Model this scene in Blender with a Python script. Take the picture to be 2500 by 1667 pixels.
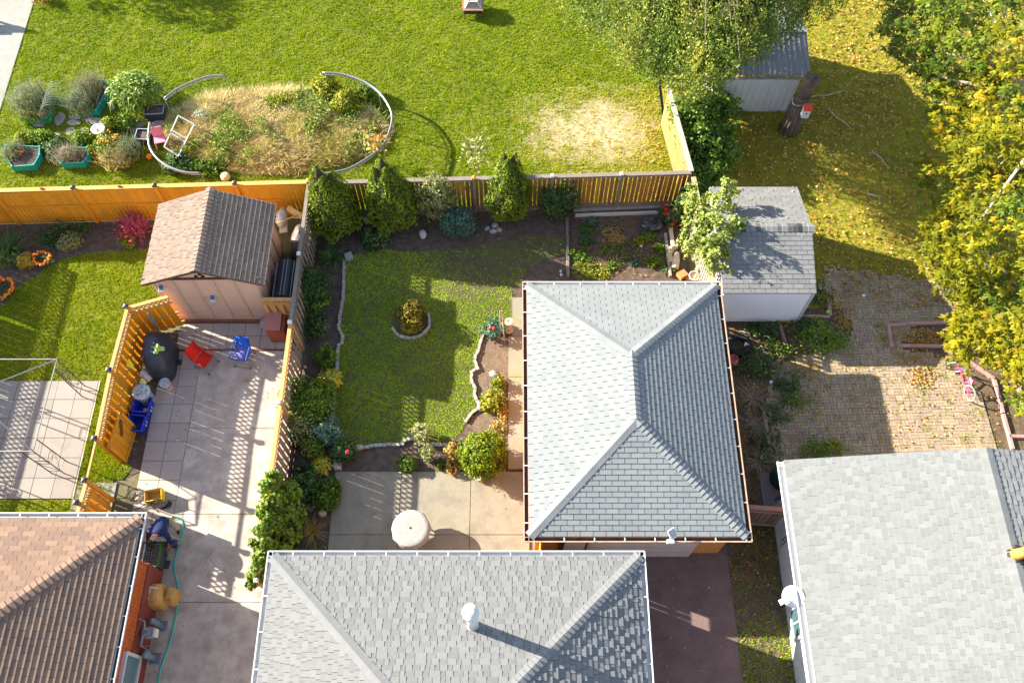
import bpy, math, random
import numpy as np
from mathutils import Vector, Matrix
R = math.radians
rnd = random.Random(7)
nr = np.random.default_rng(7)
for o in list(bpy.data.objects): bpy.data.objects.remove(o)
SC = bpy.context.scene
COL = SC.collection
# ------------------------------------------------------------------ camera
CAM_H, FPX, TILT = 25.0, 2150.0, R(27.0)          # metres above the yards, focal length for a 2500 px wide frame, tilt from straight down
cam = bpy.data.cameras.new('camera'); cam.sensor_width = 36.0; cam.lens = 36.0*FPX/2500.0
cam.clip_start = 0.5; cam.clip_end = 1500.0
co = bpy.data.objects.new('camera', cam); COL.objects.link(co)
co.location = (0, 0, CAM_H); co.rotation_euler = (TILT, 0, 0); SC.camera = co
# ------------------------------------------------------------------ light
SUN_EL, SUN_AZ = R(23.5), R(20.5)                 # elevation; shadows run to +x and a little to -y
wd = bpy.data.worlds.new('World'); SC.world = wd; wd.use_nodes = True
nt = wd.node_tree; nt.nodes.clear()
sky = nt.nodes.new('ShaderNodeTexSky'); sky.sky_type = 'NISHITA'; sky.sun_disc = False
sky.sun_elevation = SUN_EL; sky.sun_rotation = R(-69.5); sky.air_density = 1.0; sky.dust_density = 0.6; sky.ozone_density = 1.3
bg = nt.nodes.new('ShaderNodeBackground'); bg.inputs['Strength'].default_value = 0.085
wo = nt.nodes.new('ShaderNodeOutputWorld')
hs = nt.nodes.new('ShaderNodeHueSaturation'); hs.inputs['Saturation'].default_value = 0.72
nt.links.new(sky.outputs[0], hs.inputs['Color']); nt.links.new(hs.outputs[0], bg.inputs[0]); nt.links.new(bg.outputs[0], wo.inputs[0])
sl = bpy.data.lights.new('sun', 'SUN'); sl.energy = 4.7; sl.angle = R(0.5); sl.color = (1.0, 0.91, 0.75)
so = bpy.data.objects.new('sun', sl); COL.objects.link(so)
SUND = Vector((math.cos(SUN_EL)*math.cos(SUN_AZ), -math.cos(SUN_EL)*math.sin(SUN_AZ), -math.sin(SUN_EL)))
so.rotation_euler = SUND.to_track_quat('-Z', 'Y').to_euler(); so.location = (-20, 10, 30)
SC.view_settings.view_transform = 'Standard'; SC.view_settings.look = 'None'
SC.view_settings.exposure = 2.28; SC.view_settings.gamma = 1.0; SC.view_settings.use_curve_mapping = False
SC.cycles.max_bounces = 6; SC.cycles.diffuse_bounces = 3; SC.cycles.transparent_max_bounces = 6
# ------------------------------------------------------------------ helpers
_s, _c = math.sin(TILT), math.cos(TILT)
def P(u, v, z=0.0):
    """the place, at height z, of a spot measured on the photograph"""
    yu = (833.5-v)/FPX; d = (CAM_H-z)/(_c-yu*_s)
    return Vector((d*(u-1250.0)/FPX, d*(_s+yu*_c), z))
def Q(p):
    zz = p[2]-CAM_H; d = p[1]*_s-zz*_c; up = p[1]*_c+zz*_s
    return 1250.0+FPX*p[0]/d, 833.5-FPX*up/d
def ptop(u, v, vt):
    """height of something standing at (u,v) whose top shows at row vt"""
    b = P(u, v); lo, hi = 0.0, 20.0
    for _ in range(40):
        m = (lo+hi)/2
        if Q((b.x, b.y, m))[1] > vt: lo = m
        else: hi = m
    return lo
def L_(o):
    while o.parent: o = o.parent
    return o.location.copy()
def link(name, me, parent=None):
    o = bpy.data.objects.new(name, me); COL.objects.link(o)
    if parent: o.parent = parent
    return o
def S(o, label=None, cat=None, group=None, kind=None):
    if label: o['label'] = label
    if cat: o['category'] = cat
    if group: o['group'] = group
    if kind: o['kind'] = kind
    return o
def thing(name, label, cat, loc=(0, 0, 0), group=None):
    o = bpy.data.objects.new(name, None); COL.objects.link(o); o.empty_display_size = 0.2
    o.location = loc
    return S(o, label, cat, group)
class MB:
    def __init__(s): s.v = []; s.f = []
    def add(s, vs, fs):
        n = len(s.v); s.v += [tuple(x) for x in vs]; s.f += [tuple(i+n for i in f) for f in fs]; return s
    def obox(s, c, ax, ay, az):
        c, ax, ay, az = map(Vector, (c, ax, ay, az))
        vs = [c+i*ax+j*ay+k*az for k in (-1, 1) for j in (-1, 1) for i in (-1, 1)]
        return s.add(vs, [(0, 2, 3, 1), (4, 5, 7, 6), (0, 1, 5, 4), (2, 6, 7, 3), (0, 4, 6, 2), (1, 3, 7, 5)])
    def box(s, x0, y0, z0, x1, y1, z1):
        return s.obox(((x0+x1)/2, (y0+y1)/2, (z0+z1)/2), ((x1-x0)/2, 0, 0), (0, (y1-y0)/2, 0), (0, 0, (z1-z0)/2))
    def bar(s, a, b, w, h, up=(0, 0, 1)):
        a, b, up = Vector(a), Vector(b), Vector(up); d = (b-a); L = d.length; d.normalize()
        x = d.cross(up)
        if x.length < 1e-4: x = d.cross(Vector((1, 0, 0)))
        x.normalize(); y = x.cross(d)
        return s.obox((a+b)/2, d*L/2, x*w/2, y*h/2)
    def tube(s, pts, r, n=6, closed=False):
        pts = [Vector(p) for p in pts]; m = len(pts); rr = r if isinstance(r, (list, tuple)) else [r]*m
        base = len(s.v); pr = None
        for i, p in enumerate(pts):
            if closed: t = pts[(i+1) % m]-pts[i-1]
            else: t = pts[min(i+1, m-1)]-pts[max(i-1, 0)]
            if t.length < 1e-6: t = Vector((0, 0, 1))
            t.normalize()
            if pr is None:
                pr = t.cross(Vector((0, 0, 1)))
                if pr.length < 1e-3: pr = t.cross(Vector((1, 0, 0)))
            pr = pr-t*pr.dot(t); pr.normalize(); q = t.cross(pr)
            for k in range(n):
                a = 2*math.pi*k/n
                s.v.append(tuple(p+(pr*math.cos(a)+q*math.sin(a))*rr[i]))
        for i in range(m if closed else m-1):
            j = (i+1) % m
            for k in range(n):
                l = (k+1) % n
                s.f.append((base+i*n+k, base+i*n+l, base+j*n+l, base+j*n+k))
        if not closed:
            s.f.append(tuple(base+k for k in range(n))[::-1]); s.f.append(tuple(base+(m-1)*n+k for k in range(n)))
        return s
    def lathe(s, c, prof, n=16, ax=(0, 0, 1), rib=0.0, ribn=8):
        c = Vector(c); az = Vector(ax).normalized(); x = az.cross(Vector((0, 0, 1)))
        if x.length < 1e-3: x = Vector((1, 0, 0))
        x.normalize(); y = az.cross(x); base = len(s.v); m = len(prof)
        for r, z in prof:
            for k in range(n):
                a = 2*math.pi*k/n; q = r*(1+rib*math.cos(ribn*a))
                s.v.append(tuple(c+az*z+(x*math.cos(a)+y*math.sin(a))*q))
        for i in range(m-1):
            for k in range(n):
                l = (k+1) % n
                s.f.append((base+i*n+k, base+i*n+l, base+(i+1)*n+l, base+(i+1)*n+k))
        if prof[0][0] > 1e-4: s.f.append(tuple(base+k for k in range(n))[::-1])
        if prof[-1][0] > 1e-4: s.f.append(tuple(base+(m-1)*n+k for k in range(n)))
        return s
    def prism(s, poly, z0, z1):
        n = len(poly); A = sum(poly[i][0]*poly[(i+1) % n][1]-poly[(i+1) % n][0]*poly[i][1] for i in range(n))
        if A < 0: poly = poly[::-1]
        vs = [(p[0], p[1], z0) for p in poly]+[(p[0], p[1], z1) for p in poly]
        fs = [tuple(range(n))[::-1], tuple(range(n, 2*n))]+[(i, (i+1) % n, n+(i+1) % n, n+i) for i in range(n)]
        return s.add(vs, fs)
    def rock(s, c, rx, ry, rz, seed=0, n=9, m=6):
        g = random.Random(seed); c = Vector(c); ph = g.random()*6
        base = len(s.v)
        for i in range(m+1):
            t = math.pi*i/m
            for k in range(n):
                a = 2*math.pi*k/n+ph; w = 1+0.28*(g.random()-0.5)+0.12*math.sin(2*a+seed)
                s.v.append((c.x+rx*w*math.sin(t)*math.cos(a), c.y+ry*w*math.sin(t)*math.sin(a), c.z+rz*math.cos(t)*(1+.15*(g.random()-.5))))
        for i in range(m):
            for k in range(n):
                l = (k+1) % n
                s.f.append((base+(i+1)*n+k, base+(i+1)*n+l, base+i*n+l, base+i*n+k))
        return s
    def quad(s, a, b, c, d): return s.add([a, b, c, d], [(0, 1, 2, 3)])
    def build(s, name, mat, parent=None, smooth=False, label=None, cat=None, group=None, kind=None, tint=None):
        V = np.array(s.v, dtype=float)
        if parent: off = L_(parent)
        else: off = Vector((float(V[:, 0].mean()), float(V[:, 1].mean()), float(V[:, 2].min())))
        me = bpy.data.meshes.new(name)
        me.from_pydata([(x[0]-off.x, x[1]-off.y, x[2]-off.z) for x in s.v], [], s.f)
        if mat: me.materials.append(mat)
        if smooth: me.polygons.foreach_set('use_smooth', [True]*len(me.polygons))
        if tint is not None:
            a = me.attributes.new('tint', 'FLOAT', 'POINT'); a.data.foreach_set('value', np.asarray(tint, dtype=np.float32))
        o = link(name, me, parent)
        if not parent: o.location = off
        return S(o, label, cat, group, kind)
def np_obj(name, V, F, mat, parent=None, tint=None, smooth=False, kind=None, label=None, cat=None):
    V = np.asarray(V, dtype=np.float32); F = np.asarray(F, dtype=np.int32)
    off = L_(parent) if parent else Vector((0, 0, 0))
    V = V-np.array(off, dtype=np.float32)
    me = bpy.data.meshes.new(name); k = F.shape[1]
    me.vertices.add(len(V)); me.vertices.foreach_set('co', V.ravel())
    me.loops.add(F.size); me.loops.foreach_set('vertex_index', F.ravel())
    me.polygons.add(len(F)); me.polygons.foreach_set('loop_start', np.arange(0, F.size, k, dtype=np.int32))
    try: me.polygons.foreach_set('loop_total', np.full(len(F), k, dtype=np.int32))
    except Exception: pass
    if smooth: me.polygons.foreach_set('use_smooth', np.ones(len(F), dtype=bool))
    me.materials.append(mat)
    if tint is not None:
        a = me.attributes.new('tint', 'FLOAT', 'POINT'); a.data.foreach_set('value', np.asarray(tint, dtype=np.float32))
    me.update(calc_edges=True); me.validate()
    return S(link(name, me, parent), label, cat, None, kind)
_UB = {}
def ubox(mat):
    if mat.name not in _UB:
        m = MB().obox((0, 0, 0), (.5, 0, 0), (0, .5, 0), (0, 0, .5)); me = bpy.data.meshes.new('piece'); me.from_pydata(m.v, [], m.f); me.materials.append(mat)
        _UB[mat.name] = me
    return _UB[mat.name]
def inst(name, me, M, parent):
    o = link(name, me, parent); o.matrix_basis = Matrix.Translation(-L_(parent)) @ M; return o
def frame(c, ax, ay, az):
    M = Matrix.Identity(4)
    for i, a in enumerate((ax, ay, az)):
        for j in range(3): M[j][i] = a[j]
    for j in range(3): M[j][3] = c[j]
    return M
def piece(name, mat, a, b, w, h, parent, up=(0, 0, 1)):
    """a board, bar or slab from a to b sharing one box mesh per material"""
    a, b, up = Vector(a), Vector(b), Vector(up); d = b-a; L = d.length; dn = d.normalized(); x = dn.cross(up)
    if x.length < 1e-4: x = dn.cross(Vector((1, 0, 0)))
    x.normalize(); y = x.cross(dn)
    return inst(name, ubox(mat), frame((a+b)/2, dn*L, x*w, y*h), parent)
# ------------------------------------------------------------------ materials
def mat(name, c1, c2=None, sc=3.0, rough=0.8, bump=0.0, bsc=60.0, spec=0.25, metal=0.0, tints=None, tamt=1.0, stain=None, ssc=0.6, trans=0.0, fine=0.0, lo=.35, hi=.65, slo=.52, shi=.72, extra=None, orand=False):
    m = bpy.data.materials.new(name); m.use_nodes = True; t = m.node_tree; N = t.nodes; Lk = t.links
    b = N['Principled BSDF']; b.inputs['Roughness'].default_value = rough; b.inputs['Specular IOR Level'].default_value = spec; b.inputs['Metallic'].default_value = metal
    geo = N.new('ShaderNodeNewGeometry')
    def noise(scale, det=5.0, ro=.6):
        n = N.new('ShaderNodeTexNoise'); n.inputs['Scale'].default_value = scale; n.inputs['Detail'].default_value = det; n.inputs['Roughness'].default_value = ro
        Lk.new(geo.outputs['Position'], n.inputs['Vector']); return n.outputs['Fac']
    def rng(f, a, b_, x=0., y=1.):
        r = N.new('ShaderNodeMapRange'); r.inputs[1].default_value = a; r.inputs[2].default_value = b_; r.inputs[3].default_value = x; r.inputs[4].default_value = y
        Lk.new(f, r.inputs[0]); return r.outputs[0]
    def mix(f, a, c, mode='MIX'):
        x = N.new('ShaderNodeMix'); x.data_type = 'RGBA'; x.blend_type = mode
        if isinstance(f, float): x.inputs[0].default_value = f
        else: Lk.new(f, x.inputs[0])
        for sock, val in ((x.inputs[6], a), (x.inputs[7], c)):
            if isinstance(val, (tuple, list)): sock.default_value = (*val[:3], 1)
            else: Lk.new(val, sock)
        return x.outputs[2]
    col = c1
    if c2 is not None: col = mix(rng(noise(sc), lo, hi), c1, c2)
    if tints:
        at = N.new('ShaderNodeAttribute'); at.attribute_name = 'tint'; oi = N.new('ShaderNodeObjectInfo'); tv = at.outputs['Fac']
        ad = N.new('ShaderNodeMath'); ad.operation = 'ADD'; Lk.new(at.outputs['Fac'], ad.inputs[0]); Lk.new(oi.outputs['Random'], ad.inputs[1])
        fr = N.new('ShaderNodeMath'); fr.operation = 'FRACT'; Lk.new(ad.outputs[0], fr.inputs[0])
        rp = N.new('ShaderNodeValToRGB'); e = rp.color_ramp.elements; n = len(tints)
        rp.color_ramp.interpolation = 'LINEAR'
        e[0].position = 0; e[0].color = (*tints[0], 1); e[1].position = 1; e[1].color = (*tints[-1], 1)
        for i in range(1, n-1):
            q = e.new(i/(n-1)); q.color = (*tints[i], 1)
        Lk.new(fr.outputs[0] if orand else tv, rp.inputs[0])
        col = mix(float(tamt), col, rp.outputs[0])
    if fine > 0:
        col = mix(1.0, col, mix(rng(noise(bsc*1.3, 2.0), .3, .7), (1-fine,)*3, (1+fine*.5,)*3), 'MULTIPLY')
    if stain is not None: col = mix(rng(noise(ssc, 6.0, .65), slo, shi), col, stain)
    if extra: col = extra(t, geo, col, mix, rng, noise)
    if isinstance(col, (tuple, list)): b.inputs['Base Color'].default_value = (*col[:3], 1)
    else: Lk.new(col, b.inputs['Base Color'])
    if bump > 0:
        bp = N.new('ShaderNodeBump'); bp.inputs['Strength'].default_value = min(1.0, bump); bp.inputs['Distance'].default_value = 0.02*max(1, bump)
        Lk.new(noise(bsc, 6.0, .65), bp.inputs['Height']); Lk.new(bp.outputs[0], b.inputs['Normal'])
    if trans > 0:
        tr = N.new('ShaderNodeBsdfTranslucent'); ms = N.new('ShaderNodeMixShader'); ms.inputs[0].default_value = trans
        if isinstance(col, (tuple, list)): tr.inputs[0].default_value = (*col[:3], 1)
        else: Lk.new(col, tr.inputs[0])
        Lk.new(b.outputs[0], ms.inputs[1]); Lk.new(tr.outputs[0], ms.inputs[2]); Lk.new(ms.outputs[0], N['Material Output'].inputs[0])
    return m
def fol(name, *tints, trans=.3, rough=.55, spec=.25): return mat(name, tints[0], tints=tints, trans=trans, rough=rough, spec=spec)
# ------------------------------------------------------------------ foliage tools
def unit(a): return a/np.maximum(1e-9, np.linalg.norm(a, axis=1, keepdims=True))
def leaf_arrays(C, size, nrm=None, aspect=.55, fold=.25, dirs=None, jit=.7, g=nr):
    C = np.asarray(C, float); n = len(C); size = np.broadcast_to(np.asarray(size, float), (n,))*g.uniform(.7, 1.3, n)
    N0 = g.normal(size=(n, 3)) if nrm is None else np.asarray(nrm, float)+jit*g.normal(size=(n, 3))
    N0 = unit(N0)
    D = g.normal(size=(n, 3)) if dirs is None else np.asarray(dirs, float)+.35*g.normal(size=(n, 3))
    D = unit(D-N0*np.sum(D*N0, 1, keepdims=True)); W = np.cross(N0, D)
    s = size[:, None]
    V = np.empty((n, 4, 3)); V[:, 0] = C-D*s*.5; V[:, 2] = C+D*s*.5
    V[:, 1] = C+W*s*aspect*.5+N0*s*fold*.5-D*s*.05; V[:, 3] = C-W*s*aspect*.5+N0*s*fold*.5-D*s*.05
    F = np.arange(n*4).reshape(n, 4)
    return V.reshape(-1, 3), F
def tint4(t): return np.repeat(np.asarray(t), 4)
def clumps_tint(C, k=1.2, amp=.35, g=nr):
    """leaf colour drifting from twig to twig"""
    a = g.uniform(0, 6, 6); C = np.asarray(C)
    w = np.sin(C[:, 0]*k*3.1+a[0])+np.sin(C[:, 1]*k*2.7+a[1])+np.sin(C[:, 2]*k*3.7+a[2])
    return np.clip(.5+amp*.3*w+g.normal(size=len(C))*.2, .02, .98)
def ball_points(n, c, r, k=40, spread=.32, shell=.75, flat=False, g=nr, warp=1.0):
    """leaf places clumped on twigs through an ellipsoid, most of them near its outside; returns points and outward normals"""
    c = np.array(c, float); r = np.array(r, float)
    d = unit(g.normal(size=(k, 3))); rad = shell+(1-shell)*g.random((k, 1)); rad[: k//4] *= .6
    cl = d*rad
    if flat: cl[:, 2] = np.abs(cl[:, 2])*2-1
    i = g.integers(0, k, n); p = cl[i]+g.normal(size=(n, 3))*spread*g.uniform(.4, 1, (n, 1))
    w = g.uniform(0, 6.28, 4); p = p*(1+warp*(.16*np.sin(3.3*p[:, :1]+w[0])+.16*np.sin(3.9*p[:, 1:2]+w[1])+.10*np.sin(7*p[:, 2:]+5*p[:, :1]+w[2])))
    m = np.linalg.norm(p, axis=1) > 1.3; p[m] *= (1.25/np.linalg.norm(p[m], axis=1))[:, None]
    return c+p*r, unit(p/r)
def in_poly(x, y, poly):
    x = np.asarray(x); y = np.asarray(y); ins = np.zeros(len(x), bool); n = len(poly)
    for i in range(n):
        x1, y1 = poly[i][0], poly[i][1]; x2, y2 = poly[(i+1) % n][0], poly[(i+1) % n][1]
        if y1 == y2: continue
        c = ((y1 > y) != (y2 > y)) & (x < (x2-x1)*(y-y1)/(y2-y1)+x1); ins ^= c
    return ins
def scatter(poly, dens, excl=(), g=nr):
    xs = [p[0] for p in poly]; ys = [p[1] for p in poly]; x0, x1, y0, y1 = min(xs), max(xs), min(ys), max(ys)
    n = int((x1-x0)*(y1-y0)*dens); x = g.uniform(x0, x1, n); y = g.uniform(y0, y1, n)
    k = in_poly(x, y, poly)
    for e in excl: k &= ~in_poly(x, y, e)
    return x[k], y[k]
def vis(x, y, m=60):
    d = y*_s+CAM_H*_c; u = 1250+FPX*x/d; v = 833.5-FPX*(y*_c-CAM_H*_s)/d
    return (u > -m) & (u < 2500+m) & (v > -m) & (v < 1667+m)
def fbm(x, y, k, seed=0):
    g = np.random.default_rng(seed); t = 0
    for i in range(5):
        a = g.uniform(0, 6.28, 4); q = k*(1.7**i); th = g.uniform(0, 3.14)
        t = t+np.sin((x*math.cos(th)+y*math.sin(th))*q+a[0]+1.3*np.sin((y*math.cos(th)-x*math.sin(th))*q*.8+a[1]))/(1.35**i)
    return t/2.9
def blades(name, x, y, h, w, m, lean=.5, z=0.0, per=3, tint=None, kind='stuff', parent=None, sp=.03, label=None, cat=None, g=nr):
    n = len(x)*per; X = np.repeat(x, per)+g.normal(size=n)*sp; Y = np.repeat(y, per)+g.normal(size=n)*sp
    hh = np.repeat(np.broadcast_to(h, len(x)), per)*g.uniform(.6, 1.25, n); a = g.uniform(0, 6.283, n); b = g.uniform(0, 6.283, n)
    Z = np.repeat(np.broadcast_to(z, len(x)), per)
    ww = w*g.uniform(.7, 1.3, n)
    V = np.empty((n, 3, 3)); dx, dy = np.cos(a)*ww/2, np.sin(a)*ww/2; le = hh*lean*g.uniform(.3, 1.6, n)
    V[:, 0] = np.stack([X-dx, Y-dy, Z-.005], 1); V[:, 1] = np.stack([X+dx, Y+dy, Z-.005], 1)
    V[:, 2] = np.stack([X+np.cos(b)*le, Y+np.sin(b)*le, Z+hh], 1)
    T = np.repeat(tint, per) if tint is not None else np.full(n, .5)
    T = np.clip(T+g.normal(size=n)*.09, .01, .99)
    return np_obj(name, V.reshape(-1, 3), np.arange(n*3).reshape(n, 3), m, parent, np.repeat(T, 3), kind=kind, label=label, cat=cat)
# ================================================================== SETTING
def pp(l, z=0.0): return [P(u, v, z) for u, v in l]
G1, G2, G3, G4 = (.045, .07, .008), (.11, .155, .012), (.175, .22, .02), (.28, .27, .07)
grass_m = fol('grass', (.080, .138, .005), (.160, .260, .005), (.256, .357, .007), (.368, .422, .014), (.575, .487, .057), trans=.35, rough=.7, spec=.05)
shade_grass_m = fol('shade_grass', (.155, .244, .011), (.257, .384, .014), (.384, .517, .026), (.565, .608, .051), trans=.3, rough=.7, spec=.05)
lawn_soil = mat('lawn_soil', (.090, .112, .007), (.150, .150, .018), sc=4, bump=.6, bsc=30, rough=1)
soil_m = mat('soil', (.084, .059, .047), (.148, .109, .088), sc=5, bump=1.5, bsc=35, rough=1, fine=.5)
dry_soil = mat('dry_soil', (.140, .101, .070), (.203, .150, .105), sc=6, bump=1.5, bsc=28, rough=1, fine=.4)
straw_soil = mat('straw_soil', (.335, .264, .160), (.439, .360, .248), sc=5, bump=1, bsc=40, rough=1, fine=.4)
ground_m = mat('ground_dirt', (.10, .10, .035), (.16, .13, .06), sc=2, bump=1, bsc=20, rough=1)
def sheet(name, poly, z, m, kind='structure'):
    me = MB(); n = len(poly)
    A = sum(poly[i][0]*poly[(i+1) % n][1]-poly[(i+1) % n][0]*poly[i][1] for i in range(n))
    if A < 0: poly = poly[::-1]
    me.add([(p[0], p[1], z) for p in poly], [tuple(range(n))])
    return me.build(name, m, kind=kind)
sheet('ground', [(-600, -600), (600, -600), (600, 600), (-600, 600)], -.05, ground_m)
# fence line of the back yards: B(x) is its y
def BF(x): return 17.62+(x+6.62)*.0345
# back lawn
path_edge = [P(85, 0), P(0, 272)]
lawn_back = [(-30, 60), (-30, BF(-30)), (5.9, BF(5.9)), (5.5, 21.3), (5.3, 60)]
def bare_mask(t, geo, col, mix, rng, noise):
    vm = t.nodes.new('ShaderNodeVectorMath'); vm.operation = 'SUBTRACT'; t.links.new(geo.outputs['Position'], vm.inputs[0]); c = P(1445, 315); vm.inputs[1].default_value = (c.x, c.y, 0)
    v2 = t.nodes.new('ShaderNodeVectorMath'); v2.operation = 'MULTIPLY'; t.links.new(vm.outputs[0], v2.inputs[0]); v2.inputs[1].default_value = (1/3.0, 1/2.1, 0)
    ln = t.nodes.new('ShaderNodeVectorMath'); ln.operation = 'LENGTH'; t.links.new(v2.outputs[0], ln.inputs[0])
    ad = t.nodes.new('ShaderNodeMath'); ad.operation = 'MULTIPLY_ADD'; t.links.new(noise(1.6, 6.0, .7), ad.inputs[0]); ad.inputs[1].default_value = 2.4; t.links.new(ln.outputs['Value'], ad.inputs[2])
    return mix(rng(ad.outputs[0], 1.45, 2.25, 1.0, 0.0), col, (.36, .29, .18))
sheet('lawn', lawn_back, 0.0, mat('back_lawn_soil', (.10, .115, .010), (.15, .15, .02), sc=4, bump=.6, bsc=30, rough=1, extra=bare_mask))
e0, e1 = path_edge; dpe = (e1-e0)
path_poly = [e0-dpe*.6, e1+dpe*.7, e1+dpe*.7+Vector((-6, 0, 0)), e0-dpe*.6+Vector((-9, 0, 0))]
conc_lt = mat('pale_concrete', (.250, .240, .220), (.290, .280, .260), sc=3, bump=.4, bsc=90, fine=.15, rough=.9)
MB().prism([(p.x, p.y) for p in path_poly], -.04, .03).build('path', conc_lt, kind='structure')
# dry worn patch of the back lawn
dry_c = P(1440, 318); 
def ell(c, rx, ry, n=26, wob=.12, seed=1, rot=0):
    g = random.Random(seed); a = [g.uniform(0, 6.28) for _ in range(3)]
    out = []
    for i in range(n):
        t = 2*math.pi*i/n; q = 1+wob*(math.sin(2*t+a[0])+.6*math.sin(5*t+a[1])+.4*math.sin(9*t+a[2]))
        x, y = rx*q*math.cos(t), ry*q*math.sin(t)
        out.append(Vector((c[0]+x*math.cos(rot)-y*math.sin(rot), c[1]+x*math.sin(rot)+y*math.cos(rot), 0)))
    return out
dry_poly = ell(dry_c, 2.0, 1.55, seed=4)
mound_c = P(672, 318)
mound_poly = ell(mound_c, 4.05, 1.95, wob=.05, seed=9)
flag_poly = pp([(150, 225), (420, 225), (420, 330), (200, 330), (130, 300)])
x, y = scatter([(-22, BF(-22)+.1), (5.55, BF(5.5)+.1), (5.2, 30.5), (-22, 30.5)], 330, [path_poly, mound_poly])
k = vis(x, y); x, y = x[k], y[k]
f = fbm(x, y, .55, 4)*.45+fbm(x, y, 1.7, 3)*.5+fbm(x, y, 5.5, 5)*.5; t = .45+.25*f
dd = np.hypot((x-dry_c.x-.2)/3.1, (y-dry_c.y)/2.1)+.38*fbm(x, y, 1.9, 8)+.25*fbm(x, y, 6.0, 9)
dens = np.clip((dd-.22)*1.25, .2, 1); yel = np.clip(1.5-dd, 0, 1)
k = nr.random(len(x)) < dens; x, y, t, yel = x[k], y[k], t[k], yel[k]
t = t+.40*yel+.20*np.clip((x-2)/3, 0, 1)*(y < 23.5)
blades('grass', x, y, .055+.02*fbm(x, y, 6, 2), .024, grass_m, tint=np.clip(t, .03, .97), per=4, lean=1.0)
# leafy right-hand lawn
right_poly = [(5.95, BF(5.9)), (5.6, 21.3), (5.4, 60), (40, 60), (40, 12.6), (9.25, 13.1), (6.3, 17.2)]
sheet('lawn', right_poly, .008, mat('leafy_lawn_soil', (.183, .158, .023), (.281, .230, .032), sc=3, bump=.8, bsc=25, rough=1))
x, y = scatter([(5.6, 14.2), (17.5, 14.2), (20, 30), (5.6, 30)], 250); k = vis(x, y) & ((x > 9.3) | (y > 17.4)) & ~((x > 9) & (y < 14.9+.0*x)) & (y-14.6 > -.1*(x-9)); x, y = x[k], y[k]
t = .66+.2*fbm(x, y, 1.3, 11)+.1*fbm(x, y, 5, 12)
k = nr.random(len(x)) < .8; x, y, t = x[k], y[k], t[k]
blades('grass', x, y, .06, .026, grass_m, tint=np.clip(t, .1, .97), per=3, lean=.8)
fall_m = fol('fallen_leaf', (.262, .110, .019), (.367, .182, .032), (.481, .299, .063), (.524, .378, .126), (.210, .095, .032), trans=.15)
def litter(name, poly, dens, size, m=None, z=.05, excl=(), hz=.03, kind='stuff', dmap=None):
    x, y = scatter(poly, dens, excl); k = vis(x, y)
    if dmap is not None: k &= nr.random(len(x)) < dmap(x, y)
    x, y = x[k], y[k]; n = len(x)
    C = np.stack([x, y, z+nr.random(n)*hz], 1)
    V, F = leaf_arrays(C, size, np.tile([0, 0, 1.], (n, 1)), aspect=.75, fold=.35, jit=.45)
    return np_obj(name, V, F, m or fall_m, None, tint4(nr.random(n)), kind=kind)
litter('fallen_leaves', [(6.0, 14.4), (17.5, 13.6), (20, 30), (6, 30)], 95, .10, dmap=lambda x, y: np.clip(.55+.5*fbm(x, y, 1.0, 21), .1, 1)*((x > 9.2) | (y > 17.3)))
litter('fallen_leaves', [(4.4, 18.15), (5.5, 18.15), (5.1, 22), (4.6, 22)], 50, .09, dmap=lambda x, y: np.clip((x-4.3)*.8, 0, 1))
litter('fallen_leaves', [(-6.6, 14.6), (5.8, 12.8), (5.8, 17.8), (-6.6, 17.4)], 4, .055, z=.02, m=fol('pale_petal', (.385, .350, .252), (.315, .231, .105), (.490, .476, .385)))
# ---- left yard: bed along the fence, lawn
LB = pp([(375, 606), (330, 612), (223, 618), (185, 627), (150, 636), (118, 655), (80, 681), (41, 706), (13, 744), (-80, 770)])
bed_left = [(-11.0, BF(-11)), (-20, BF(-20)), (-20, LB[-1].y)]+[(p.x, p.y) for p in LB[::-1]]+[(-11, LB[0].y)]
sheet('garden_soil', bed_left, .004, soil_m)
lawn_left = [(p.x, p.y) for p in LB]+[(-20, LB[-1].y), (-20, 5), (-11.75, 5), (-11.75, 13.1), (-10.8, 13.6), (-10.8, LB[0].y)]
sheet('lawn', lawn_left, .012, lawn_soil)
# ---- paved patio under the gazebo frame
slab_m = mat('patio_slab', (.235, .215, .195), (.270, .250, .230), sc=4, bump=.25, bsc=80, rough=.85, fine=.12, orand=True, tints=[(.250, .230, .210), (.220, .195, .180), (.280, .260, .235), (.245, .215, .200)], tamt=.5, stain=(.190, .170, .150), ssc=2.2, slo=.55, shi=.9)
joint_m = mat('paving_joint', (.16, .13, .09), (.10, .10, .04), sc=8, bump=.8, bsc=60, rough=1)
def paving(name, x0, x1, y0, y1, nx, ny, z, m, skew=0.0, jz=.02, gap=.014, base=True, keep=None):
    b = sheet(name, [(x0, y0), (x1, y0), (x1, y1), (x0, y1)], z-.025, joint_m)
    w, h = (x1-x0)/nx, (y1-y0)/ny
    for j in range(ny):
        for i in range(nx):
            cx, cy = x0+(i+.5)*w, y0+(j+.5)*h
            if keep and not keep(cx, cy): continue
            dz = rnd.uniform(-.003, .003)
            inst('slab', ubox(m), frame(Vector((cx, cy, z-.02+dz)), Vector((w-gap, rnd.uniform(-.003, .003), rnd.uniform(-.004, .004))), Vector((0, h-gap, rnd.uniform(-.004, .004))), Vector((0, 0, .04))), b)
    return b
px1, py1, py0 = P(205, 1076).x+.05, P(150, 931).y, P(150, 1218).y
paving('patio', px1-.62*8, px1, py0, py1, 8, 6, .05, slab_m)
MB().box(px1+.005, py0, -.02, px1+.05, py1, .045).build('edging_strip', mat('white_edging', (.330, .319, .292), rough=.7), label='thin pale edging strip along the right side of the gazebo patio', cat='edging')
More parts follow.
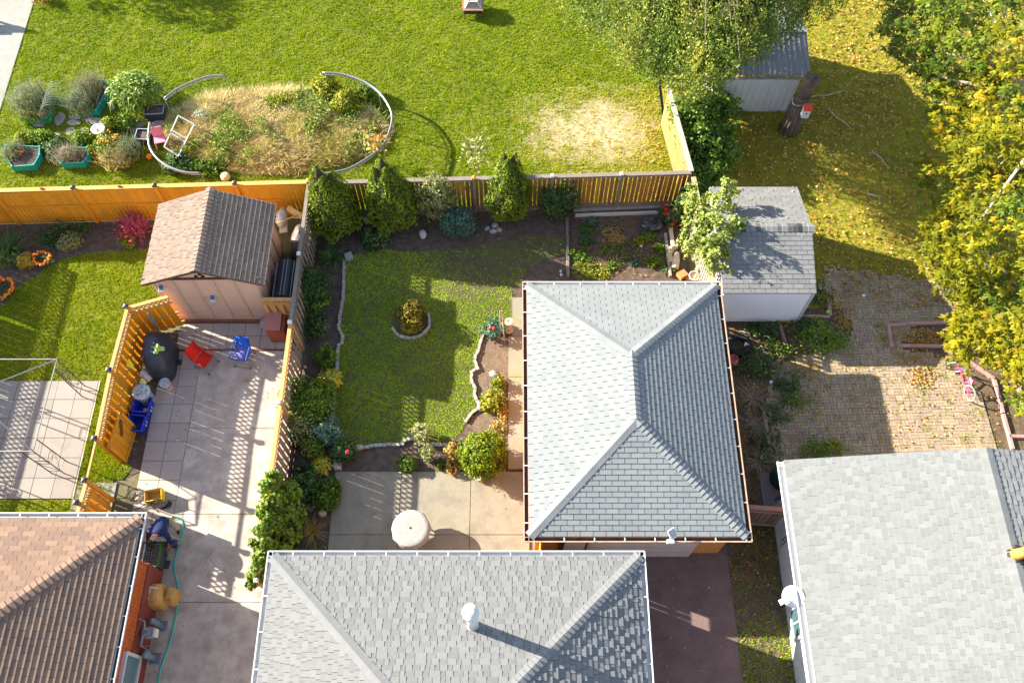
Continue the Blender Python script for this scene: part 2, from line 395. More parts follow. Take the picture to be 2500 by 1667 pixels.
pat_poly = [(px1-5.2, py0-.05), (px1+.08, py0-.05), (px1+.08, py1+.05), (px1-5.2, py1+.05)]
# ---- driveway
FX = -6.62                       # driveway fence line
drive_m = mat('driveway_concrete', (.416, .357, .313), (.507, .443, .389), sc=1.6, bump=.35, bsc=70, rough=.9, fine=.4, stain=(.277, .221, .197), ssc=2.1, slo=.42, shi=.70)
dxl = P(470, 1000).x
yj = [P(560, v).y for v in (857, 1046, 1255, 1470)]+[1.6]
db = sheet('driveway', [(-9.9, 1.6), (FX+.02, 1.6), (FX+.02, 13.55), (-11.3, 13.55), (-11.3, 9.6), (-11.95, 8), (-11.95, 5.5), (-9.9, 5.5)], -.012, joint_m)
for a, b in zip(yj[1:], yj[:-1]):
    x0 = dxl if b > P(560, 1250).y+.2 else -9.82
    inst('slab', ubox(drive_m), frame(Vector(((x0+FX)/2, (a+b)/2, 0)), Vector((FX-x0-.012, 0, 0)), Vector((0, b-a-.014, 0)), Vector((0, 0, .05))), db)
pav_m = mat('paving_stone', (.352, .296, .271), (.415, .355, .323), sc=5, bump=.25, bsc=80, rough=.85, fine=.15, orand=True, tints=[(.370, .305, .283), (.326, .274, .262), (.415, .347, .307), (.352, .296, .259)], tamt=.6, stain=(.265, .212, .178), ssc=3, slo=.55, shi=.85)
yt0, yt1 = P(560, 853).y, P(560, 790).y
nx = 7; wx = (FX-.35-P(440, 800).x)/nx; xs0 = P(440, 800).x
for j in range(2):
    for i in range(nx):
        h = (yt1-yt0)/2
        inst('slab', ubox(pav_m), frame(Vector((xs0+(i+.5)*wx, yt0+(j+.5)*h, rnd.uniform(-.002, .002))), Vector((wx-.016, 0, 0)), Vector((0, h-.016, 0)), Vector((0, 0, .05))), db)
piece('kerb_board', mat('dark_red_timber', (.16, .045, .035), (.20, .06, .045), sc=6), (dxl, yt0-.035, .01), (FX-.1, yt0-.035, .01), .055, .07, db)
h = .605; yy = yt0-.08; r = 0
while yy > P(400, 1320).y:
    n = 2 if yy > 8.05 else 3
    for i in range(n):
        cx = dxl-(i+.5)*.61
        if cx-.3 < -11.4: continue
        if yy-h < 5.6 and cx < -9.85+.3 and False: continue
        inst('slab', ubox(pav_m), frame(Vector((cx, yy-h/2, rnd.uniform(-.002, .002))), Vector((.595, 0, rnd.uniform(-.004, .004))), Vector((0, h-.014, rnd.uniform(-.004, .004))), Vector((0, 0, .05))), db)
    yy -= h; r += 1
gate_slab_y = P(240, 1195).y
for i in range(4):
    for j in range(2):
        cx = dxl-.61*3-(i+.5)*.61
        if cx < px1+.1: continue
        inst('slab', ubox(slab_m), frame(Vector((cx, gate_slab_y+.02-.6*j-.1, 0)), Vector((.595, 0, 0)), Vector((0, .59, 0)), Vector((0, 0, .05))), db)
sheet('garden_soil', pp([(300, 1060), (372, 1030), (345, 1150), (318, 1160)]), .004, soil_m)
x, y = scatter(lawn_left, 420, [pat_poly]); k = vis(x, y) ; x, y = x[k], y[k]
sheet('lawn', pp([(213, 1078), (255, 1072), (300, 1120), (325, 1140), (300, 1170), (203, 1172)]), .014, lawn_soil)
x2, y2 = scatter(pp([(213, 1080), (255, 1075), (300, 1125), (322, 1140), (300, 1168), (205, 1170)]), 420)
for pl_, n_ in (([(-11, 2), (FX, 2), (FX, 13.3), (-11, 13.3)], 2.2), ([(-6, 5.4), (.4, 5.4), (.4, 8), (-6, 8)], 2.5), ([(3.4, 1.5), (6.2, 1.5), (6.2, 5.5), (3.4, 5.5)], 7)): litter('fallen_leaves', pl_, n_, .05, z=.035, hz=.01)
x3, y3 = scatter(pp([(245, 935), (262, 905), (232, 1070), (180, 1215), (172, 1215), (215, 1060)]), 420)
x = np.concatenate([x, x2, x3]); y = np.concatenate([y, y2, y3])
t = .55+.2*fbm(x, y, 1.4, 31)+.13*fbm(x, y, 6, 32)
blades('grass', x, y, .075, .024, grass_m, tint=np.clip(t, .03, .97), per=4, lean=.7)
# ---- middle garden
sheet('garden_soil', [(FX, BF(FX)), (5.9, BF(5.9)), (5.9, 13.4), (.5, 13.4), (.5, 5.6), (FX, 5.6)], 0.0, soil_m)
ML = pp([(846, 628), (841, 655), (839, 727), (830, 779), (828, 804), (836, 823), (827, 846), (822, 919), (811, 1030), (815, 1075), (862, 1100), (887, 1093), (983, 1085), (1002, 1075), (1024, 1082), (1047, 1086), (1091, 1088), (1128, 1050), (1139, 1027), (1174, 995), (1171, 983), (1158, 951), (1150, 919), (1165, 897), (1162, 877), (1178, 823), (1205, 800), (1250, 800), (1251, 700), (1275, 690), (1300, 640), (1380, 620), (1380, 575), (1300, 575), (1180, 600), (1080, 612), (1000, 618), (930, 610)])
ML = [(p.x, p.y) for p in ML]
sheet('lawn', ML, .006, mat('thin_lawn_soil', (.075, .062, .038), (.09, .095, .03), sc=3, bump=.8, bsc=30, rough=1))
ring_c = P(1003, 783)
ring_poly = ell(ring_c, .62, .60, wob=0)
x, y = scatter(ML, 640, [ring_poly]); bare = fbm(x, y, 1.2, 41)
edge = np.clip((y-13.6)/1.6, 0, 1)*np.clip((x+3.5)/2, 0, 1)
k = nr.random(len(x)) < np.clip(1.1-.95*np.clip(edge+.25*fbm(x, y, 2.2, 44), 0, 1)-.25*np.clip(bare, 0, 1), .06, 1); x, y = x[k], y[k]
t = .42+.2*fbm(x, y, 1.6, 42)+.12*fbm(x, y, 6, 43)+.25*np.clip((y-13)/2.5, 0, 1)
blades('grass', x, y, .034, .026, shade_grass_m, tint=np.clip(t, .03, .97), per=4, lean=1.5)
# bare soil of the scalloped bed
sheet('garden_soil', pp([(1240, 1100), (1140, 1040), (1174, 995), (1150, 919), (1165, 880), (1180, 822), (1250, 822)]), .010, dry_soil)
patio_m = mat('stained_concrete', (.260, .234, .178), (.296, .270, .214), sc=1.5, bump=.4, bsc=70, rough=.9, fine=.4, stain=(.155, .135, .11), ssc=1.5, slo=.44, shi=.72)
walk_m = mat('mossy_concrete', (.232, .220, .174), (.273, .249, .191), sc=1.6, bump=.4, bsc=70, rough=.9, fine=.25, stain=(.232, .191, .029), ssc=1.5, slo=.52, shi=.75)
pb = sheet('patio', [(P(819, 1153).x-.02, 4.2), (.52, 4.2), (.52, P(1000, 1150).y), (P(819, 1153).x-.02, P(1000, 1150).y)], .002, joint_m)
pxs = [P(819, 1153).x, P(976, 1240).x, P(1148, 1240).x, .5]; pys = [P(1000, 1152).y, P(1000, 1305.6).y, P(1000, 1305.6).y-1.8]
for i in range(3):
    for j in range(2):
        inst('slab', ubox(patio_m), frame(Vector(((pxs[i]+pxs[i+1])/2, (pys[j]+pys[j+1])/2, .02)), Vector((pxs[i+1]-pxs[i]-.016, 0, 0)), Vector((0, pys[j]-pys[j+1]-.016, 0)), Vector((0, 0, .06))), pb)
wb = sheet('walkway', [(-.05, P(1250, 1100).y), (.5, P(1250, 1100).y), (.5, P(1250, 728).y), (-.05, P(1250, 728).y)], .014, joint_m)
wy = [P(1250, v).y for v in (728, 822, 922, 1034, 1146)]
for i in range(4):
    x0 = P(1251, 760).x if i == 0 else P(1241, 950).x
    inst('slab', ubox(walk_m), frame(Vector(((x0+.5)/2, (wy[i]+wy[i+1])/2, .02)), Vector((.5-x0, 0, 0)), Vector((0, wy[i]-wy[i+1]-.014, 0)), Vector((0, 0, .07))), wb)
# ---- asphalt drive and grass strip
asph_m = mat('asphalt', (.161, .115, .113), (.210, .152, .146), sc=2, bump=1.0, bsc=110, rough=.95, fine=.45, stain=(.120, .085, .085), ssc=1.4)
ax1 = P(1785, 1400).x
ap = [(.3, 1.2), (P(1815, 1660).x, 1.2), (P(1775, 1345).x, P(1775, 1345).y), (P(1775, 1345).x, 6.3), (.3, 6.3)]
sheet('asphalt_drive', ap, .016, asph_m)
gs = [(P(1775, 1345).x, 6.4), (7.6, 6.9), (7.55, 1.2), (P(1815, 1660).x, 1.2)]
sheet('lawn', gs, .010, soil_m)
x, y = scatter(gs, 380); k = nr.random(len(x)) < np.clip(.55-.4*fbm(x, y, 1.5, 51)+np.clip((4.2-y)*.5, 0, .5)-np.clip((y-5)*.25, 0, .4), .05, 1); x, y = x[k], y[k]
t = .5+.2*fbm(x, y, 2, 52)
blades('grass', x, y, .065, .024, shade_grass_m, tint=np.clip(t, .03, .97), per=4, lean=.7)
litter('fallen_leaves', [(p[0], p[1]) for p in gs], 9, .06, z=.04)
# ---- brick paved yard on the right
brick_m = mat('paving_brick', (.290, .213, .152), (.333, .265, .183), sc=6, bump=.4, bsc=60, rough=.9, fine=.2, orand=True, tints=[(.304, .228, .165), (.247, .184, .140), (.362, .294, .196), (.326, .235, .171), (.275, .235, .177)], tamt=.8)
brick_area = pp([(2015, 652), (2300, 690), (2330, 760), (2230, 795), (2200, 850), (2290, 870), (2390, 960), (2440, 1110), (2400, 1160), (1900, 1160), (1870, 1000), (1880, 900), (1960, 870), (2060, 850), (2085, 800), (2050, 760), (2010, 700)])
BA = [(p.x, p.y) for p in brick_area]
ysoil = [(6.3, 17.3), (9.25, 17.3), (9.25, 13.9), (10.6, 14.0), (16, 13), (17, 5), (6.2, 5), (6.2, 13.4)]
sheet('garden_soil', ysoil, .012, mat('leafy_soil', (.09, .07, .045), (.16, .115, .07), sc=5, bump=1.5, bsc=30, rough=1, fine=.4))
bb = sheet('brick_paving', BA, .018, mat('mossy_joint', (.09, .075, .04), (.10, .11, .03), sc=4, rough=1, bump=1, bsc=50))
cands = []; bw, bh = .205, .1025; gap = .011; ang = R(1.5); ca, sa = math.cos(ang), math.sin(ang)
o0 = (min(p[0] for p in BA), min(p[1] for p in BA))
for i in range(0, 40):
    for j in range(-4, 44):
        for q in range(2):
            lx, ly = i*bw, j*bw
            if (i+j) % 2 == 0: cx, cy, w, hh = lx+bw/2, ly+bh*(q+.5), bw, bh
            else: cx, cy, w, hh = lx+bh*(q+.5), ly+bw/2, bh, bw
            X, Y = o0[0]+cx*ca-cy*sa, o0[1]+cx*sa+cy*ca
            cands.append((X, Y, w, hh))
X = np.array([c[0] for c in cands]); Y = np.array([c[1] for c in cands]); kk = in_poly(X, Y, BA) & vis(X, Y, 10)
cands = [c for c, q in zip(cands, kk) if q]
cands.sort(key=lambda c: (Vector((c[0], c[1], -CAM_H))).length)
jm = MB(); jt = []
for n, (X, Y, w, hh) in enumerate(cands):
    dz = rnd.uniform(-.006, .006); tx, ty = rnd.uniform(-.02, .02), rnd.uniform(-.02, .02)
    cc = Vector((X, Y, .022+dz)); a_ = Vector((ca*(w-gap), sa*(w-gap), tx*w)); b_ = Vector((-sa*(hh-gap), ca*(hh-gap), ty*hh)); c_ = Vector((0, 0, .04))
    if n < 300: inst('brick', ubox(brick_m), frame(cc, a_, b_, c_), bb)
    else: jm.obox(cc, a_/2, b_/2, c_/2); jt += [rnd.random()]*8
jm.build('bricks', brick_m, bb, kind='stuff', tint=jt)
# ================================================================== ROOFS
def clip_poly(poly, cl):
    """Sutherland-Hodgman; cl convex and counter-clockwise"""
    out = poly
    for i in range(len(cl)):
        ax, ay = cl[i]; bx, by = cl[(i+1) % len(cl)]
        inp, out = out, []
        if not inp: return []
        side = lambda p: (bx-ax)*(p[1]-ay)-(by-ay)*(p[0]-ax)
        for k in range(len(inp)):
            p, q = inp[k], inp[(k+1) % len(inp)]; sp, sq = side(p), side(q)
            if sp >= 0: out.append(p)
            if (sp >= 0) != (sq >= 0):
                t = sp/(sp-sq); out.append((p[0]+t*(q[0]-p[0]), p[1]+t*(q[1]-p[1])))
    return out
def area2(p): return abs(sum(p[i][0]*p[(i+1) % len(p)][1]-p[(i+1) % len(p)][0]*p[i][1] for i in range(len(p))))/2
STY = {'tab': dict(w=[.335], exp=.143, gap=.015, t=[.018]),
       'dim': dict(w=[.11, .15, .18, .22, .26], exp=.143, gap=.009, t=[.024, .011]),
       'grey': dict(w=[.335], exp=.150, gap=.014, t=[.013]),
       'fine': dict(w=[.14, .18, .21, .25], exp=.15, gap=.003, t=[.018, .009]),
       'brown': dict(w=[.335], exp=.143, gap=.009, t=[.026])}
def roof_face(pts, style, seed):
    st = STY[style]; g = random.Random(seed); pts = [Vector(p) for p in pts]
    ex = (pts[1]-pts[0]).normalized(); n = ex.cross(pts[2]-pts[0]).normalized()
    if n.z < 0: n = -n
    ey = n.cross(ex); o = pts[0]
    p2 = [((p-o).dot(ex), (p-o).dot(ey)) for p in pts]
    A = sum(p2[i][0]*p2[(i+1) % len(p2)][1]-p2[(i+1) % len(p2)][0]*p2[i][1] for i in range(len(p2)))
    if A < 0: p2 = p2[::-1]
    x0, x1 = min(p[0] for p in p2), max(p[0] for p in p2); ymax = max(p[1] for p in p2)
    e = st['exp']; out = []; k = 0
    while k*e < ymax:
        y0 = k*e; x = x0-g.random()*st['w'][-1] if len(st['w']) > 1 else x0-.335*(.5*(k % 2))-.02
        idx = g.randrange(2)
        while x < x1:
            w = g.choice(st['w']); t = st['t'][idx % len(st['t'])]; idx += 1
            rect = [(x, y0), (x+w-st['gap'], y0), (x+w-st['gap'], y0+e+.012), (x, y0+e+.012)]
            cp = clip_poly(rect, p2)
            if len(cp) >= 3 and area2(cp) > .0015:
                full = abs(area2(cp)-area2(rect)) < 1e-6
                cx = sum(p[0] for p in cp)/len(cp); cy = sum(p[1] for p in cp)/len(cp); W = o+ex*cx+ey*cy
                out.append(dict(full=full, poly=cp, y0=y0, t=t, w=w, o=o, ex=ex, ey=ey, n=n, W=W, a=area2(cp)/((W-Vector((0, 0, CAM_H))).length**2), e=e, x=x, tint=g.random() if len(st['t']) == 1 else (g.random()*.5+(.5 if t < .012 else 0))))
            x += w
        k += 1
    return out
def sh_mesh(poly, y0, t, e):
    h = lambda y: .003+t*max(0., 1-(y-y0)/(e+.012))
    n = len(poly)
    vs = [(p[0], p[1], h(p[1])) for p in poly]+[(p[0], p[1], -.012) for p in poly]
    return vs, [tuple(range(n))]+[(i, n+i, n+(i+1) % n, (i+1) % n) for i in range(n)]
def shingles(roof, cands, m, nmax=300, m2=None):
    U, V = zip(*[Q(c['W']) for c in cands])
    for c, u, v in zip(cands, U, V): c['in'] = (-30 < u < 2530) and (-30 < v < 1697)
    cands = sorted([c for c in cands], key=lambda c: (not c['in'], -c['a']))
    cache = {}; JS = ((MB(), [], m), (MB(), [], m2 or m)); M0 = m
    for i, c in enumerate(cands):
        dk = bool(m2) and c['t'] < .0125; m = m2 if dk else M0; J, T, _ = JS[1 if dk else 0]
        if i < nmax and c['in']:
            if c['full']:
                key = (round(c['w'], 3), c['t'])
                if key not in cache:
                    r = [(p[0]-c['x'], p[1]-c['y0']) for p in c['poly']]
                    r = [(0, 0), (max(p[0] for p in r), 0), (max(p[0] for p in r), max(p[1] for p in r)), (0, max(p[1] for p in r))]
                    vs, fs = sh_mesh(r, 0, c['t'], c['e']); me = bpy.data.meshes.new('shingle'); me.from_pydata(vs, [], fs); me.materials.append(m); cache[key] = me
                me = cache[key]; oo = c['o']+c['ex']*c['x']+c['ey']*c['y0']
            else:
                vs, fs = sh_mesh(c['poly'], c['y0'], c['t'], c['e']); me = bpy.data.meshes.new('shingle'); me.from_pydata(vs, [], fs); me.materials.append(m); oo = c['o']
            inst('shingle', me, frame(oo, c['ex'], c['ey'], c['n']), roof)
        else:
            vs, fs = sh_mesh(c['poly'], c['y0'], c['t'], c['e'])
            J.add([c['o']+c['ex']*a+c['ey']*b+c['n']*z for a, b, z in vs], fs); T += [c['tint']]*len(vs)
    for J, T, mm in JS:
        if J.v: J.build('shingles', mm, roof, kind='stuff', tint=T)
def caps(roof, a, b, n1, n2, m, name='hip_cap', w=.14, exp=.14, t=.014):
    """bent cap pieces laid from a (low end) to b"""
    a, b = Vector(a), Vector(b); d = (b-a); L = d.length; d.normalize(); n1, n2 = Vector(n1).normalized(), Vector(n2).normalized()
    up = (n1+n2).normalized()
    s1 = n1.cross(d); s2 = n2.cross(d)
    if s1.dot(n2) > 0: s1 = -s1
    if s2.dot(n1) > 0: s2 = -s2
    ln = exp+.05
    def row(k, h): return [d*k+s1*w+n1*h, d*k+up*(h*1.25), d*k+s2*w+n2*h]
    vs = row(0, t+.022)+row(ln, .012)+row(0, -.004)+row(ln, -.01)
    fs = [(0, 1, 4, 3), (1, 2, 5, 4), (0, 6, 7, 1), (1, 7, 8, 2), (0, 3, 9, 6), (2, 8, 11, 5)]
    me = bpy.data.meshes.new(name); me.from_pydata([tuple(v) for v in vs], [], fs); me.materials.append(m)
    k = 0.0
    while k < L-.05:
        inst(name, me, Matrix.Translation(a+d*k), roof); k += exp
def nrm(p):
    n = (Vector(p[1])-Vector(p[0])).cross(Vector(p[2])-Vector(p[0])).normalized()
    return n if n.z > 0 else -n
def deck(faces, eave_loop, m, parent, th=.14):
    """roof body: boards under the shingles, fascia and soffit"""
    b = MB()
    for f in faces:
        n = nrm(f); pts = [Vector(p)-n*.012 for p in f]
        if (pts[1]-pts[0]).cross(pts[2]-pts[0]).z < 0: pts = pts[::-1]
        b.add(pts, [tuple(range(len(pts)))])
    n = len(eave_loop); e = [Vector(p) for p in eave_loop]
    b.add([p-Vector((0, 0, .014)) for p in e]+[p-Vector((0, 0, th)) for p in e], [(i, n+i, n+(i+1) % n, (i+1) % n) for i in range(n)]+[tuple(range(n, 2*n))])
    return b.build('roof', m, parent)
def gutter(parent, a, b, out, m, strap_m, w=.12, step=.78, fill=None, ends=(0, 0)):
    a, b, out = Vector(a), Vector(b), Vector(out).normalized(); d = (b-a).normalized(); L = (b-a).length
    g = MB(); z = Vector((0, 0, 1))
    a0 = a-d*ends[0]; b0 = b+d*ends[1]
    g.bar(a0+out*w-z*.055, b0+out*w-z*.055, .012, .11); g.bar(a0+out*.012-z*.055, b0+out*.012-z*.055, .012, .11)
    g.bar(a0+out*w*.55-z*.105, b0+out*w*.55-z*.105, w*.95, .012); g.bar(a0+out*(w+.012)-z*.004, b0+out*(w+.012)-z*.004, .03, .012)
    o = g.build('gutter', m, parent)
    k = .12
    while k < L:
        p = a+d*k; piece('strap', strap_m, p+out*.005+z*.006, p+out*(w+.018)+z*.004, .028, .01, o); k += step
    if fill:
        MB().bar(a+out*w*.55-z*.085, b+out*w*.55-z*.085, w*.85, .02).build('leaf_litter', fill, o)
    return o
white_m = mat('white_metal', (.507, .514, .521), (.465, .472, .486), sc=3, rough=.45, spec=.4)
offw_m = mat('offwhite_metal', (.60, .58, .55), rough=.5)
rust_m = mat('brown_fascia', (.33, .20, .15), (.42, .29, .22), sc=5, rough=.7)
muck = mat('gutter_muck', (.035, .028, .025), (.09, .055, .03), sc=12, rough=1, bump=1)
deck_m = mat('roof_felt', (.06, .06, .06), rough=1)
Z = Vector((0, 0, 1))
def hip_roof(thing_o, X0, X1, Y0, Y1, ze, pitch, style, m, cap_m, th, seed, close_front=True):
    """hipped roof over a rectangle, ridge along the longer side; returns the roof part and its faces"""
    w, l = X1-X0, Y1-Y0
    if l >= w:
        r = w/2; zr = ze+r*pitch; A, B = Vector((X0+r, Y0+r, zr)), Vector((X0+r, Y1-r, zr))
    else:
        r = l/2; zr = ze+r*pitch; A, B = Vector((X0+r, Y0+r, zr)), Vector((X1-r, Y0+r, zr))
    sw, se, ne, nw = [Vector(p) for p in ((X0, Y0, ze), (X1, Y0, ze), (X1, Y1, ze), (X0, Y1, ze))]
    if l >= w: F = dict(W=[nw, sw, A, B], S=[sw, se, A], E=[se, ne, B, A], N=[ne, nw, B])
    else: F = dict(W=[nw, sw, A], S=[sw, se, B, A], E=[se, ne, B], N=[ne, nw, A, B])
    roof = deck(list(F.values()), [sw, se, ne, nw], deck_m, thing_o, th)
    return roof, F, (sw, se, ne, nw, A, B)
def sides(X0, X1, Y0, Y1, z0, z1, t=.12):
    b = MB(); b.box(X0, Y0, z0, X1, Y0+t, z1); b.box(X0, Y1-t, z0, X1, Y1, z1); b.box(X0, Y0+t, z0, X0+t, Y1-t, z1); b.box(X1-t, Y0+t, z0, X1, Y1-t, z1); return b
# ---------------------------------------------------------------- garage (middle, hipped)
sg1 = mat('garage_shingle', (.176, .192, .201), (.209, .223, .230), sc=.9, rough=.95, bump=.5, bsc=150, fine=.22, orand=True, tints=[(.191, .206, .216), (.167, .182, .191), (.213, .230, .238), (.199, .214, .221), (.180, .197, .208)], tamt=.55, stain=(.153, .166, .173), ssc=1.3, slo=.55, shi=.8)
W0, E0 = .345, 6.15; S0, N0 = 5.735, 13.43; ZG = 2.5
gar = thing('garage', 'square garage with a pale grey hipped shingle roof in the middle of the yards', 'garage', ((W0+E0)/2, (S0+N0)/2, 0))
r_, F, K = hip_roof(gar, W0+.1, E0-.1, S0+.1, N0-.1, ZG, .38, 'tab', sg1, sg1, .15, 1)
cs = []
for i, k in enumerate('WSEN'): cs += roof_face(F[k], 'tab', 10+i)
shingles(r_, cs, sg1)
NN = {k: nrm(F[k]) for k in F}
sw, se, ne, nw, A, B = K
caps(r_, sw, A, NN['S'], NN['W'], sg1); caps(r_, se, A, NN['S'], NN['E'], sg1); caps(r_, ne, B, NN['N'], NN['E'], sg1); caps(r_, nw, B, NN['N'], NN['W'], sg1); caps(r_, A, B, NN['W'], NN['E'], sg1, 'ridge_cap')
zf = Z*.02
gutter(gar, nw-zf, sw-zf, (-1, 0, 0), rust_m, white_m, fill=muck, ends=(.13, .13)); gutter(gar, sw-zf, se-zf, (0, -1, 0), rust_m, white_m, fill=muck, ends=(.13, .13))
gutter(gar, se-zf, ne-zf, (1, 0, 0), rust_m, white_m, fill=muck, ends=(.13, .13)); gutter(gar, ne-zf, nw-zf, (0, 1, 0), white_m, white_m, ends=(.13, .13))
brick_or = mat('orange_brick_face', (.42, .17, .05), (.50, .22, .07), sc=6, rough=.9, bump=.4)
sides(.62, 5.82, 6.0, 13.1, 0, 2.4).build('wall', brick_or, gar)
dm = mat('garage_door_paint', (.40, .34, .32), (.45, .38, .36), sc=3, rough=.6)
gd = MB().box(2.05, 5.9, .02, 5.0, 5.985, 2.2).build('garage_door', dm, gar)
for i in range(4): MB().box(2.12, 5.885, .08+i*.54, 4.93, 5.898, .08+i*.54+.46).build('panel', dm, gd)
MB().box(1.28, 5.95, .02, 1.42, 5.99, 2.3).build('door_trim', mat('dark_trim', (.03, .035, .04)), gar)
MB().box(1.42, 5.95, .02, 2.0, 5.99, 2.1).build('side_door', mat('beige_door', (.5, .42, .38), rough=.6), gar)
# solar lamp on the garage eave
sp = P(1640, 1305, 2.62)
t = thing('solar_floodlight', 'white solar floodlight with a tilted panel on the garage gutter', 'lamp', (sp.x, sp.y, 2.5))
MB().obox(sp+Vector((0, 0, .12)), (.085, .05, .03), (-.055, .10, .05), (0, -.004, .012)).build('solar_panel_frame', white_m, t)
MB().obox(sp+Vector((0, -.002, .134)), (.07, .041, .025), (-.045, .082, .041), (0, -.002, .004)).build('solar_cell', mat('solar_cell', (.10, .12, .16), rough=.2, spec=.5), t)
MB().box(sp.x-.12, sp.y-.20, 2.46, sp.x+.06, sp.y-.1, 2.58).build('lamp_head', white_m, t); MB().bar(sp+Vector((-.04, -.1, -.05)), sp+Vector((-.02, 0, .12)), .04, .04).build('bracket', white_m, t)
gt_ = thing('side_gate', 'orange slatted gate between the garage and the grey house', 'gate', (.75, 5.4, 0))
gm_ = mat('gate_orange', (.46, .20, .025), (.52, .24, .03), sc=4, rough=.7)
for i in range(7): piece('board', gm_, (.75, 4.92+i*.165, .05), (.75, 4.92+i*.165, 1.95), .148, .02, gt_, up=(1, 0, 0))
for z in (.3, 1.7): piece('rail', gm_, (.78, 4.84, z), (.78, 5.99, z), .04, .09, gt_)
# ---------------------------------------------------------------- grey house at the bottom
sg2 = mat('house_shingle', (.165, .173, .184), (.184, .194, .206), sc=1.0, rough=.95, bump=.6, bsc=140, fine=.28, orand=True, tints=[(.191, .194, .200), (.204, .206, .213), (.177, .181, .187), (.196, .199, .206)], tamt=.7)
hx0, hx1, hy1, ZH = -6.10, 3.30, 5.33, 2.9
half = (hx1-hx0)/2; hy0 = hy1-2*half+.0
house = thing('grey_house', 'bungalow with a mottled grey hipped roof and white gutters at the bottom edge', 'house', ((hx0+hx1)/2, hy1-half, 0))
r_, F, K = hip_roof(house, hx0+.1, hx1-.1, hy0-1.5, hy1-.1, ZH, .36, 'dim', sg2, sg2, .16, 2)
cs = []
for i, k in enumerate('WEN'): cs += [c for c in roof_face(F[k], 'dim', 20+i) if c['W'].y > -3]
sg2d = mat('house_shingle_dark', (.153, .156, .160), (.175, .179, .183), sc=1.0, rough=.95, bump=.6, bsc=140, fine=.28, orand=True, tints=[(.169, .172, .176), (.141, .145, .149), (.186, .189, .192)], tamt=.7)
shingles(r_, cs, sg2, m2=sg2d)
NN = {k: nrm(F[k]) for k in F}; sw, se, ne, nw, A, B = K
caps(r_, ne, B, NN['N'], NN['E'], sg2, w=.15); caps(r_, nw, B, NN['N'], NN['W'], sg2, w=.15)
gutter(house, ne-zf, nw-zf, (0, 1, 0), white_m, white_m, ends=(.13, .13)); gutter(house, nw-zf, Vector((nw.x, 1, ZH))-zf, (-1, 0, 0), white_m, white_m, ends=(.13, 0), step=.85); gutter(house, Vector((ne.x, 1, ZH))-zf, ne-zf, (1, 0, 0), white_m, white_m, ends=(0, .13))
sides(hx0+.5, hx1-.5, hy0-1, hy1-.5, 0, 2.75).build('wall', mat('grey_brick', (.35, .3, .27), (.4, .34, .3), sc=8, bump=.5), house)
# flue on that roof
fb = P(1154, 1530, 3.55); zb = None
for zz in np.linspace(2.9, 5, 200):
    p = P(1156, 1527, zz); pz = ZH+.36*min(hy1-.1-p.y, hx1-.1-p.x, p.x-hx0-.1)
    if pz >= zz: fb = Vector((p.x, p.y, pz))
zt = fb.z+.62
ch = thing('flue_pipe', 'white metal flue pipe with a round cap on the grey roof', 'chimney', fb)
MB().lathe((fb.x, fb.y, fb.z-.12), [(.135, 0), (.135, .16), (.12, .2), (.115, .26)], 20).build('flashing_collar', white_m, ch, True)
MB().lathe((fb.x, fb.y, fb.z), [(.125, .1), (.125, 1.68)], 20).build('pipe', white_m, ch, True)
MB().lathe((fb.x, fb.y, fb.z+1.6), [(.135, 0), (.19, .04), (.19, .15), (.175, .19), (.12, .20), (.11, .215), (.05, .225), (.0, .226)], 24).build('cap', white_m, ch, True)
# ---------------------------------------------------------------- brown house at the lower left
sgb = mat('brown_shingle', (.190, .123, .088), (.225, .146, .104), sc=1.2, rough=.95, bump=.6, bsc=140, fine=.25, orand=True, tints=[(.238, .156, .111), (.182, .123, .098), (.266, .176, .124), (.158, .109, .094), (.231, .153, .107)], tamt=.8)
bx, by, ZB = -9.52, 6.25, 2.8
bh = thing('brown_house', 'brick bungalow with a brown hipped roof at the lower left corner', 'house', (-14, 1.5, 0))
r_, F, K = hip_roof(bh, -19.5, bx-.02, -4.0, by-.02, ZB, .38, 'brown', sgb, sgb, .16, 3)
cs = []
for i, k in enumerate('EN'): cs += [c for c in roof_face(F[k], 'brown', 30+i) if c['W'].y > -2.5 and c['W'].x > -15.4]
shingles(r_, cs, sgb)
NN = {k: nrm(F[k]) for k in F}; sw, se, ne, nw, A, B = K
caps(r_, ne, ne+(B-ne)*min(1, 6.2/(B-ne).length), NN['N'], NN['E'], sgb, w=.17, exp=.15, t=.02)
gutter(bh, ne-zf, Vector((-15.5, ne.y, ZB))-zf, (0, 1, 0), white_m, white_m, ends=(.13, 0), step=.75, w=.13, fill=mat('gutter_grey', (.4, .38, .4)))
gutter(bh, Vector((ne.x, .8, ZB))-zf, ne-zf, (1, 0, 0), white_m, white_m, ends=(0, .13), step=.72, w=.10, fill=muck)
brk = mat('red_brick', (.40, .085, .02), (.50, .12, .03), sc=7, rough=.85, bump=.3, fine=.2, orand=True, tints=[(.46, .11, .025), (.38, .08, .02), (.52, .14, .035)], tamt=.6)
mort = mat('pale_mortar', (.42, .24, .13), rough=1)
wl = MB().box(-19, -3.5, 1.1, -9.86, 5.45, 2.7).build('wall', mort, bh)
MB().box(-19, -3.5, -.04, -9.80, 5.47, 1.1).build('foundation', mat('dark_red_render', (.16, .04, .03), (.20, .055, .04), sc=3, rough=.9), bh)
cands = []
for r in range(20):
    z0 = 1.11+r*.079; y = 5.44-.1*(r % 2)
    while y > .9:
        cands.append((y-.105, z0+.035)); y -= .222
cands.sort(key=lambda c: (Vector((-9.8, c[0], c[1]-CAM_H))).length); jm = MB(); jt = []
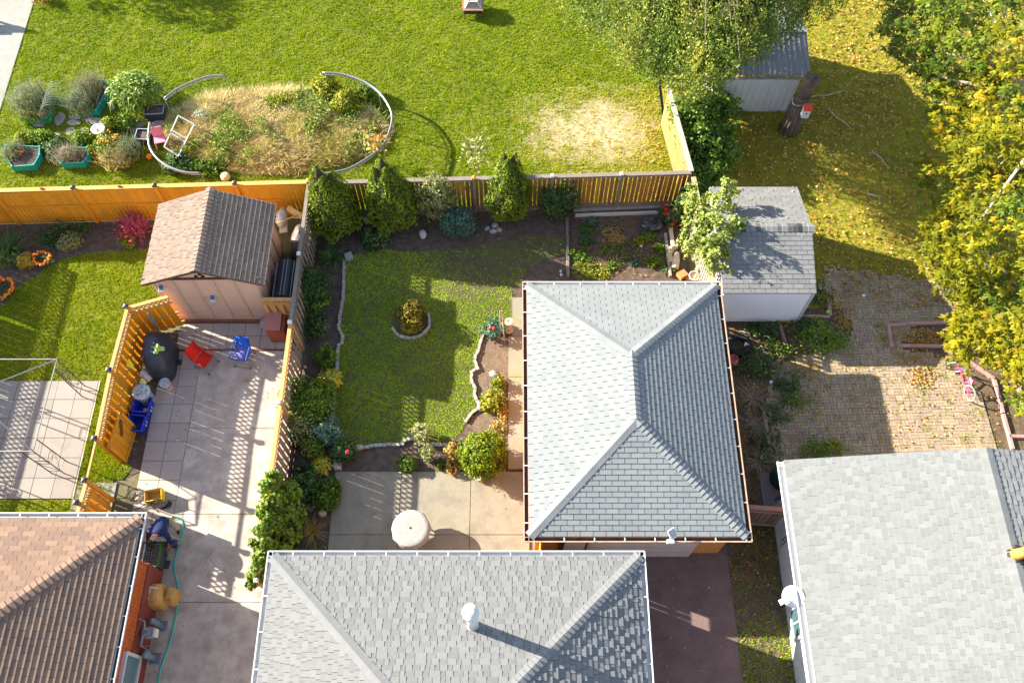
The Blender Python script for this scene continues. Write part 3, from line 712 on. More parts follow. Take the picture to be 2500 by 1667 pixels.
for n, (y, z) in enumerate(cands):
    if n < 290 and Q((-9.8, y, z))[1] < 1690: inst('brick', ubox(brk), frame(Vector((-9.85, y, z)), Vector((.05, 0, 0)), Vector((0, .206, 0)), Vector((0, 0, .068))), wl)
    else: jm.obox((-9.85, y, z), (.025, 0, 0), (0, .103, 0), (0, 0, .034)); jt += [rnd.random()]*8
jm.build('bricks', brk, wl, kind='stuff', tint=jt)
wz = P(332, 1650, .85); wf = MB().box(-9.83, 1.2, .55, -9.74, 3.15, .62).box(-9.83, 1.2, 1.5, -9.74, 3.15, 1.58).box(-9.83, 3.07, .62, -9.74, 3.15, 1.5).build('window', white_m, bh)
MB().box(-9.81, 1.2, .62, -9.785, 3.07, 1.5).build('pane', mat('window_glass', (.10, .17, .2), rough=.08, spec=.6), wf)
# ---------------------------------------------------------------- house on the right
sgr = mat('right_shingle', (.196, .206, .206), (.222, .231, .231), sc=1.5, rough=.95, bump=.6, bsc=140, fine=.25, orand=True, tints=[(.209, .218, .218), (.176, .186, .186), (.239, .245, .245), (.196, .206, .206), (.167, .178, .178), (.222, .231, .231)], tamt=.5, stain=(.15, .155, .15), ssc=.9, slo=.55, shi=.95)
rx0, rxr, ry1, ZR, ZRR = 7.24, 12.15, 7.83, 2.68, 3.62
rh = thing('right_house', 'white and brick house with a low pale grey gable roof at the lower right', 'house', (rxr, 2, 0))
rW = [Vector((rx0, ry1, ZR)), Vector((rx0, -4, ZR)), Vector((rxr, -4, ZRR)), Vector((rxr, ry1, ZRR))]
rE = [Vector((2*rxr-rx0, -4, ZR)), Vector((2*rxr-rx0, ry1, ZR)), Vector((rxr, ry1, ZRR)), Vector((rxr, -4, ZRR))]
rd = MB()
for f in (rW, rE):
    n = nrm(f); q = [p-n*.012 for p in f]; q2 = [p-n*.14 for p in f]
    if (q[1]-q[0]).cross(q[2]-q[0]).z < 0: q = q[::-1]; q2 = q2[::-1]
    rd.add(q+q2, [(0, 1, 2, 3), (7, 6, 5, 4)]+[(i, i+4, (i+1) % 4+4, (i+1) % 4) for i in range(4)])
roofR = rd.build('roof', deck_m, rh)
def keepR(c): return c['W'].y > -2.5 and c['W'].x < 15.4
cs = [c for i, f in enumerate((rW, rE)) for c in roof_face(f, 'fine', 40+i) if keepR(c)]
shingles(roofR, cs, sgr)
caps(roofR, Vector((rxr, ry1, ZRR)), Vector((rxr, .8, ZRR)), nrm(rW), nrm(rE), sgr, 'ridge_cap', w=.17)
gutter(rh, Vector((rx0, ry1-.02, ZR))-zf, Vector((rx0, .6, ZR))-zf, (-1, 0, 0), white_m, white_m, w=.16, step=40, fill=mat('gutter_white', (.66, .62, .58)))
wall_w = mat('white_wall', (.496, .496, .496), (.560, .560, .560), sc=3, rough=.8, stain=(.240, .256, .288), ssc=2.5, slo=.6, shi=.75)
sides(7.55, 17.2, -3.5, 7.3, -.04, 1.55).build('wall', wall_w, rh)
wb2 = sides(7.6, 17.1, -3.4, 7.25, 1.55, 2.75).build('brick_wall', mat('dark_mortar', (.42, .24, .17), rough=1), rh)
brk2 = mat('brown_brick', (.27, .10, .06), (.33, .13, .08), sc=7, rough=.9, fine=.2, orand=True, tints=[(.30, .11, .07), (.24, .085, .055), (.36, .15, .09)], tamt=.6)
jm = MB(); jt = []; cands = []
for r in range(14):
    y = 7.2-.11*(r % 2); z = 1.6+r*.079
    while y > 1: cands.append((y-.105, z)); y -= .222
cands.sort(key=lambda c: Q((7.6, c[0], c[1]))[1] > 1690)
for n, (y, z) in enumerate(cands):
    if n < 250: inst('brick', ubox(brk2), frame(Vector((7.605, y, z+.034)), Vector((.05, 0, 0)), Vector((0, .21, 0)), Vector((0, 0, .07))), wb2)
    else: jm.obox((7.605, y, z+.034), (.025, 0, 0), (0, .105, 0), (0, 0, .035)); jt += [rnd.random()]*8
jm.build('bricks', brk2, wb2, kind='stuff', tint=jt)
glass_m = mat('dark_glass', (.05, .09, .11), rough=.08, spec=.6)
for (v0, v1) in ((1305, 1332), (1480, 1560)):
    a, b = P(1900, v0, .9).y, P(1900, v1, .9).y
    w = MB().box(7.49, b, .45, 7.55, a, .52).box(7.49, b, 1.22, 7.55, a, 1.3).box(7.49, a-.07, .52, 7.55, a, 1.22).box(7.49, b, .52, 7.55, b+.07, 1.22).box(7.49, (a+b)/2-.02, .52, 7.54, (a+b)/2+.02, 1.22).build('window', white_m, rh)
    MB().box(7.52, b+.07, .52, 7.535, a-.07, 1.22).build('pane', glass_m, w)
# rusty flue on the right roof
q = P(2488, 1352, 3.7)
fl = thing('rusty_vent_pipe', 'rusty orange vent pipe on a tarred base beside the right roof ridge', 'vent pipe', q)
MB().lathe((q.x, q.y, 3.58), [(.28, 0), (.25, .05), (.16, .07)], 18).build('tar_collar', mat('black_tar', (.03, .022, .018), rough=.6), fl, True)
orr = mat('rusty_orange', (.55, .26, .05), (.42, .17, .04), sc=8, rough=.7)
MB().tube([(q.x-.05, q.y, 3.6), (q.x+.0, q.y+.0, 3.78), (q.x+.14, q.y+.03, 3.86), (q.x+.5, q.y+.08, 3.9)], [.15, .13, .12, .115], 12).build('pipe', orr, fl, True)
# satellite dish on the right house
d0 = P(1938, 1455, 2.5)
sd = thing('satellite_dish', 'white satellite dish with its feed arm on the right house eave', 'satellite dish', (d0.x, d0.y, 2.3))
ax = Vector((-.45, -.25, .86)).normalized()
MB().lathe(d0+ax*.02, [(.0, 0), (.15, .025), (.27, .085), (.275, .08), (.15, .01), (0, -.015)], 24, ax).build('dish', white_m, sd, True)
MB().tube([d0+Vector((0, -.1, 0)), P(1925, 1466, 2.5), P(1914, 1467, 2.6)], .022, 6).build('feed_arm', white_m, sd)
e = P(1911, 1467, 2.62); MB().obox(e, (.07, .03, 0), (-.025, .06, 0), (0, 0, .06)).build('receiver', offw_m, sd)
MB().tube([d0, d0+Vector((.05, -.12, -.15)), (7.5, d0.y-.2, 2.2)], .025, 6).build('mast', white_m, sd)
# ---------------------------------------------------------------- garden sheds
tan_m = mat('tan_siding', (.546, .342, .252), (.588, .380, .279), sc=2, rough=.75, bump=.1)
trim_m = mat('tan_trim', (.50, .35, .22), rough=.7)
dk_brown = mat('dark_brown_trim', (.10, .05, .035), rough=.7)
sgs = mat('shed_shingle', (.174, .125, .100), (.203, .154, .124), sc=1.2, rough=.95, bump=.6, bsc=140, fine=.25, orand=True, tints=[(.191, .147, .121), (.162, .123, .100), (.220, .173, .140), (.197, .150, .124)], tamt=.7)
bs = thing('brown_shed', 'tan sided garden shed with a brown shingle gable roof and ramp board', 'shed', (-9.24, 15, 0))
sx0, sx1, sxr, sy0, sy1, ZS, ZSR = -10.97, -7.32, -9.145, 13.31, 16.22, 2.55, 3.33
fw = [Vector((sx0, sy1, ZS)), Vector((sx0, sy0, ZS)), Vector((sxr, sy0, ZSR)), Vector((sxr, sy1, ZSR))]; fe = [Vector((sx1, sy0, ZS)), Vector((sx1, sy1, ZS)), Vector((sxr, sy1, ZSR)), Vector((sxr, sy0, ZSR))]
def gable_deck(faces, m, parent, th=.09):
    b = MB()
    for f in faces:
        n = nrm(f); q = [p-n*.012 for p in f]; q2 = [p-n*th for p in f]
        if (q[1]-q[0]).cross(q[2]-q[0]).z < 0: q = q[::-1]; q2 = q2[::-1]
        b.add(q+q2, [(0, 1, 2, 3), (7, 6, 5, 4)]+[(i, i+4, (i+1) % 4+4, (i+1) % 4) for i in range(4)])
    return b.build('roof', m, parent)
r_ = gable_deck((fw, fe), dk_brown, bs)
shingles(r_, roof_face(fw, 'dim', 50)+roof_face(fe, 'brown', 51), sgs)
caps(r_, Vector((sxr, sy0, ZSR)), Vector((sxr, sy1, ZSR)), nrm(fw), nrm(fe), sgs, 'ridge_cap', w=.15)
bw0, bw1, bf, bk = -10.78, -7.70, 13.52, 16.2
wm = MB(); zz = lambda x: ZS-.06+(1-abs(x-sxr)/1.83)*.75
wm.add([(bw0, bf, .12), (bw1, bf, .12), (bw1, bf, zz(bw1)), (sxr, bf, zz(sxr)), (bw0, bf, zz(bw0)), (bw0, bk, .12), (bw1, bk, .12), (bw1, bk, zz(bw1)), (sxr, bk, zz(sxr)), (bw0, bk, zz(bw0))],
       [(0, 1, 2, 3, 4), (9, 8, 7, 6, 5), (0, 4, 9, 5), (1, 6, 7, 2)])
wm.build('wall', tan_m, bs)
for i in range(6):
    x = bw0+.03+(bw1-bw0-.06)*i/5
    piece('batten', trim_m if i in (1, 2, 3, 4) else tan_m, (x, bf-.018, .14), (x, bf-.018, zz(bw0)-.02), .07, .028, bs, up=(0, 1, 0))
piece('trim_board', dk_brown, (bw0-.2, bf-.03, zz(bw0)+.0), (bw1+.2, bf-.03, zz(bw1)+.0), .05, .06, bs)
piece('trim_board', tan_m, (bw0, bf-.02, .16), (bw1, bf-.02, .16), .03, .10, bs)
for i in range(6):
    y = bf+.2+i*.5; piece('batten', trim_m, (bw1+.016, y, .14), (bw1+.016, y, zz(bw1)-.03), .025, .06, bs)
MB().box(bw0-.02, bf-.10, -.03, bw1+.02, bf+.1, .13).build('ramp_board', mat('brown_board', (.20, .08, .045), (.25, .10, .06), sc=4), bs)
def sol(name, lab, c, s=1.0, tilt=.5):
    t = thing(name, lab, 'lamp', c); c = Vector(c)
    MB().obox(c+Vector((0, -.03, .03)), (.085*s, 0, 0), (0, .09*s, .05*s), (0, -.008, .012)).build('panel_frame', white_m, t)
    MB().obox(c+Vector((0, -.035, .045)), (.065*s, 0, 0), (0, .065*s, .036*s), (0, -.003, .005)).build('solar_cell', mat('cell', (.08, .09, .12), rough=.2, spec=.5), t)
    MB().box(c.x-.08, c.y-.12, c.z-.12, c.x+.06, c.y-.03, c.z-.03).build('lamp_head', white_m, t)
c = P(520, 727, 1.5); sol('solar_wall_light', 'small white solar light in the middle of the tan shed front', (c.x, bf-.02, c.z), 1.0)
c = P(380, 712, 1.9); sol('solar_wall_light', 'small framed solar panel at the left end of the tan shed front', (bw0+.25, bf-.06, 2.15), 1.0)
t = thing('spotlight_pair', 'black twin spotlight under the shed gable peak', 'lamp', (sxr, bf-.05, 2.95))
MB().lathe((sxr-.06, bf-.12, 2.95), [(.03, 0), (.06, .02), (.05, .1)], 10, (-.5, -.7, -.3)).build('lamp_head', mat('black_plastic', (.02, .02, .022), rough=.4), t, True); MB().lathe((sxr+.07, bf-.12, 2.93), [(.03, 0), (.06, .02), (.05, .1)], 10, (.6, -.6, -.3)).build('lamp_head', bpy.data.materials['black_plastic'], t, True)
MB().box(sxr-.04, bf-.1, 2.9, sxr+.05, bf, 2.99).build('bracket', bpy.data.materials['black_plastic'], t)
# grey shed
sgg = mat('grey_shed_shingle', (.155, .158, .164), (.186, .189, .195), sc=1.5, rough=.95, bump=.6, bsc=140, fine=.25, orand=True, tints=[(.186, .189, .192), (.155, .158, .164), (.211, .214, .217), (.180, .183, .186)], tamt=.7)
gx0, gx1, gy0, gym, gy1, z0, z1 = 6.36, 9.20, 13.38, 15.38, 17.32, 1.95, 2.52
gs_ = thing('grey_shed', 'white garden shed with a grey shingle gable roof beside the small tree', 'shed', ((gx0+gx1)/2, gym, 0))
fs_ = [Vector((gx0, gy0, z0)), Vector((gx1, gy0, z0)), Vector((gx1, gym, z1)), Vector((gx0, gym, z1))]; fn_ = [Vector((gx1, gy1, z0)), Vector((gx0, gy1, z0)), Vector((gx0, gym, z1)), Vector((gx1, gym, z1))]
r_ = gable_deck((fs_, fn_), mat('shed_edge', (.30, .30, .31)), gs_)
shingles(r_, roof_face(fs_, 'grey', 60)+roof_face(fn_, 'grey', 61), sgg)
capm = mat('patched_cap', (.120, .120, .126), rough=.95, orand=True, tints=[(.204, .207, .210), (.180, .183, .186), (.198, .198, .204), (.042, .045, .051), (.186, .189, .192)], bump=.5, bsc=140)
caps(r_, Vector((gx0, gym, z1)), Vector((gx1, gym, z1)), nrm(fs_), nrm(fn_), capm, 'ridge_cap', w=.15, exp=.16)
wh = mat('white_cladding', (.74, .74, .78), rough=.5)
wm = MB(); a0, a1, b0, b1 = gx0+.08, gx1-.02, gy0+.08, gy1-.1
wm.add([(a0, b0, 0), (a1, b0, 0), (a1, b1, 0), (a0, b1, 0), (a0, b0, z0-.03), (a1, b0, z0-.03), (a1, b1, z0-.03), (a0, b1, z0-.03), (a1, gym, z1-.05), (a0, gym, z1-.05)], [(0, 1, 5, 4), (2, 3, 7, 6), (1, 2, 6, 8, 5), (3, 0, 4, 9, 7)])
wm.build('wall', wh, gs_)
for i in range(18):
    zz_ = .05+i*.105
    inst('cladding_board', ubox(wh), frame(Vector(((a0+a1)/2-.03, b0-.012, zz_+.048)), Vector((a1-a0-.06, 0, 0)), Vector((0, .02, -.004)), Vector((0, .012, .088))), gs_)
MB().box(a1-.05, b0-.04, 0, a1+.03, b0+.05, z0-.02).build('corner_trim', white_m, gs_)
# metal shed
ms = thing('metal_shed', 'grey ribbed metal shed under the weeping tree', 'shed', (8.9, 23.5, 0))
met = mat('grey_metal', (.216, .228, .252), (.252, .264, .282), sc=2, rough=.5, spec=.4, metal=.2)
mwall = mat('metal_siding', (.46, .45, .45), (.52, .51, .51), sc=2, rough=.6)
mx0, mx1, my0, mym, my1 = 7.0, 10.34, 21.92, 23.75, 25.6; z0, z1 = 2.0, 2.42
f1 = [Vector((mx0, my0, z0)), Vector((mx1, my0, z0)), Vector((mx1, mym, z1)), Vector((mx0, mym, z1))]; f2 = [Vector((mx1, my1, z0)), Vector((mx0, my1, z0)), Vector((mx0, mym, z1)), Vector((mx1, mym, z1))]
r_ = gable_deck((f1, f2), met, ms, .05)
for f in (f1, f2):
    n = nrm(f)
    for i in range(18):
        k = (i+.5)/18; a = f[0].lerp(f[1], k); b = f[3].lerp(f[2], k); piece('roof_rib', met, a+n*.008, b+n*.008, .028, .035, r_, up=n)
MB().bar(Vector((mx0, mym, z1+.012)), Vector((mx1, mym, z1+.012)), .22, .03).build('ridge_cap', met, r_)
wm = MB(); a0, a1, b0, b1 = mx0+.15, 10.12, 22.2, 25.4
wm.add([(a0, b0, 0), (a1, b0, 0), (a1, b1, 0), (a0, b1, 0), (a0, b0, z0), (a1, b0, z0), (a1, b1, z0), (a0, b1, z0), (a1, mym, z1-.03), (a0, mym, z1-.03)], [(0, 1, 5, 4), (2, 3, 7, 6), (1, 2, 6, 8, 5), (3, 0, 4, 9, 7)])
wm.build('wall', mwall, ms)
for i in range(13):
    x = a0+.12+i*.235; piece('siding_rib', mwall, (x, b0-.012, .02), (x, b0-.012, z0-.03), .035, .02, ms, up=(0, 1, 0))
MB().bar((mx0, my0-.02, z0-.01), (mx1, my0-.02, z0-.01), .05, .04).build('eave_trim', met, ms)
x = nr.uniform(mx0, mx1, 160); y = my0+.03+np.abs(nr.normal(size=160))*.03
V_, F_ = leaf_arrays(np.stack([x, y, np.full(160, z0+.03)], 1), .09, np.tile([0, 0, 1.], (160, 1)), .8, .3, jit=.4)
np_obj('fallen_leaves', V_, F_, fol('yellow_leaf', (.55, .36, .03), (.62, .45, .06), (.5, .28, .04)), None, tint4(nr.random(160)), kind='stuff')
def roof_leaves(f, n, size, m):
    f = [Vector(p) for p in f]; N_ = nrm(f); pts = []
    for _ in range(n):
        a, b = rnd.random(), rnd.random(); pts.append(f[0].lerp(f[1], a).lerp(f[3].lerp(f[2], a), b)+N_*.03)
    V_, F_ = leaf_arrays(np.array([tuple(p) for p in pts]), size, np.tile(tuple(N_), (n, 1)), .7, .2, jit=.2)
    return np_obj('fallen_leaves', V_, F_, m, None, tint4(nr.random(n)), kind='stuff')
roof_leaves(fn_, 60, .07, bpy.data.materials['pale_petal']); roof_leaves(fs_, 14, .06, bpy.data.materials['pale_petal'])
# ================================================================== FENCES
st_m = mat('stained_board', (.560, .235, .013), (.627, .275, .018), sc=3, rough=.7, bump=.2, bsc=40, stain=(.40, .19, .03), ssc=1.4, slo=.52, shi=.85, orand=True, tints=[(.605, .260, .015), (.526, .220, .013), (.650, .290, .020), (.582, .250, .015)], tamt=.7)
stl_m = mat('stained_rail', (.540, .272, .066), (.594, .312, .084), sc=4, rough=.7)
or_m = mat('orange_board', (.571, .231, .009), (.632, .273, .013), sc=3, rough=.65, bump=.2, bsc=40, stain=(.36, .16, .03), ssc=1.6, slo=.52, shi=.85, orand=True, tints=[(.612, .263, .012), (.541, .226, .011), (.653, .294, .018)], tamt=.7)
orl_m = mat('orange_rail', (.495, .259, .091), (.540, .302, .119), sc=4, rough=.7)
wea_m = mat('weathered_board', (.203, .176, .143), (.247, .210, .165), sc=4, rough=.9, bump=.5, bsc=40, orand=True, tints=[(.225, .195, .158), (.188, .158, .128), (.270, .225, .173), (.240, .180, .120)], tamt=.8)
wer_m = mat('weathered_rail', (.171, .146, .123), (.202, .171, .143), sc=5, rough=.9, bump=.4, bsc=40)
mix_m = mat('mixed_board', (.24, .12, .03), (.30, .16, .05), sc=4, rough=.85, bump=.4, bsc=40, orand=True, tints=[(.10, .055, .03), (.36, .17, .03), (.13, .07, .04), (.42, .20, .035), (.18, .10, .045), (.33, .15, .03)], tamt=.9)
capb = mat('black_cap', (.03, .035, .05), rough=.35, spec=.5)
capw = mat('pale_cap', (.62, .62, .60), rough=.5)
def post(t, m, x, y, h, cm, w=.10, cw=.13):
    piece('post', m, (x, y, -.05), (x, y, h), w, w, t, up=(0, 1, 0))
    o = MB().add([(x-cw/2, y-cw/2, h), (x+cw/2, y-cw/2, h), (x+cw/2, y+cw/2, h), (x-cw/2, y+cw/2, h), (x-cw/2, y-cw/2, h+.06), (x+cw/2, y-cw/2, h+.06), (x+cw/2, y+cw/2, h+.06), (x-cw/2, y+cw/2, h+.06), (x, y, h+.10)],
                 [(3, 2, 1, 0), (0, 1, 5, 4), (1, 2, 6, 5), (2, 3, 7, 6), (3, 0, 4, 7), (4, 5, 8), (5, 6, 8), (6, 7, 8), (7, 4, 8)]).build('post_cap', cm, t)
def lattice(t, m, a, b, z0, z1, step=.105, w=.036, th=.012):
    a, b = Vector(a), Vector(b); d = b-a; L = d.length; d.normalize(); n = Vector((-d.y, d.x, 0)); H = z1-z0; M = MB()
    for sgn in (1, -1):
        k = -H
        while k < L:
            s0, s1 = k, k+H; zz0, zz1 = z0, z1
            if s0 < 0: zz0 += -s0; s0 = 0
            if s1 > L: zz1 -= s1-L; s1 = L
            if s1-s0 > .02:
                if sgn < 0: zz0, zz1 = z1-(zz0-z0), z1-(zz1-z0)
                M.bar(a+d*s0+n*th*.5*sgn+Vector((0, 0, zz0)), a+d*s1+n*th*.5*sgn+Vector((0, 0, zz1)), th, w, up=Vector((d.x*-sgn, d.y*-sgn, 1)))
            k += step*1.414
    return M.build('lattice', m, t)
def shadowbox(t, a, b, bm, rm, h=1.5, lat=.30, bw=.14, pitch=.118, z0=.06, off=.032, top_w=.10, two=True, top_m=None):
    """alternating boards on two sides of the rails, lattice band and cap rail above"""
    a, b = Vector((a[0], a[1], 0)), Vector((b[0], b[1], 0)); d = (b-a).normalized(); L = (b-a).length; n = Vector((-d.y, d.x, 0))
    zt = h+lat+.03 if lat else h+.02
    for z in (.25, h*.55, h-.05): piece('rail', rm, a+Vector((0, 0, z)), b+Vector((0, 0, z)), .035, .08, t)
    piece('top_rail', top_m or rm, a+Vector((0, 0, zt)), b+Vector((0, 0, zt)), top_w, .045, t)
    k = bw/2; i = 0
    while k < L-bw/3:
        s = off if (i % 2 or not two) else -off
        p = a+d*k+n*s
        piece('board', bm, p+Vector((0, 0, z0+rnd.uniform(-.01, .01))), p+Vector((0, 0, h)), bw-.006, .018, t, up=n)
        k += pitch; i += 1
    if lat:
        piece('rail', rm, a+Vector((0, 0, h+.015)), b+Vector((0, 0, h+.015)), .05, .045, t)
        lattice(t, rm, a, b, h+.035, h+lat+.01)
def flat_fence(t, a, b, bm, rm, h=1.82, bw=.142, gap=.008, side=1, rails=(.1, .95, 1.72), cap_w=.15, cap_m=None, board_z=.05, rail_side=-1):
    a, b = Vector((a[0], a[1], 0)), Vector((b[0], b[1], 0)); d = (b-a).normalized(); L = (b-a).length; n = Vector((-d.y, d.x, 0))*side
    for z in rails: piece('rail', rm, a+n*.03*rail_side+Vector((0, 0, z)), b+n*.03*rail_side+Vector((0, 0, z)), .04, .09, t)
    piece('top_rail', cap_m or rm, a+Vector((0, 0, h+.02)), b+Vector((0, 0, h+.02)), cap_w, .035, t)
    k = bw/2
    while k < L:
        p = a+d*k+n*.005
        piece('board', bm, p+Vector((0, 0, board_z)), p+Vector((0, 0, h)), bw-gap*rnd.uniform(.5, 1.4), .018, t, up=n); k += bw
# F1 stained fence behind the left yards
t = thing('stained_fence', 'golden stained board fence with black post caps behind the tan shed', 'fence', (-12, BF(-12), 0))
flat_fence(t, (-19.5, BF(-19.5)), (FX, BF(FX)), st_m, st_m, cap_m=stl_m, gap=.014)
for u in (-18, 182, 379, 573):
    p = P(u, 452, 1.9); post(t, st_m, p.x, BF(p.x)-.05, 1.93, capb, .10, .14)
post(t, stl_m, FX+.02, BF(FX)-.02, 1.9, stl_m, .13, .14)
for u, v in ((97, 473), (288, 466)):
    p = P(u, v, 1.9); c = Vector((p.x, BF(p.x), 1.875)); MB().obox(c, (.055, 0, 0), (0, .03, 0), (0, 0, .02)).build('solar_rail_light', capb, label='tiny black solar light on the %s of the golden fence top' % ('left part' if u < 150 else 'middle part'), cat='lamp', group='solar lights on the golden fence rail')
# F2 weathered fence
t = thing('weathered_fence', 'weathered brown board fence with light between its boards behind the cedars', 'fence', (0, BF(0), 0))
flat_fence(t, (FX+.12, BF(FX+.12)), (5.88, BF(5.88)), mix_m, wer_m, gap=.03, bw=.15, cap_m=wer_m, rails=(.2, 1.72), h=1.76)
for u, v, cm in ((952, 440, capw), (1157, 437, or_m), (1349, 434, capw), (1518, 424, capw)):
    p = P(u, v, 1.85); post(t, wer_m, p.x, BF(p.x)-.06, 1.86, cm, .10, .12)
piece('kick_board', wer_m, (FX+.2, BF(FX)-.06, .10), (5.3, BF(5.3)-.06, .10), .03, .12, t)
# F3 side fence of the back lawn
t = thing('cedar_fence', 'sunlit honey coloured slat fence along the right side of the back lawn', 'fence', (5.7, 20, 0))
hon = mat('honey_board', (.306, .179, .061), (.343, .208, .082), sc=3, rough=.8, bump=.3, bsc=40, orand=True, tints=[(.331, .196, .071), (.281, .162, .051), (.367, .231, .097)], tamt=.8)
flat_fence(t, (5.88, BF(5.88)), (5.42, 21.6), hon, wer_m, gap=.02, bw=.105, side=1, rail_side=-1, cap_m=mat('bleached_rail', (.372, .342, .288), rough=.8), rails=(.3, 1.6))
# F6 between the small tree and the garage
t = thing('slat_fence', 'bleached slat fence beside the small tree and the grey shed', 'fence', (6.1, 15.5, 0))
flat_fence(t, (6.28, 13.0), (5.95, 17.9), mat('bleached_slat', (.288, .252, .198), (.324, .288, .228), sc=4, rough=.9, orand=True, tints=[(.300, .264, .204), (.252, .216, .168), (.348, .312, .252)]), wer_m, gap=.06, bw=.16, side=-1, rail_side=-1, rails=(.3, 1.5), h=1.7, cap_m=mat('yellow_rail', (.364, .280, .154), (.420, .336, .196), sc=5))
# F4 driveway fence
wt = thing('driveway_fence', 'lattice topped fence between the driveway and the middle garden', 'fence', (FX, 11, 0))
ys = [BF(FX), P(739, 619, 1.9).y, P(710, 786, 1.9).y, P(687, 981, 1.9).y, 7.45, 4.85]
for i in range(5):
    shadowbox(wt, (FX, ys[i]-.06), (FX, ys[i+1]+.06), wea_m, wer_m if i < 2 else orl_m, h=1.48, lat=.30, top_w=.11, pitch=.124, bw=.14)
for i, y in enumerate(ys[1:]): post(wt, wer_m if i < 1 else orl_m, FX, y, 1.87, capw, .10, .115)
piece('bottom_board', mat('red_kick_board', (.16, .05, .03), (.2, .07, .045), sc=4), (FX+.09, 10.9, .12), (FX+.09, 5.6, .12), .03, .2, wt)
# short fence between shed and driveway fence
t = thing('corner_fence', 'short lattice topped fence closing the gap beside the tan shed', 'fence', (-7.1, 13.3, 0))
shadowbox(t, (-7.68, 13.32), (FX-.06, 13.32), wea_m if False else orl_m, orl_m, h=1.42, lat=.24, pitch=.123)
# F5 orange fence left of the driveway
ft = thing('orange_fence', 'orange lattice topped fence with black caps left of the driveway', 'fence', (-11.7, 11, 0))
q = [P(308, 748, 1.9), P(266, 903, 1.9), P(231, 1070, 1.9), P(207, 1172, 1.9), P(187, 1226, 1.9)]
f0 = P(412, 724, 1.8)
shadowbox(ft, (q[0].x, q[0].y), (f0.x-.02, f0.y), or_m, orl_m, h=1.5, lat=.27, pitch=.123, off=.018)
shadowbox(ft, (q[1].x, q[1].y), (q[0].x, q[0].y), or_m, orl_m, h=1.5, lat=.27, pitch=.123)
shadowbox(ft, (q[2].x, q[2].y), (q[1].x, q[1].y), or_m, orl_m, h=1.5, lat=.27, pitch=.123)
shadowbox(ft, (q[4].x+.02, q[4].y-.7), (q[3].x, q[3].y), or_m, orl_m, h=1.5, lat=.27, pitch=.123)
piece('gate_lintel', orl_m, (q[2].x, q[2].y, 1.8), (q[3].x, q[3].y, 1.8), .05, .05, ft)
for p in q: post(ft, or_m, p.x, p.y, 1.9, capb, .10, .14)
# gate leaf folded back against the fence
def gate_leaf(t, a, b, h, m, z0=.08, nb=6, thick=.03, hinge=True):
    a, b = Vector((a[0], a[1], 0)), Vector((b[0], b[1], 0)); d = (b-a).normalized(); L = (b-a).length; n = Vector((-d.y, d.x, 0))
    for i in range(nb):
        p = a+d*(L*(i+.5)/nb); piece('board', m, p+Vector((0, 0, z0)), p+Vector((0, 0, h)), L/nb-.018, .02, t, up=n)
    for z in (z0+.06, h-.06): piece('rail', m, a+Vector((0, 0, z))-n*.03, b+Vector((0, 0, z))-n*.03, .03, .10, t)
    for e in (.05, L-.05): piece('stile', m, a+d*e+Vector((0, 0, z0))-n*.03, a+d*e+Vector((0, 0, h))-n*.03, .10, .03, t, up=n)
    return d, n
ga, gb = P(845/2.75, 680+1238/2.75, .05), P(920/2.75, 680+1002/2.75, .05)
gt = thing('orange_gate', 'orange board gate swung open against the driveway fence, latch on its face', 'gate', ((ga.x+gb.x)/2, (ga.y+gb.y)/2, 0))
d_, n_ = gate_leaf(gt, (ga.x, ga.y), (gb.x, gb.y), 1.42, or_m)
piece('latch', mat('latch_wood', (.20, .09, .02)), Vector((ga.x, ga.y, .9))+d_*.55-n_*.06, Vector((ga.x, ga.y, 1.25))+d_*.9-n_*.06, .07, .04, gt)
# privacy fence of the next yard on the left (its shade falls on the left yard)
t = thing('far_left_fence', 'lattice topped fence of the neighbouring yard at the far left', 'fence', (-18.8, 10, 0))
for a, b in ((16.9, 14.4), (14.4, 11.9), (11.9, 9.4), (9.4, 6.9)): shadowbox(t, (-18.75, a), (-18.75, b+.05), wea_m, wer_m, h=1.65, lat=.33, pitch=.125)
# dark gate between garage and right house
a, b = P(1833, 1236, 1.75), P(1925, 1244, 1.75)
t = thing('dark_gate', 'dark brown board gate between the garage and the white house', 'gate', ((a.x+b.x)/2, a.y, 0))
flat_fence(t, (a.x-.15, a.y), (7.52, b.y), mat('dark_board', (.12, .07, .055), (.20, .13, .11), sc=5, bump=.4, bsc=40, orand=True, tints=[(.10, .06, .05), (.22, .15, .13), (.13, .08, .06)]), mat('reddish_rail', (.30, .19, .15), rough=.9), h=1.72, gap=.02, bw=.15, rails=(.3, 1.5), cap_w=.12)
# ================================================================== EDGING, TIMBERS, STONES
stone_m = mat('edging_stone', (.315, .300, .270), (.390, .375, .345), sc=6, bump=.6, bsc=50, rough=.95, fine=.2, orand=True, tints=[(.360, .345, .315), (.285, .270, .247), (.420, .405, .375), (.315, .292, .262)], tamt=.7)
def resample(pts, step):
    out = []; acc = 0
    for a, b in zip(pts[:-1], pts[1:]):
        L = (b-a).length; k = step-acc if out else 0
        while k <= L: out.append((a+(b-a)*(k/L), (b-a).normalized())); k += step
        acc = L-(k-step) if L else acc
    return out
def edging(lab, px, l=.115, w=.09, h=.10, m=stone_m, name='brick_edging', cat='edging', closed=False):
    pts = pp(px); c = pts[len(pts)//2]
    t = thing(name, lab, cat, (c.x, c.y, 0))
    for p, d in resample(pts, l):
        n = Vector((-d.y, d.x, 0)); j = rnd.uniform(-.012, .012)
        inst('edging_stone', ubox(m), frame(p+n*j+Vector((0, 0, h/2-.01+rnd.uniform(-.01, .01))), (d+n*rnd.uniform(-.08, .08))*(l-.014), n*w*rnd.uniform(.9, 1.1), Vector((0, 0, h))), t)
    return t
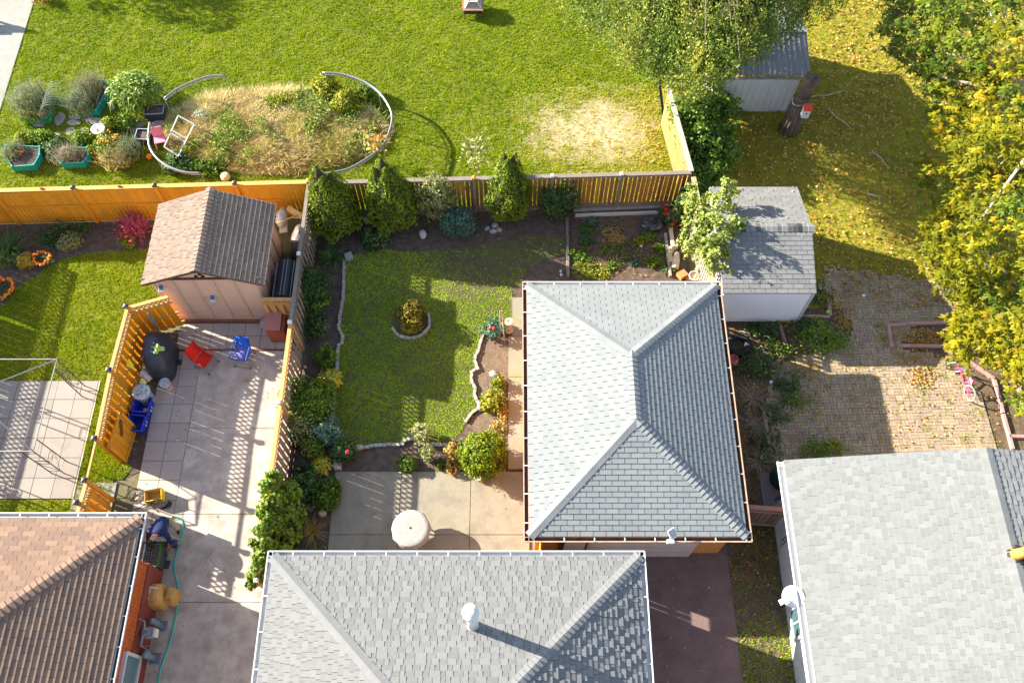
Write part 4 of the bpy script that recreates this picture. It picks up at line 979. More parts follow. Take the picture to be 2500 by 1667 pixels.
edging('wavy line of pale edging bricks between the fence bed and the lawn', [(841, 640), (840, 690), (839, 727), (835, 752), (830, 779), (828, 804), (836, 818), (838, 828), (834, 842), (827, 846), (825, 880), (822, 919), (818, 970), (811, 1030)])
edging('row of edging bricks with a loop above the white table patio', [(887, 1093), (930, 1087), (983, 1085), (990, 1076), (1002, 1071), (1016, 1073), (1024, 1082), (1047, 1086), (1091, 1088)], l=.13)
edging('scalloped row of curved edging stones left of the bare soil bed', [(1178, 823), (1172, 840), (1168, 856), (1161, 870), (1160, 885), (1166, 899), (1154, 908), (1150, 922), (1154, 938), (1161, 952), (1158, 966), (1164, 980), (1173, 992), (1166, 1000), (1150, 1010), (1139, 1027)], l=.19, w=.08)
rc = ring_c
edging('ring of curved edging stones round the lone bush in the lawn', [tuple(Q((rc.x+.62*math.cos(a), rc.y-.06+.60*math.sin(a), 0))) for a in np.linspace(R(-150), R(20), 16)], l=.2, w=.08)
pink_m = mat('pink_timber', (.324, .178, .162), (.396, .230, .207), sc=4, rough=.9, bump=.3)
wt_m = mat('old_timber', (.224, .200, .176), (.304, .280, .248), sc=4, rough=.95, bump=.5)
dt_m = mat('dark_timber', (.13, .11, .10), (.19, .165, .15), sc=4, rough=.95, bump=.5)
def timber(a, b, lab, m, group, w=.11, h=.12, name='garden_timber'):
    a, b = P(*a), P(*b); o = MB()
    mid = (a+b)/2+Vector((rnd.uniform(-.012, .012), rnd.uniform(-.012, .012), 0))
    d = (b-a).normalized(); n = Vector((-d.y, d.x, 0)); vs = []; 
    for p in (a, mid, b):
        for s, zz in ((-1, 0), (-1, h*.8), (-.75, h), (.75, h), (1, h*.8), (1, 0)): vs.append(p+n*w/2*s+Vector((0, 0, zz-.01)))
    fs = [(6*i+k, 6*i+(k+1) % 6, 6*i+6+(k+1) % 6, 6*i+6+k) for i in range(2) for k in range(6)]+[tuple(range(6))[::-1], tuple(range(12, 18))]
    return o.add(vs, fs).build(name, m, label=lab, cat='timber', group=group)
GP = 'landscape timbers in the right yard'
for a, b, l in (((2163, 796), (2210, 794), 'short end of the pink timber along the top of the square leafy bed'), ((2211, 792), (2334, 788), 'long pink timber along the top of the square leafy bed'),
             ((2168, 799), (2175, 849), 'pink timber along the left side of the square leafy bed'), ((2190, 846), (2297, 847), 'pink timber along the bottom of the square leafy bed'),
             ((2300, 850), (2380, 896), 'brown timber slanting from the leafy bed towards the bicycle'), ((2381, 897), (2424, 926), 'timber slanting down to the paving corner behind the pink bicycle'),
             ((2425, 929), (2446, 1010), 'timber along the right edge of the paving below the bicycle'), ((2447, 1013), (2470, 1098), 'timber running from the paving edge down to the right house roof'),
             ((2482, 940), (2503, 1008), 'outer timber at the right edge of the picture'), ((2462, 1066), (2510, 1068), 'cross timber at the lower right corner of the paving'),
             ((1904, 797), (1918, 850), 'short timber in the weeds below the white shed wall'), ((1914, 867), (1884, 898), 'slanted timber left of the weedy path edge'),
             ((1860, 998), (1872, 1060), 'upper timber along the weedy left edge of the paving'), ((1873, 1064), (1884, 1118), 'lower timber along the weedy left edge near the compost bin'),
             ((1955, 774), (2024, 776), 'timber beside the corner of the white shed'), ((2020, 730), (2026, 772), 'timber between the white shed and the brick path')):
    timber(a, b, l, pink_m, GP)
GV = 'timbers round the vegetable plot'
timber((1384, 533), (1386, 598), 'upper dark timber on the left side of the vegetable plot', dt_m, GV, w=.10)
timber((1386, 600), (1387, 680), 'lower dark timber on the left side of the vegetable plot', dt_m, GV, w=.10)
timber((1400, 516), (1627, 506), 'long grey timber under the weathered fence behind the vegetable plot', wt_m, GV, w=.12)
timber((1404, 528), (1606, 521), 'pale split timber at the top of the vegetable plot', mat('pale_timber', (.42, .39, .34), (.5, .47, .42), sc=4), GV, w=.10)
timber((1624, 573), (1636, 677), 'grey timber on the right side of the vegetable plot', wt_m, GV, w=.10)
timber((1637, 560), (1642, 604), 'pale log under the small tree', mat('pale_log', (.55, .45, .32)), GV, w=.13, h=.14)
timber((792, 848), (783, 930), 'thin dark board standing along the driveway fence foot', dt_m, GV, w=.06)
rock_m = mat('grey_rock', (.272, .256, .240), (.368, .352, .336), sc=6, bump=1, bsc=20, rough=.95, fine=.3)
rock_w = mat('white_rock', (.434, .420, .392), (.518, .504, .476), sc=6, bump=1, bsc=20, rough=.95)
rock_b = mat('tan_rock', (.36, .31, .22), (.44, .38, .28), sc=6, bump=1, bsc=20, rough=.95)
GR = 'rocks lying in the garden beds'
def rock(u, v, rx, ry, rz, lab, m=rock_m, seed=0, name='rock', group=GR):
    p = P(u, v); return MB().rock((p.x, p.y, rz*.55), rx, ry, rz, seed).build(name, m, None, False, lab, 'rock', group)
rock(1032, 574, .13, .17, .12, 'white jagged rock in the soil below the second cedar', rock_w, 3)
rock(893, 538, .09, .09, .08, 'white stone at the fence foot between the first two cedars', rock_w, 4)
rock(1208, 553, .13, .11, .09, 'upper rock of the little heap below the third cedar', rock_m, 5)
rock(1190, 560, .10, .09, .08, 'left rock of the little heap below the third cedar', rock_m, 6)
rock(1204, 567, .13, .10, .10, 'lower rock of the little heap below the third cedar', rock_m, 7)
rock(1219, 563, .09, .10, .08, 'right rock of the little heap below the third cedar', rock_m, 8)
rock(1205, 915, .13, .13, .10, 'white boulder on the bare soil bed beside the walkway', rock_w, 9)
rock(1172, 996, .10, .12, .10, 'grey stone at the lower end of the scalloped edging', rock_m, 10)
rock(787, 1053, .18, .15, .16, 'hollow grey rock among the roses beside the edging bricks', rock_m, 11)
rock(778, 1108, .14, .11, .12, 'brown boulder in the shrubs below the hollow rock', rock_b, 12)
rock(876, 1094, .16, .10, .09, 'flat tan stone at the left end of the brick row', rock_b, 13)
rock(788, 1254, .12, .13, .13, 'squarish tan boulder beside the white table patio', rock_b, 14)
rock(756, 1240, .15, .12, .12, 'dark boulder behind the squarish tan boulder', rock_b, 15)
rock(1370, 672, .06, .06, .06, 'small white stone at the plot timber, nearer the garage roof', rock_w, 16)
rock(1369, 663, .05, .05, .05, 'small white stone at the plot timber, farther from the garage roof', rock_w, 17)
rock(655, 790, .27, .22, .20, 'round brownish boulder in front of the tan shed', mat('mauve_rock', (.30, .22, .20), (.40, .30, .28), sc=7, bump=1, bsc=25), 18)
rock(1565, 601, .06, .07, .05, 'white stone in the vegetable plot', rock_w, 19)
p = P(826, 1137); MB().obox((p.x, p.y, .1), (.1, .01, 0), (-.02, .16, .0), (0, 0, .10)).build('concrete_block', stone_m, label='rectangular concrete block at the corner of the white table patio', cat='block')
p = P(866, 1090); 
p = P(852, 628); MB().obox((p.x, p.y, .05), (.12, .05, 0), (-.05, .13, 0), (0, 0, .04)).build('stepping_stone', stone_m, label='flat grey paver at the upper end of the brick edging', cat='paver')
# ================================================================== THINGS
def V3(p, z=0.0): return Vector((p[0], p[1], z))
steel = mat('steel_tube', (.231, .235, .244), rough=.35, spec=.5, metal=.6)
blackp = mat('black_paint', (.022, .022, .026), rough=.45, spec=.4)
def subsurf(o, n=1):
    m = o.modifiers.new('s', 'SUBSURF'); m.levels = n; m.render_levels = n; o.data.polygons.foreach_set('use_smooth', [True]*len(o.data.polygons)); return o
# covered grill
p = P(404, 884); t = thing('covered_grill', 'barbecue grill under a dark blue black cover with a crumpled green cloth on top', 'grill', p)
cov = mat('grill_cover', (.016, .022, .035), (.030, .040, .058), sc=5, rough=.45, spec=.5, bump=.8, bsc=7)
b = MB(); lv = [(.42, .72, .02, 0), (.43, .73, .45, .01), (.41, .70, .80, .02), (.33, .52, 1.05, -.04), (.20, .36, 1.20, -.05), (.08, .20, 1.22, -.05)]
n = 18
for w, l, z, dx in lv:
    for k in range(n):
        a = 2*math.pi*k/n; cx, sx = math.cos(a), math.sin(a); e = .55
        x = w*math.copysign(abs(cx)**e, cx); y = l*math.copysign(abs(sx)**e, sx); wr = 1+.04*math.sin(3*a+z*7)+.025*math.sin(7*a+z*3)
        X, Y = x*wr+dx-.12*(y/.7)*.6, y*wr
        b.v.append((p.x+X, p.y+Y, z))
for i in range(len(lv)-1):
    for k in range(n): b.f.append((i*n+k, i*n+(k+1) % n, (i+1)*n+(k+1) % n, (i+1)*n+k))
b.f.append(tuple((len(lv)-1)*n+k for k in range(n)))
subsurf(b.build('cover', cov, t), 1)
MB().lathe((p.x+.50, p.y-.05, .10), [(.0, -.03), (.09, -.03), (.09, .03), (0, .03)], 14, (1, 0, 0)).build('wheel', blackp, t)
c = P(387, 852, 1.18); g = MB(); 
vs = [(c.x+.15*math.cos(a)*(1+.35*math.cos(3*a)), c.y+.15*math.sin(a)*(1+.35*math.cos(3*a)), 1.20+.03*math.sin(5*a)) for a in np.linspace(0, 6.0, 15)]
g.add(vs+[(c.x, c.y, 1.27)], [(i, (i+1) % 15, 15) for i in range(15)]).build('green_cloth', mat('green_cloth', (.20, .34, .05), (.42, .5, .16), sc=18, rough=.9), label='crumpled green cloth lying on the covered grill', cat='cloth')
a, b_ = P(361, 765, 1.55), P(386, 802, .7); MB().tube([a, b_], .035, 6).build('paddle', mat('blue_grey_paint', (.12, .19, .27), rough=.5), label='blue grey paddle leaning against the orange fence behind the grill', cat='paddle')
c = P(361, 841, .6); MB().lathe((c.x, c.y, .0), [(.10, 0), (.12, .6), (.13, .62), (.13, .66), (.11, .66), (.1, .6)], 14).build('red_canister', mat('red_plastic', (.45, .02, .015), rough=.5), smooth=False, label='red canister between the orange fence and the covered grill', cat='canister')
c = P(311, 888, 1.35); MB().add([(c.x+.02, c.y-.1, 1.42), (c.x+.05, c.y+.14, 1.46), (c.x+.12, c.y+.05, 1.2), (c.x+.09, c.y-.06, 1.1), (c.x+.06, c.y+.02, 1.3)], [(0, 4, 1), (1, 4, 2), (2, 4, 3), (3, 4, 0)]).build('yellow_cloth', mat('yellow_cloth', (.75, .55, .02), rough=.8), label='yellow cloth caught on the orange fence boards', cat='cloth')
# buckets, can, bins
def bucket(name, lab, u, v, r, h, body, lidm, ax=(0, 0, 1), z=0.0, band=None, group='buckets beside the grill'):
    p = P(u, v); t = thing(name, lab, 'bucket', (p.x, p.y, z), group); c = (p.x, p.y, z)
    MB().lathe(c, [(r*.86, 0), (r*.97, h*.9), (r*1.04, h*.9), (r*1.04, h*.95), (r, h*.96)], 20, ax).build('body', body, t)
    MB().lathe(c, [(r*1.05, h*.95), (r*1.05, h), (r*.92, h*1.005), (r*.9, h*.985), (0, h*.985)], 20, ax).build('lid', lidm, t)
    if band: MB().lathe(c, [(r*.915, h*.25), (r*.965, h*.68)], 20, ax).build('label_band', band, t)
    a = Vector(ax).normalized(); x = a.cross(Vector((0, 1, .2))).normalized(); y = a.cross(x)
    MB().tube([Vector(c)+a*h*.86+x*r*1.05*math.cos(q)+y*r*1.1*math.sin(q)-a*.10*math.sin(q) for q in np.linspace(0, math.pi, 9)], .006, 4).build('handle', steel, t)
    return t
wpl = mat('white_plastic', (.66, .63, .60), (.58, .54, .50), sc=6, rough=.5)
dirty = mat('dirty_lid', (.52, .54, .57), (.30, .32, .36), sc=9, rough=.6)
bucket('bucket', 'white bucket tipped over beside the covered grill', 372, 930, .15, .36, wpl, dirty, (-.55, .35, .55), .14)
bucket('bucket', 'white pail with a red label standing below the grill', 411, 945, .155, .36, wpl, dirty, band=mat('red_label', (.42, .08, .08), (.6, .5, .48), sc=14))
galv = mat('galvanised', (.50, .50, .48), (.42, .42, .41), sc=6, rough=.45, metal=.4)
p = P(362, 975); t = thing('garbage_can', 'galvanised can with a paint spattered grey lid next to the blue bins', 'can', p)
MB().lathe(p, [(.21, 0), (.24, .6)], 24, rib=.02, ribn=12).build('body', galv, t)
MB().lathe(p, [(.27, .58), (.27, .62), (.2, .65), (.05, .66), (0, .66)], 24).build('lid', mat('spattered_lid', (.46, .50, .55), (.16, .19, .24), sc=14, rough=.5, lo=.5, hi=.6), t)
MB().tube([p+Vector((-.07, 0, .66)), p+Vector((-.04, 0, .71)), p+Vector((.04, 0, .71)), p+Vector((.07, 0, .66))], .012, 5).build('handle', galv, t)
bluep = mat('blue_plastic', (.012, .035, .42), rough=.4, spec=.4)
def bin_(lab, u, v, rz):
    p = P(u, v); t = thing('recycling_bin', lab, 'bin', p, 'blue recycling bins'); b = MB(); M = Matrix.Translation(p) @ Matrix.Rotation(rz, 4, 'Z')
    def ring(w, l, z): return [M @ Vector((sx*w, sy*l, z)) for sx, sy in ((-1, -1), (1, -1), (1, 1), (-1, 1))]
    vs = ring(.19, .24, 0)+ring(.235, .29, .40)+ring(.265, .32, .40)+ring(.265, .32, .44)+ring(.225, .28, .44)+ring(.18, .23, .03)
    fs = [(3, 2, 1, 0)]+[(4*i+k, 4*i+(k+1) % 4, 4*i+4+(k+1) % 4, 4*i+4+k) for i in range(5) for k in range(4)]+[(20, 21, 22, 23)]
    b.add(vs, fs).build('tub', bluep, t)
    for s in (-1, 1): MB().tube([M @ Vector((s*.275, -.1, .36)), M @ Vector((s*.30, -.05, .33)), M @ Vector((s*.30, .05, .33)), M @ Vector((s*.275, .1, .36))], .012, 5).build('handle', bluep, t)
    wl_ = mat('print_white', (.7, .72, .75)) if 'print_white' not in bpy.data.materials else bpy.data.materials['print_white']
    for k in (-.08, .02): MB().obox(M @ Vector((.24, k+.05, .22)), M.to_3x3() @ Vector((.004, 0, .02)), M.to_3x3() @ Vector((0, .03, 0)), M.to_3x3() @ Vector((-.004, 0, .035))).build('printed_mark', wl_, t)
    return t
t1 = bin_('blue recycling bin with some litter inside, nearer the grey can', 357, 1004, R(-8))
c = P(355, 1000, .1); MB().rock((c.x+.02, c.y-.05, .1), .09, .12, .06, 3).build('litter', mat('litter', (.35, .40, .12), (.6, .6, .5), sc=10), label='crumpled litter inside the upper blue recycling bin', cat='litter')
bin_('empty blue recycling bin nearer the open orange gate', 345, 1040, R(-6))
# chairs on the driveway
def fold_chair(lab, u, v, rz, cm, seatm):
    p = P(u, v); t = thing('camp_chair', lab, 'chair', p); M = Matrix.Translation(p) @ Matrix.Rotation(rz, 4, 'Z'); T = lambda x, y, z: M @ Vector((x, y, z))
    # chair faces -y in its own frame
    b = MB(); n = 6
    for i in range(n+1):
        k = i/n; y = -.22+.44*k; z = .44-.05*math.sin(k*math.pi)-.04*k
        b.v += [tuple(T(-.235, y, z)), tuple(T(.235, y, z)), tuple(T(-.235, y, z-.02)), tuple(T(.235, y, z-.02))]
    for i in range(n): a = 4*i; b.f += [(a, a+1, a+5, a+4), (a+2, a+6, a+7, a+3), (a, a+4, a+6, a+2), (a+1, a+3, a+7, a+5)]
    b.build('seat', seatm, t, True)
    b = MB()
    for i in range(n+1):
        k = i/n; z = .42+.46*k; y = .22+.17*k+.03*math.sin(k*math.pi)
        b.v += [tuple(T(-.235, y, z)), tuple(T(.235, y, z)), tuple(T(-.235, y+.02, z)), tuple(T(.235, y+.02, z))]
    for i in range(n): a = 4*i; b.f += [(a, a+4, a+5, a+1), (a+2, a+3, a+7, a+6), (a, a+2, a+6, a+4), (a+1, a+5, a+7, a+3)]
    b.build('backrest', cm, t, True)
    for s in (-1, 1):
        x = s*.25
        MB().tube([T(x, .40, .90), T(x, .22, .42), T(x, -.02, .22), T(x, -.26, .015)], .013, 6).build('leg', steel, t)
        MB().tube([T(x*1.06, -.25, .60), T(x*1.06, -.22, .44), T(x*1.06, .02, .24), T(x*1.06, .28, .015)], .013, 6).build('leg', steel, t)
        MB().tube([T(x*1.06, -.25, .61), T(x*1.06, -.05, .63), T(x*1.02, .25, .60)], .022, 6).build('armrest', cm, t)
        for yy in (-.26, .28): MB().lathe(T(x*1.03, yy, -.005), [(.024, 0), (.024, .05)], 8).build('foot', blackp, t)
    MB().tube([T(-.25, -.26, .03), T(.25, -.26, .03)], .011, 5).build('stretcher', steel, t); MB().tube([T(-.26, .28, .03), T(.26, .28, .03)], .011, 5).build('stretcher', steel, t)
    return t
redf = mat('red_fabric', (.62, .015, .008), (.70, .03, .012), sc=5, rough=.75)
blf = mat('blue_fabric', (.015, .075, .44), (.03, .12, .50), sc=5, rough=.75); blf2 = mat('violet_blue_fabric', (.10, .10, .34), (.13, .13, .38), sc=5, rough=.8)
fold_chair('red folding camp chair on the concrete driveway', 507, 890, R(62), redf, redf)
fold_chair('blue folding camp chair on the concrete driveway', 598, 880, R(-8), blf, blf2)
# cabinet, clutter beside the shed
wood_b = mat('brown_lacquer', (.24, .055, .035), (.28, .07, .045), sc=4, rough=.5)
p = P(690, 838); t = thing('cabinet', 'reddish brown wooden cabinet with a pinkish lid in the driveway corner', 'cabinet', p)
cx, cy = p.x-.06, p.y+.32
MB().box(cx-.28, cy-.30, 0, cx+.28, cy+.30, .82).build('body', wood_b, t); MB().obox((cx-.08, cy+.04, .86), (.25, 0, 0), (0, .33, .02), (0, 0, .02)).build('lid', mat('rose_lid', (.38, .16, .14), rough=.5), t)
MB().box(cx-.25, cy-.315, .06, cx+.25, cy-.30, .76).build('door', wood_b, t)
p = P(700, 716); bx0, by0 = -7.50, 13.75
t = thing('storage_chest', 'black ribbed storage chest with a curved lid beside the tan shed', 'chest', (-7.2, 14.4, 0))
MB().box(-7.52, 13.75, 0, -6.85, 15.05, .85).build('body', blackp, t)
b = MB(); m_ = 10
for i in range(m_+1):
    a = math.pi*(1-i/m_*.92); x, z = -7.19+.36*math.cos(a), .85+.36*math.sin(a)
    b.v += [(x, 13.72, z), (x, 15.08, z)]
for i in range(m_): b.f.append((2*i, 2*i+1, 2*i+3, 2*i+2))
b.f.append(tuple(2*i for i in range(m_+1))[::-1]); b.f.append(tuple(2*i+1 for i in range(m_+1)))
b.build('lid', mat('dark_lid', (.02, .028, .04), rough=.4, spec=.5), t)
for i in (1, 2, 5, 6, 8, 9):
    a = math.pi*(1-i/m_*.92); x, z = -7.19+.365*math.cos(a), .85+.365*math.sin(a); piece('lid_rib', mat('rib_grey', (.25, .29, .34), rough=.4) if 'rib_grey' not in bpy.data.materials else bpy.data.materials['rib_grey'], (x, 13.75, z), (x, 15.05, z), .025, .02, t)
MB().tube([(-7.5, 14.25, 1.1), (-7.56, 14.3, 1.12), (-7.56, 14.45, 1.12), (-7.5, 14.5, 1.1)], .02, 6).build('handle', blackp, t)
c = P(714, 638, .5); MB().rock((-6.82, 14.75, .45), .12, .3, .35, 4).build('blue_tarp', mat('blue_tarp', (.01, .03, .55), rough=.5), smooth=True, label='bright blue tarp stuffed behind the black chest', cat='tarp')
c = P(685, 525, .9); o = MB().rock((c.x, c.y, .75), .20, .34, .25, 5, 12, 8).build('plastic_bag', mat('clear_bag', (.62, .61, .58), (.45, .43, .38), sc=8, rough=.35, spec=.5), smooth=True, label='pale plastic bag at the back corner of the tan shed', cat='bag')
a, b_ = P(703, 509, .95), P(738, 530, .9); MB().bar(a, b_, .16, .14).build('lumber', mat('yellow_lumber', (.62, .42, .14), (.68, .48, .18), sc=5, rough=.7), label='short thick yellow lumber offcut on the brown tarp', cat='lumber')
MB().rock((-6.98, 16.35, .4), .36, .85, .5, 6, 14, 8).build('brown_tarp', mat('brown_tarp', (.075, .05, .045), (.13, .09, .085), sc=3, rough=.5, bump=1, bsc=6), smooth=True, label='dark brown tarp draped over a pile behind the tan shed', cat='tarp')
a, b_ = P(676, 545, .9), P(726, 525, 1.0); MB().bar(a, b_, .05, .04).build('stick', mat('stick_wood', (.36, .24, .1)), label='thin wooden lath lying across the plastic bag', cat='lath')
a, b_ = P(688, 563, .5), P(696, 540, .6); MB().obox((a+b_)/2, (.13, .02, 0), (0, .2, .1), (0, 0, .015)).build('board_scrap', mat('beige_scrap', (.5, .46, .36)), label='beige board scrap leaning by the shed wall', cat='board')
c = P(736, 583, .9); t = thing('watering_can', 'dark green watering can by the weathered fence top', 'watering can', (c.x, c.y, 0))
MB().lathe((c.x, c.y, .55), [(.10, 0), (.12, .05), (.11, .26), (.09, .28)], 14).build('body', mat('dark_green_plastic', (.02, .11, .05), rough=.45), t, True); MB().tube([(c.x, c.y-.08, .62), (c.x-.02, c.y-.28, .75)], .025, 6).build('spout', mat('grey_green', (.2, .25, .22)), t)
MB().box(c.x-.12, c.y-.14, 0, c.x+.12, c.y+.14, .55).build('stand', dk_brown, t)
# ground clutter near the brown house
def coil(name, lab, cat, u, v, r, turns, m, tr, squash=1.0, wob=.25, z=.05, tail=None):
    c = P(u, v); g = random.Random(u); pts = []
    for i in range(int(turns*18)):
        a = i/18*6.283; k = int(i/18); q = r*(1+wob*(g.random()-.5)*.3+wob*.5*math.sin(k*2.1)); pts.append((c.x+q*math.cos(a)+wob*r*.5*math.sin(k*1.7), c.y+squash*q*math.sin(a)+wob*r*.6*math.cos(k*2.3), z+.008*k))
    if tail: pts += [P(*q_, .04) for q_ in tail]
    return MB().tube(pts, tr, 5).build(name, m, label=lab, cat=cat)
coil('cable', 'loose loops of olive cable on the paving near the lower gate', 'cable', 333, 1216, .21, 5, mat('olive_cable', (.10, .085, .05), rough=.6), .010, .9, .8, tail=[(352, 1228), (372, 1236), (386, 1250)])
coil('cable', 'thick black bundle of cable on the driveway below the person', 'cable', 391, 1359, .19, 7, blackp, .024, .62, .12)
coil('cable', 'thin dark lead curling from the black tool', 'cable', 402, 1345, .12, 1.6, blackp, .006, 1.3, .3)
p = P(384, 1216); t = thing('cardboard_box', 'open yellow and brown cardboard box lying on the paving', 'box', p)
M = Matrix.Translation(p) @ Matrix.Rotation(R(12), 4, 'Z'); yel = mat('yellow_card', (.72, .50, .02), rough=.7); card = mat('brown_card', (.42, .26, .08), (.48, .3, .1), sc=4, rough=.8)
def mbox(M, x0, y0, z0, x1, y1, z1):
    R3 = M.to_3x3(); return MB().obox(M @ Vector(((x0+x1)/2, (y0+y1)/2, (z0+z1)/2)), R3 @ Vector(((x1-x0)/2, 0, 0)), R3 @ Vector((0, (y1-y0)/2, 0)), R3 @ Vector((0, 0, (z1-z0)/2)))
mbox(M, -.24, -.17, .03, .24, .17, .045).build('bottom', card, t)
mbox(M, .225, -.17, .045, .24, .17, .36).build('side', yel, t); mbox(M, -.24, .155, .045, .225, .17, .36).build('side', card, t); mbox(M, -.24, -.17, .045, .225, -.155, .36).build('side', mat('printed_card', (.75, .6, .1), (.06, .05, .05), sc=9, lo=.47, hi=.53), t); mbox(M, -.24, -.155, .045, -.225, .155, .36).build('side', card, t)
p = P(410, 1238); MB().tube([P(392, 1241, .05), P(403, 1238, .06), P(410, 1234, .09), P(415, 1226, .07), P(418, 1226, .04)], [.02, .03, .06, .07, .03], 8).build('boot', mat('black_rubber', (.02, .02, .02), rough=.4), smooth=True, label='crumpled black rubber boot below the cardboard box', cat='boot')
pts = [P(u, v, .035) for u, v in ((398, 1265), (419, 1262), (432, 1262), (441, 1267), (447, 1279), (446, 1297), (442, 1315), (436, 1333), (431, 1350), (427, 1368), (426, 1388), (429, 1408), (434, 1430), (436, 1455), (432, 1485), (426, 1518), (419, 1553), (407, 1590), (394, 1625), (388, 1652), (384, 1690))]
sp = []
for i in range(len(pts)-1):
    a0, a1, a2, a3 = pts[max(i-1, 0)], pts[i], pts[i+1], pts[min(i+2, len(pts)-1)]
    for k in range(4):
        s_ = k/4; sp.append(.5*((2*a1)+(a2-a0)*s_+(2*a0-5*a1+4*a2-a3)*s_*s_+(3*a1-a0-3*a2+a3)*s_**3))
MB().tube(sp, .024, 7).build('garden_hose', mat('teal_hose', (.02, .36, .28), (.03, .42, .33), sc=4, rough=.4, spec=.4), smooth=True, label='long teal garden hose winding down the driveway', cat='hose')
t = thing('air_conditioner', 'outdoor unit with a green rimmed grille beside the brown house corner', 'air conditioner', (-10.0, 5.82, 0))
MB().box(-10.22, 5.52, 0, -9.80, 6.12, .5).build('body', mat('dark_case', (.06, .07, .07), rough=.5), t); MB().box(-10.25, 5.50, .0, -10.22, 6.14, .54).build('side_panel', mat('pale_blue_case', (.30, .44, .50), rough=.5), t)
MB().box(-10.22, 5.50, .5, -9.78, 5.54, .53).box(-10.22, 6.10, .5, -9.78, 6.14, .53).box(-9.82, 5.54, .5, -9.78, 6.10, .53).build('rim', mat('green_rim', (.045, .15, .02), rough=.5), t)
MB().box(-10.2, 5.55, .501, -9.83, 6.09, .508).build('fan_recess', blackp, t); gg = mat('grille_grey', (.12, .13, .11))
for i in range(7): piece('grille_bar', gg, (-10.2, 5.60+i*.075, .520), (-9.83, 5.60+i*.075, .520), .012, .012, t)
for i in range(5): piece('grille_bar', gg, (-10.16+i*.075, 5.55, .526), (-10.16+i*.075, 6.09, .526), .012, .010, t)
p = P(392, 1378); MB().obox((p.x, p.y, .03), (.26, 0, 0), (0, .12, 0), (0, 0, .012)).build('door_mat', mat('rubber_mat', (.06, .055, .055), rough=.8), label='dark rubber mat beside the house wall', cat='mat')
p = P(414, 1376); MB().tube([P(408, 1380, .05), P(414, 1376, .06), P(418, 1371, .05)], [.01, .035, .012], 7).build('hose_nozzle', mat('slate_plastic', (.08, .10, .13), rough=.4), label='small slate hose nozzle beside the teal hose', cat='nozzle')
# yard waste bags
kraft = mat('kraft_paper', (.432, .238, .072), (.504, .289, .096), sc=5, rough=.8, bump=1.2, bsc=8)
def bag(lab, u, v, w, d, h, rz, lean, tie):
    p = P(u, v); t = thing('yard_waste_bag', lab, 'bag', p, 'paper yard waste bags'); M = Matrix.Translation(p) @ Matrix.Rotation(rz, 4, 'Z'); b = MB(); n = 14; g = random.Random(u)
    lv = [(1, 0), (1.06, .25), (1.05, .55), (.95, .8), (.62, .95), (.35, 1.0)]
    for s_, z in lv:
        for k in range(n):
            a = 2*math.pi*k/n; c_, q = math.cos(a), math.sin(a); x = w/2*s_*math.copysign(abs(c_)**.5, c_)*(1+.12*(g.random()-.5)); y = d/2*s_*math.copysign(abs(q)**.5, q)*(1+.12*(g.random()-.5))
            b.v.append(tuple(M @ Vector((x+lean[0]*z, y+lean[1]*z, z*h))))
    for i in range(len(lv)-1):
        for k in range(n): b.f.append((i*n+k, i*n+(k+1) % n, (i+1)*n+(k+1) % n, (i+1)*n+k))
    b.f.append(tuple((len(lv)-1)*n+k for k in range(n))); b.build('sack', kraft, t)
    rm = bpy.data.materials.get('red_print') or mat('red_print', (.65, .03, .01))
    zf_, zc = h*.78, d/2
    q0 = M @ Vector((w*.12+lean[0]*.8, -d*.30+lean[1]*.8, h*.93)); MB().add([q0+Vector((-.06, -.05, 0)), q0+Vector((.07, 0, 0)), q0+Vector((-.05, .06, .01)), q0+Vector((0, 0, -.03))], [(0, 1, 2), (0, 3, 1), (1, 3, 2), (2, 3, 0)]).build('printed_triangle', rm, t)
    if tie: MB().bar(M @ Vector((-w*.28, -d*.2, h*.97)), M @ Vector((-w*.2, d*.3, h*1.01)), .06, .02).bar(M @ Vector((-w*.2, d*.3, h*1.01)), M @ Vector((w*.3, d*.22, h)), .05, .02).build('paper_strip', mat('paper_strip', (.66, .62, .55)), t)
bag('big brown paper yard waste bag with a white strip against the brick wall', 396, 1462, .44, .62, .75, R(6), (-.04, .02), True)
bag('smaller brown paper bag leaning behind the big yard waste bag', 425, 1462, .34, .42, .5, R(-12), (.02, .05), False)
# gas meter and bollards
gm = mat('meter_grey', (.210, .252, .294), rough=.5, spec=.4); pipe = mat('pipe_grey', (.228, .240, .252), rough=.45, metal=.3)
yb = P(390, 1555).y; t = thing('gas_meter', 'grey gas meter with bent pipes on the dark red wall', 'gas meter', (-9.7, yb, 0))
MB().lathe((-9.58, yb, .75), [(0, -.12), (.13, -.12), (.15, -.08), (.15, .08), (.13, .12), (0, .12)], 16, (0, 0, 1)).box(-9.74, yb-.13, .62, -9.50, yb+.13, .90).build('meter_body', gm, t)
MB().box(-9.44, yb-.11, .66, -9.38, yb+.10, .90).build('dial_box', offw_m, t)
MB().tube([(-9.62, yb+.06, .9), (-9.62, yb+.06, 1.05), (-9.64, yb+.24, 1.1), (-9.8, yb+.30, 1.1)], .028, 7).build('pipe', pipe, t); MB().tube([(-9.62, yb-.06, .88), (-9.64, yb-.10, 1.02), (-9.68, yb-.34, .95), (-9.68, yb-.40, .4), (-9.68, yb-.40, -.02)], .028, 7).build('pipe', pipe, t)
MB().tube([(-9.68, yb-.30, .62), (-9.50, yb-.34, .60), (-9.38, yb-.36, .58)], .02, 6).build('pipe', pipe, t)
MB().lathe((-9.64, yb-.52, .55), [(0, -.03), (.10, -.03), (.11, .03), (.05, .06), (0, .06)], 14, (.5, 0, .85)).build('regulator', gm, t)
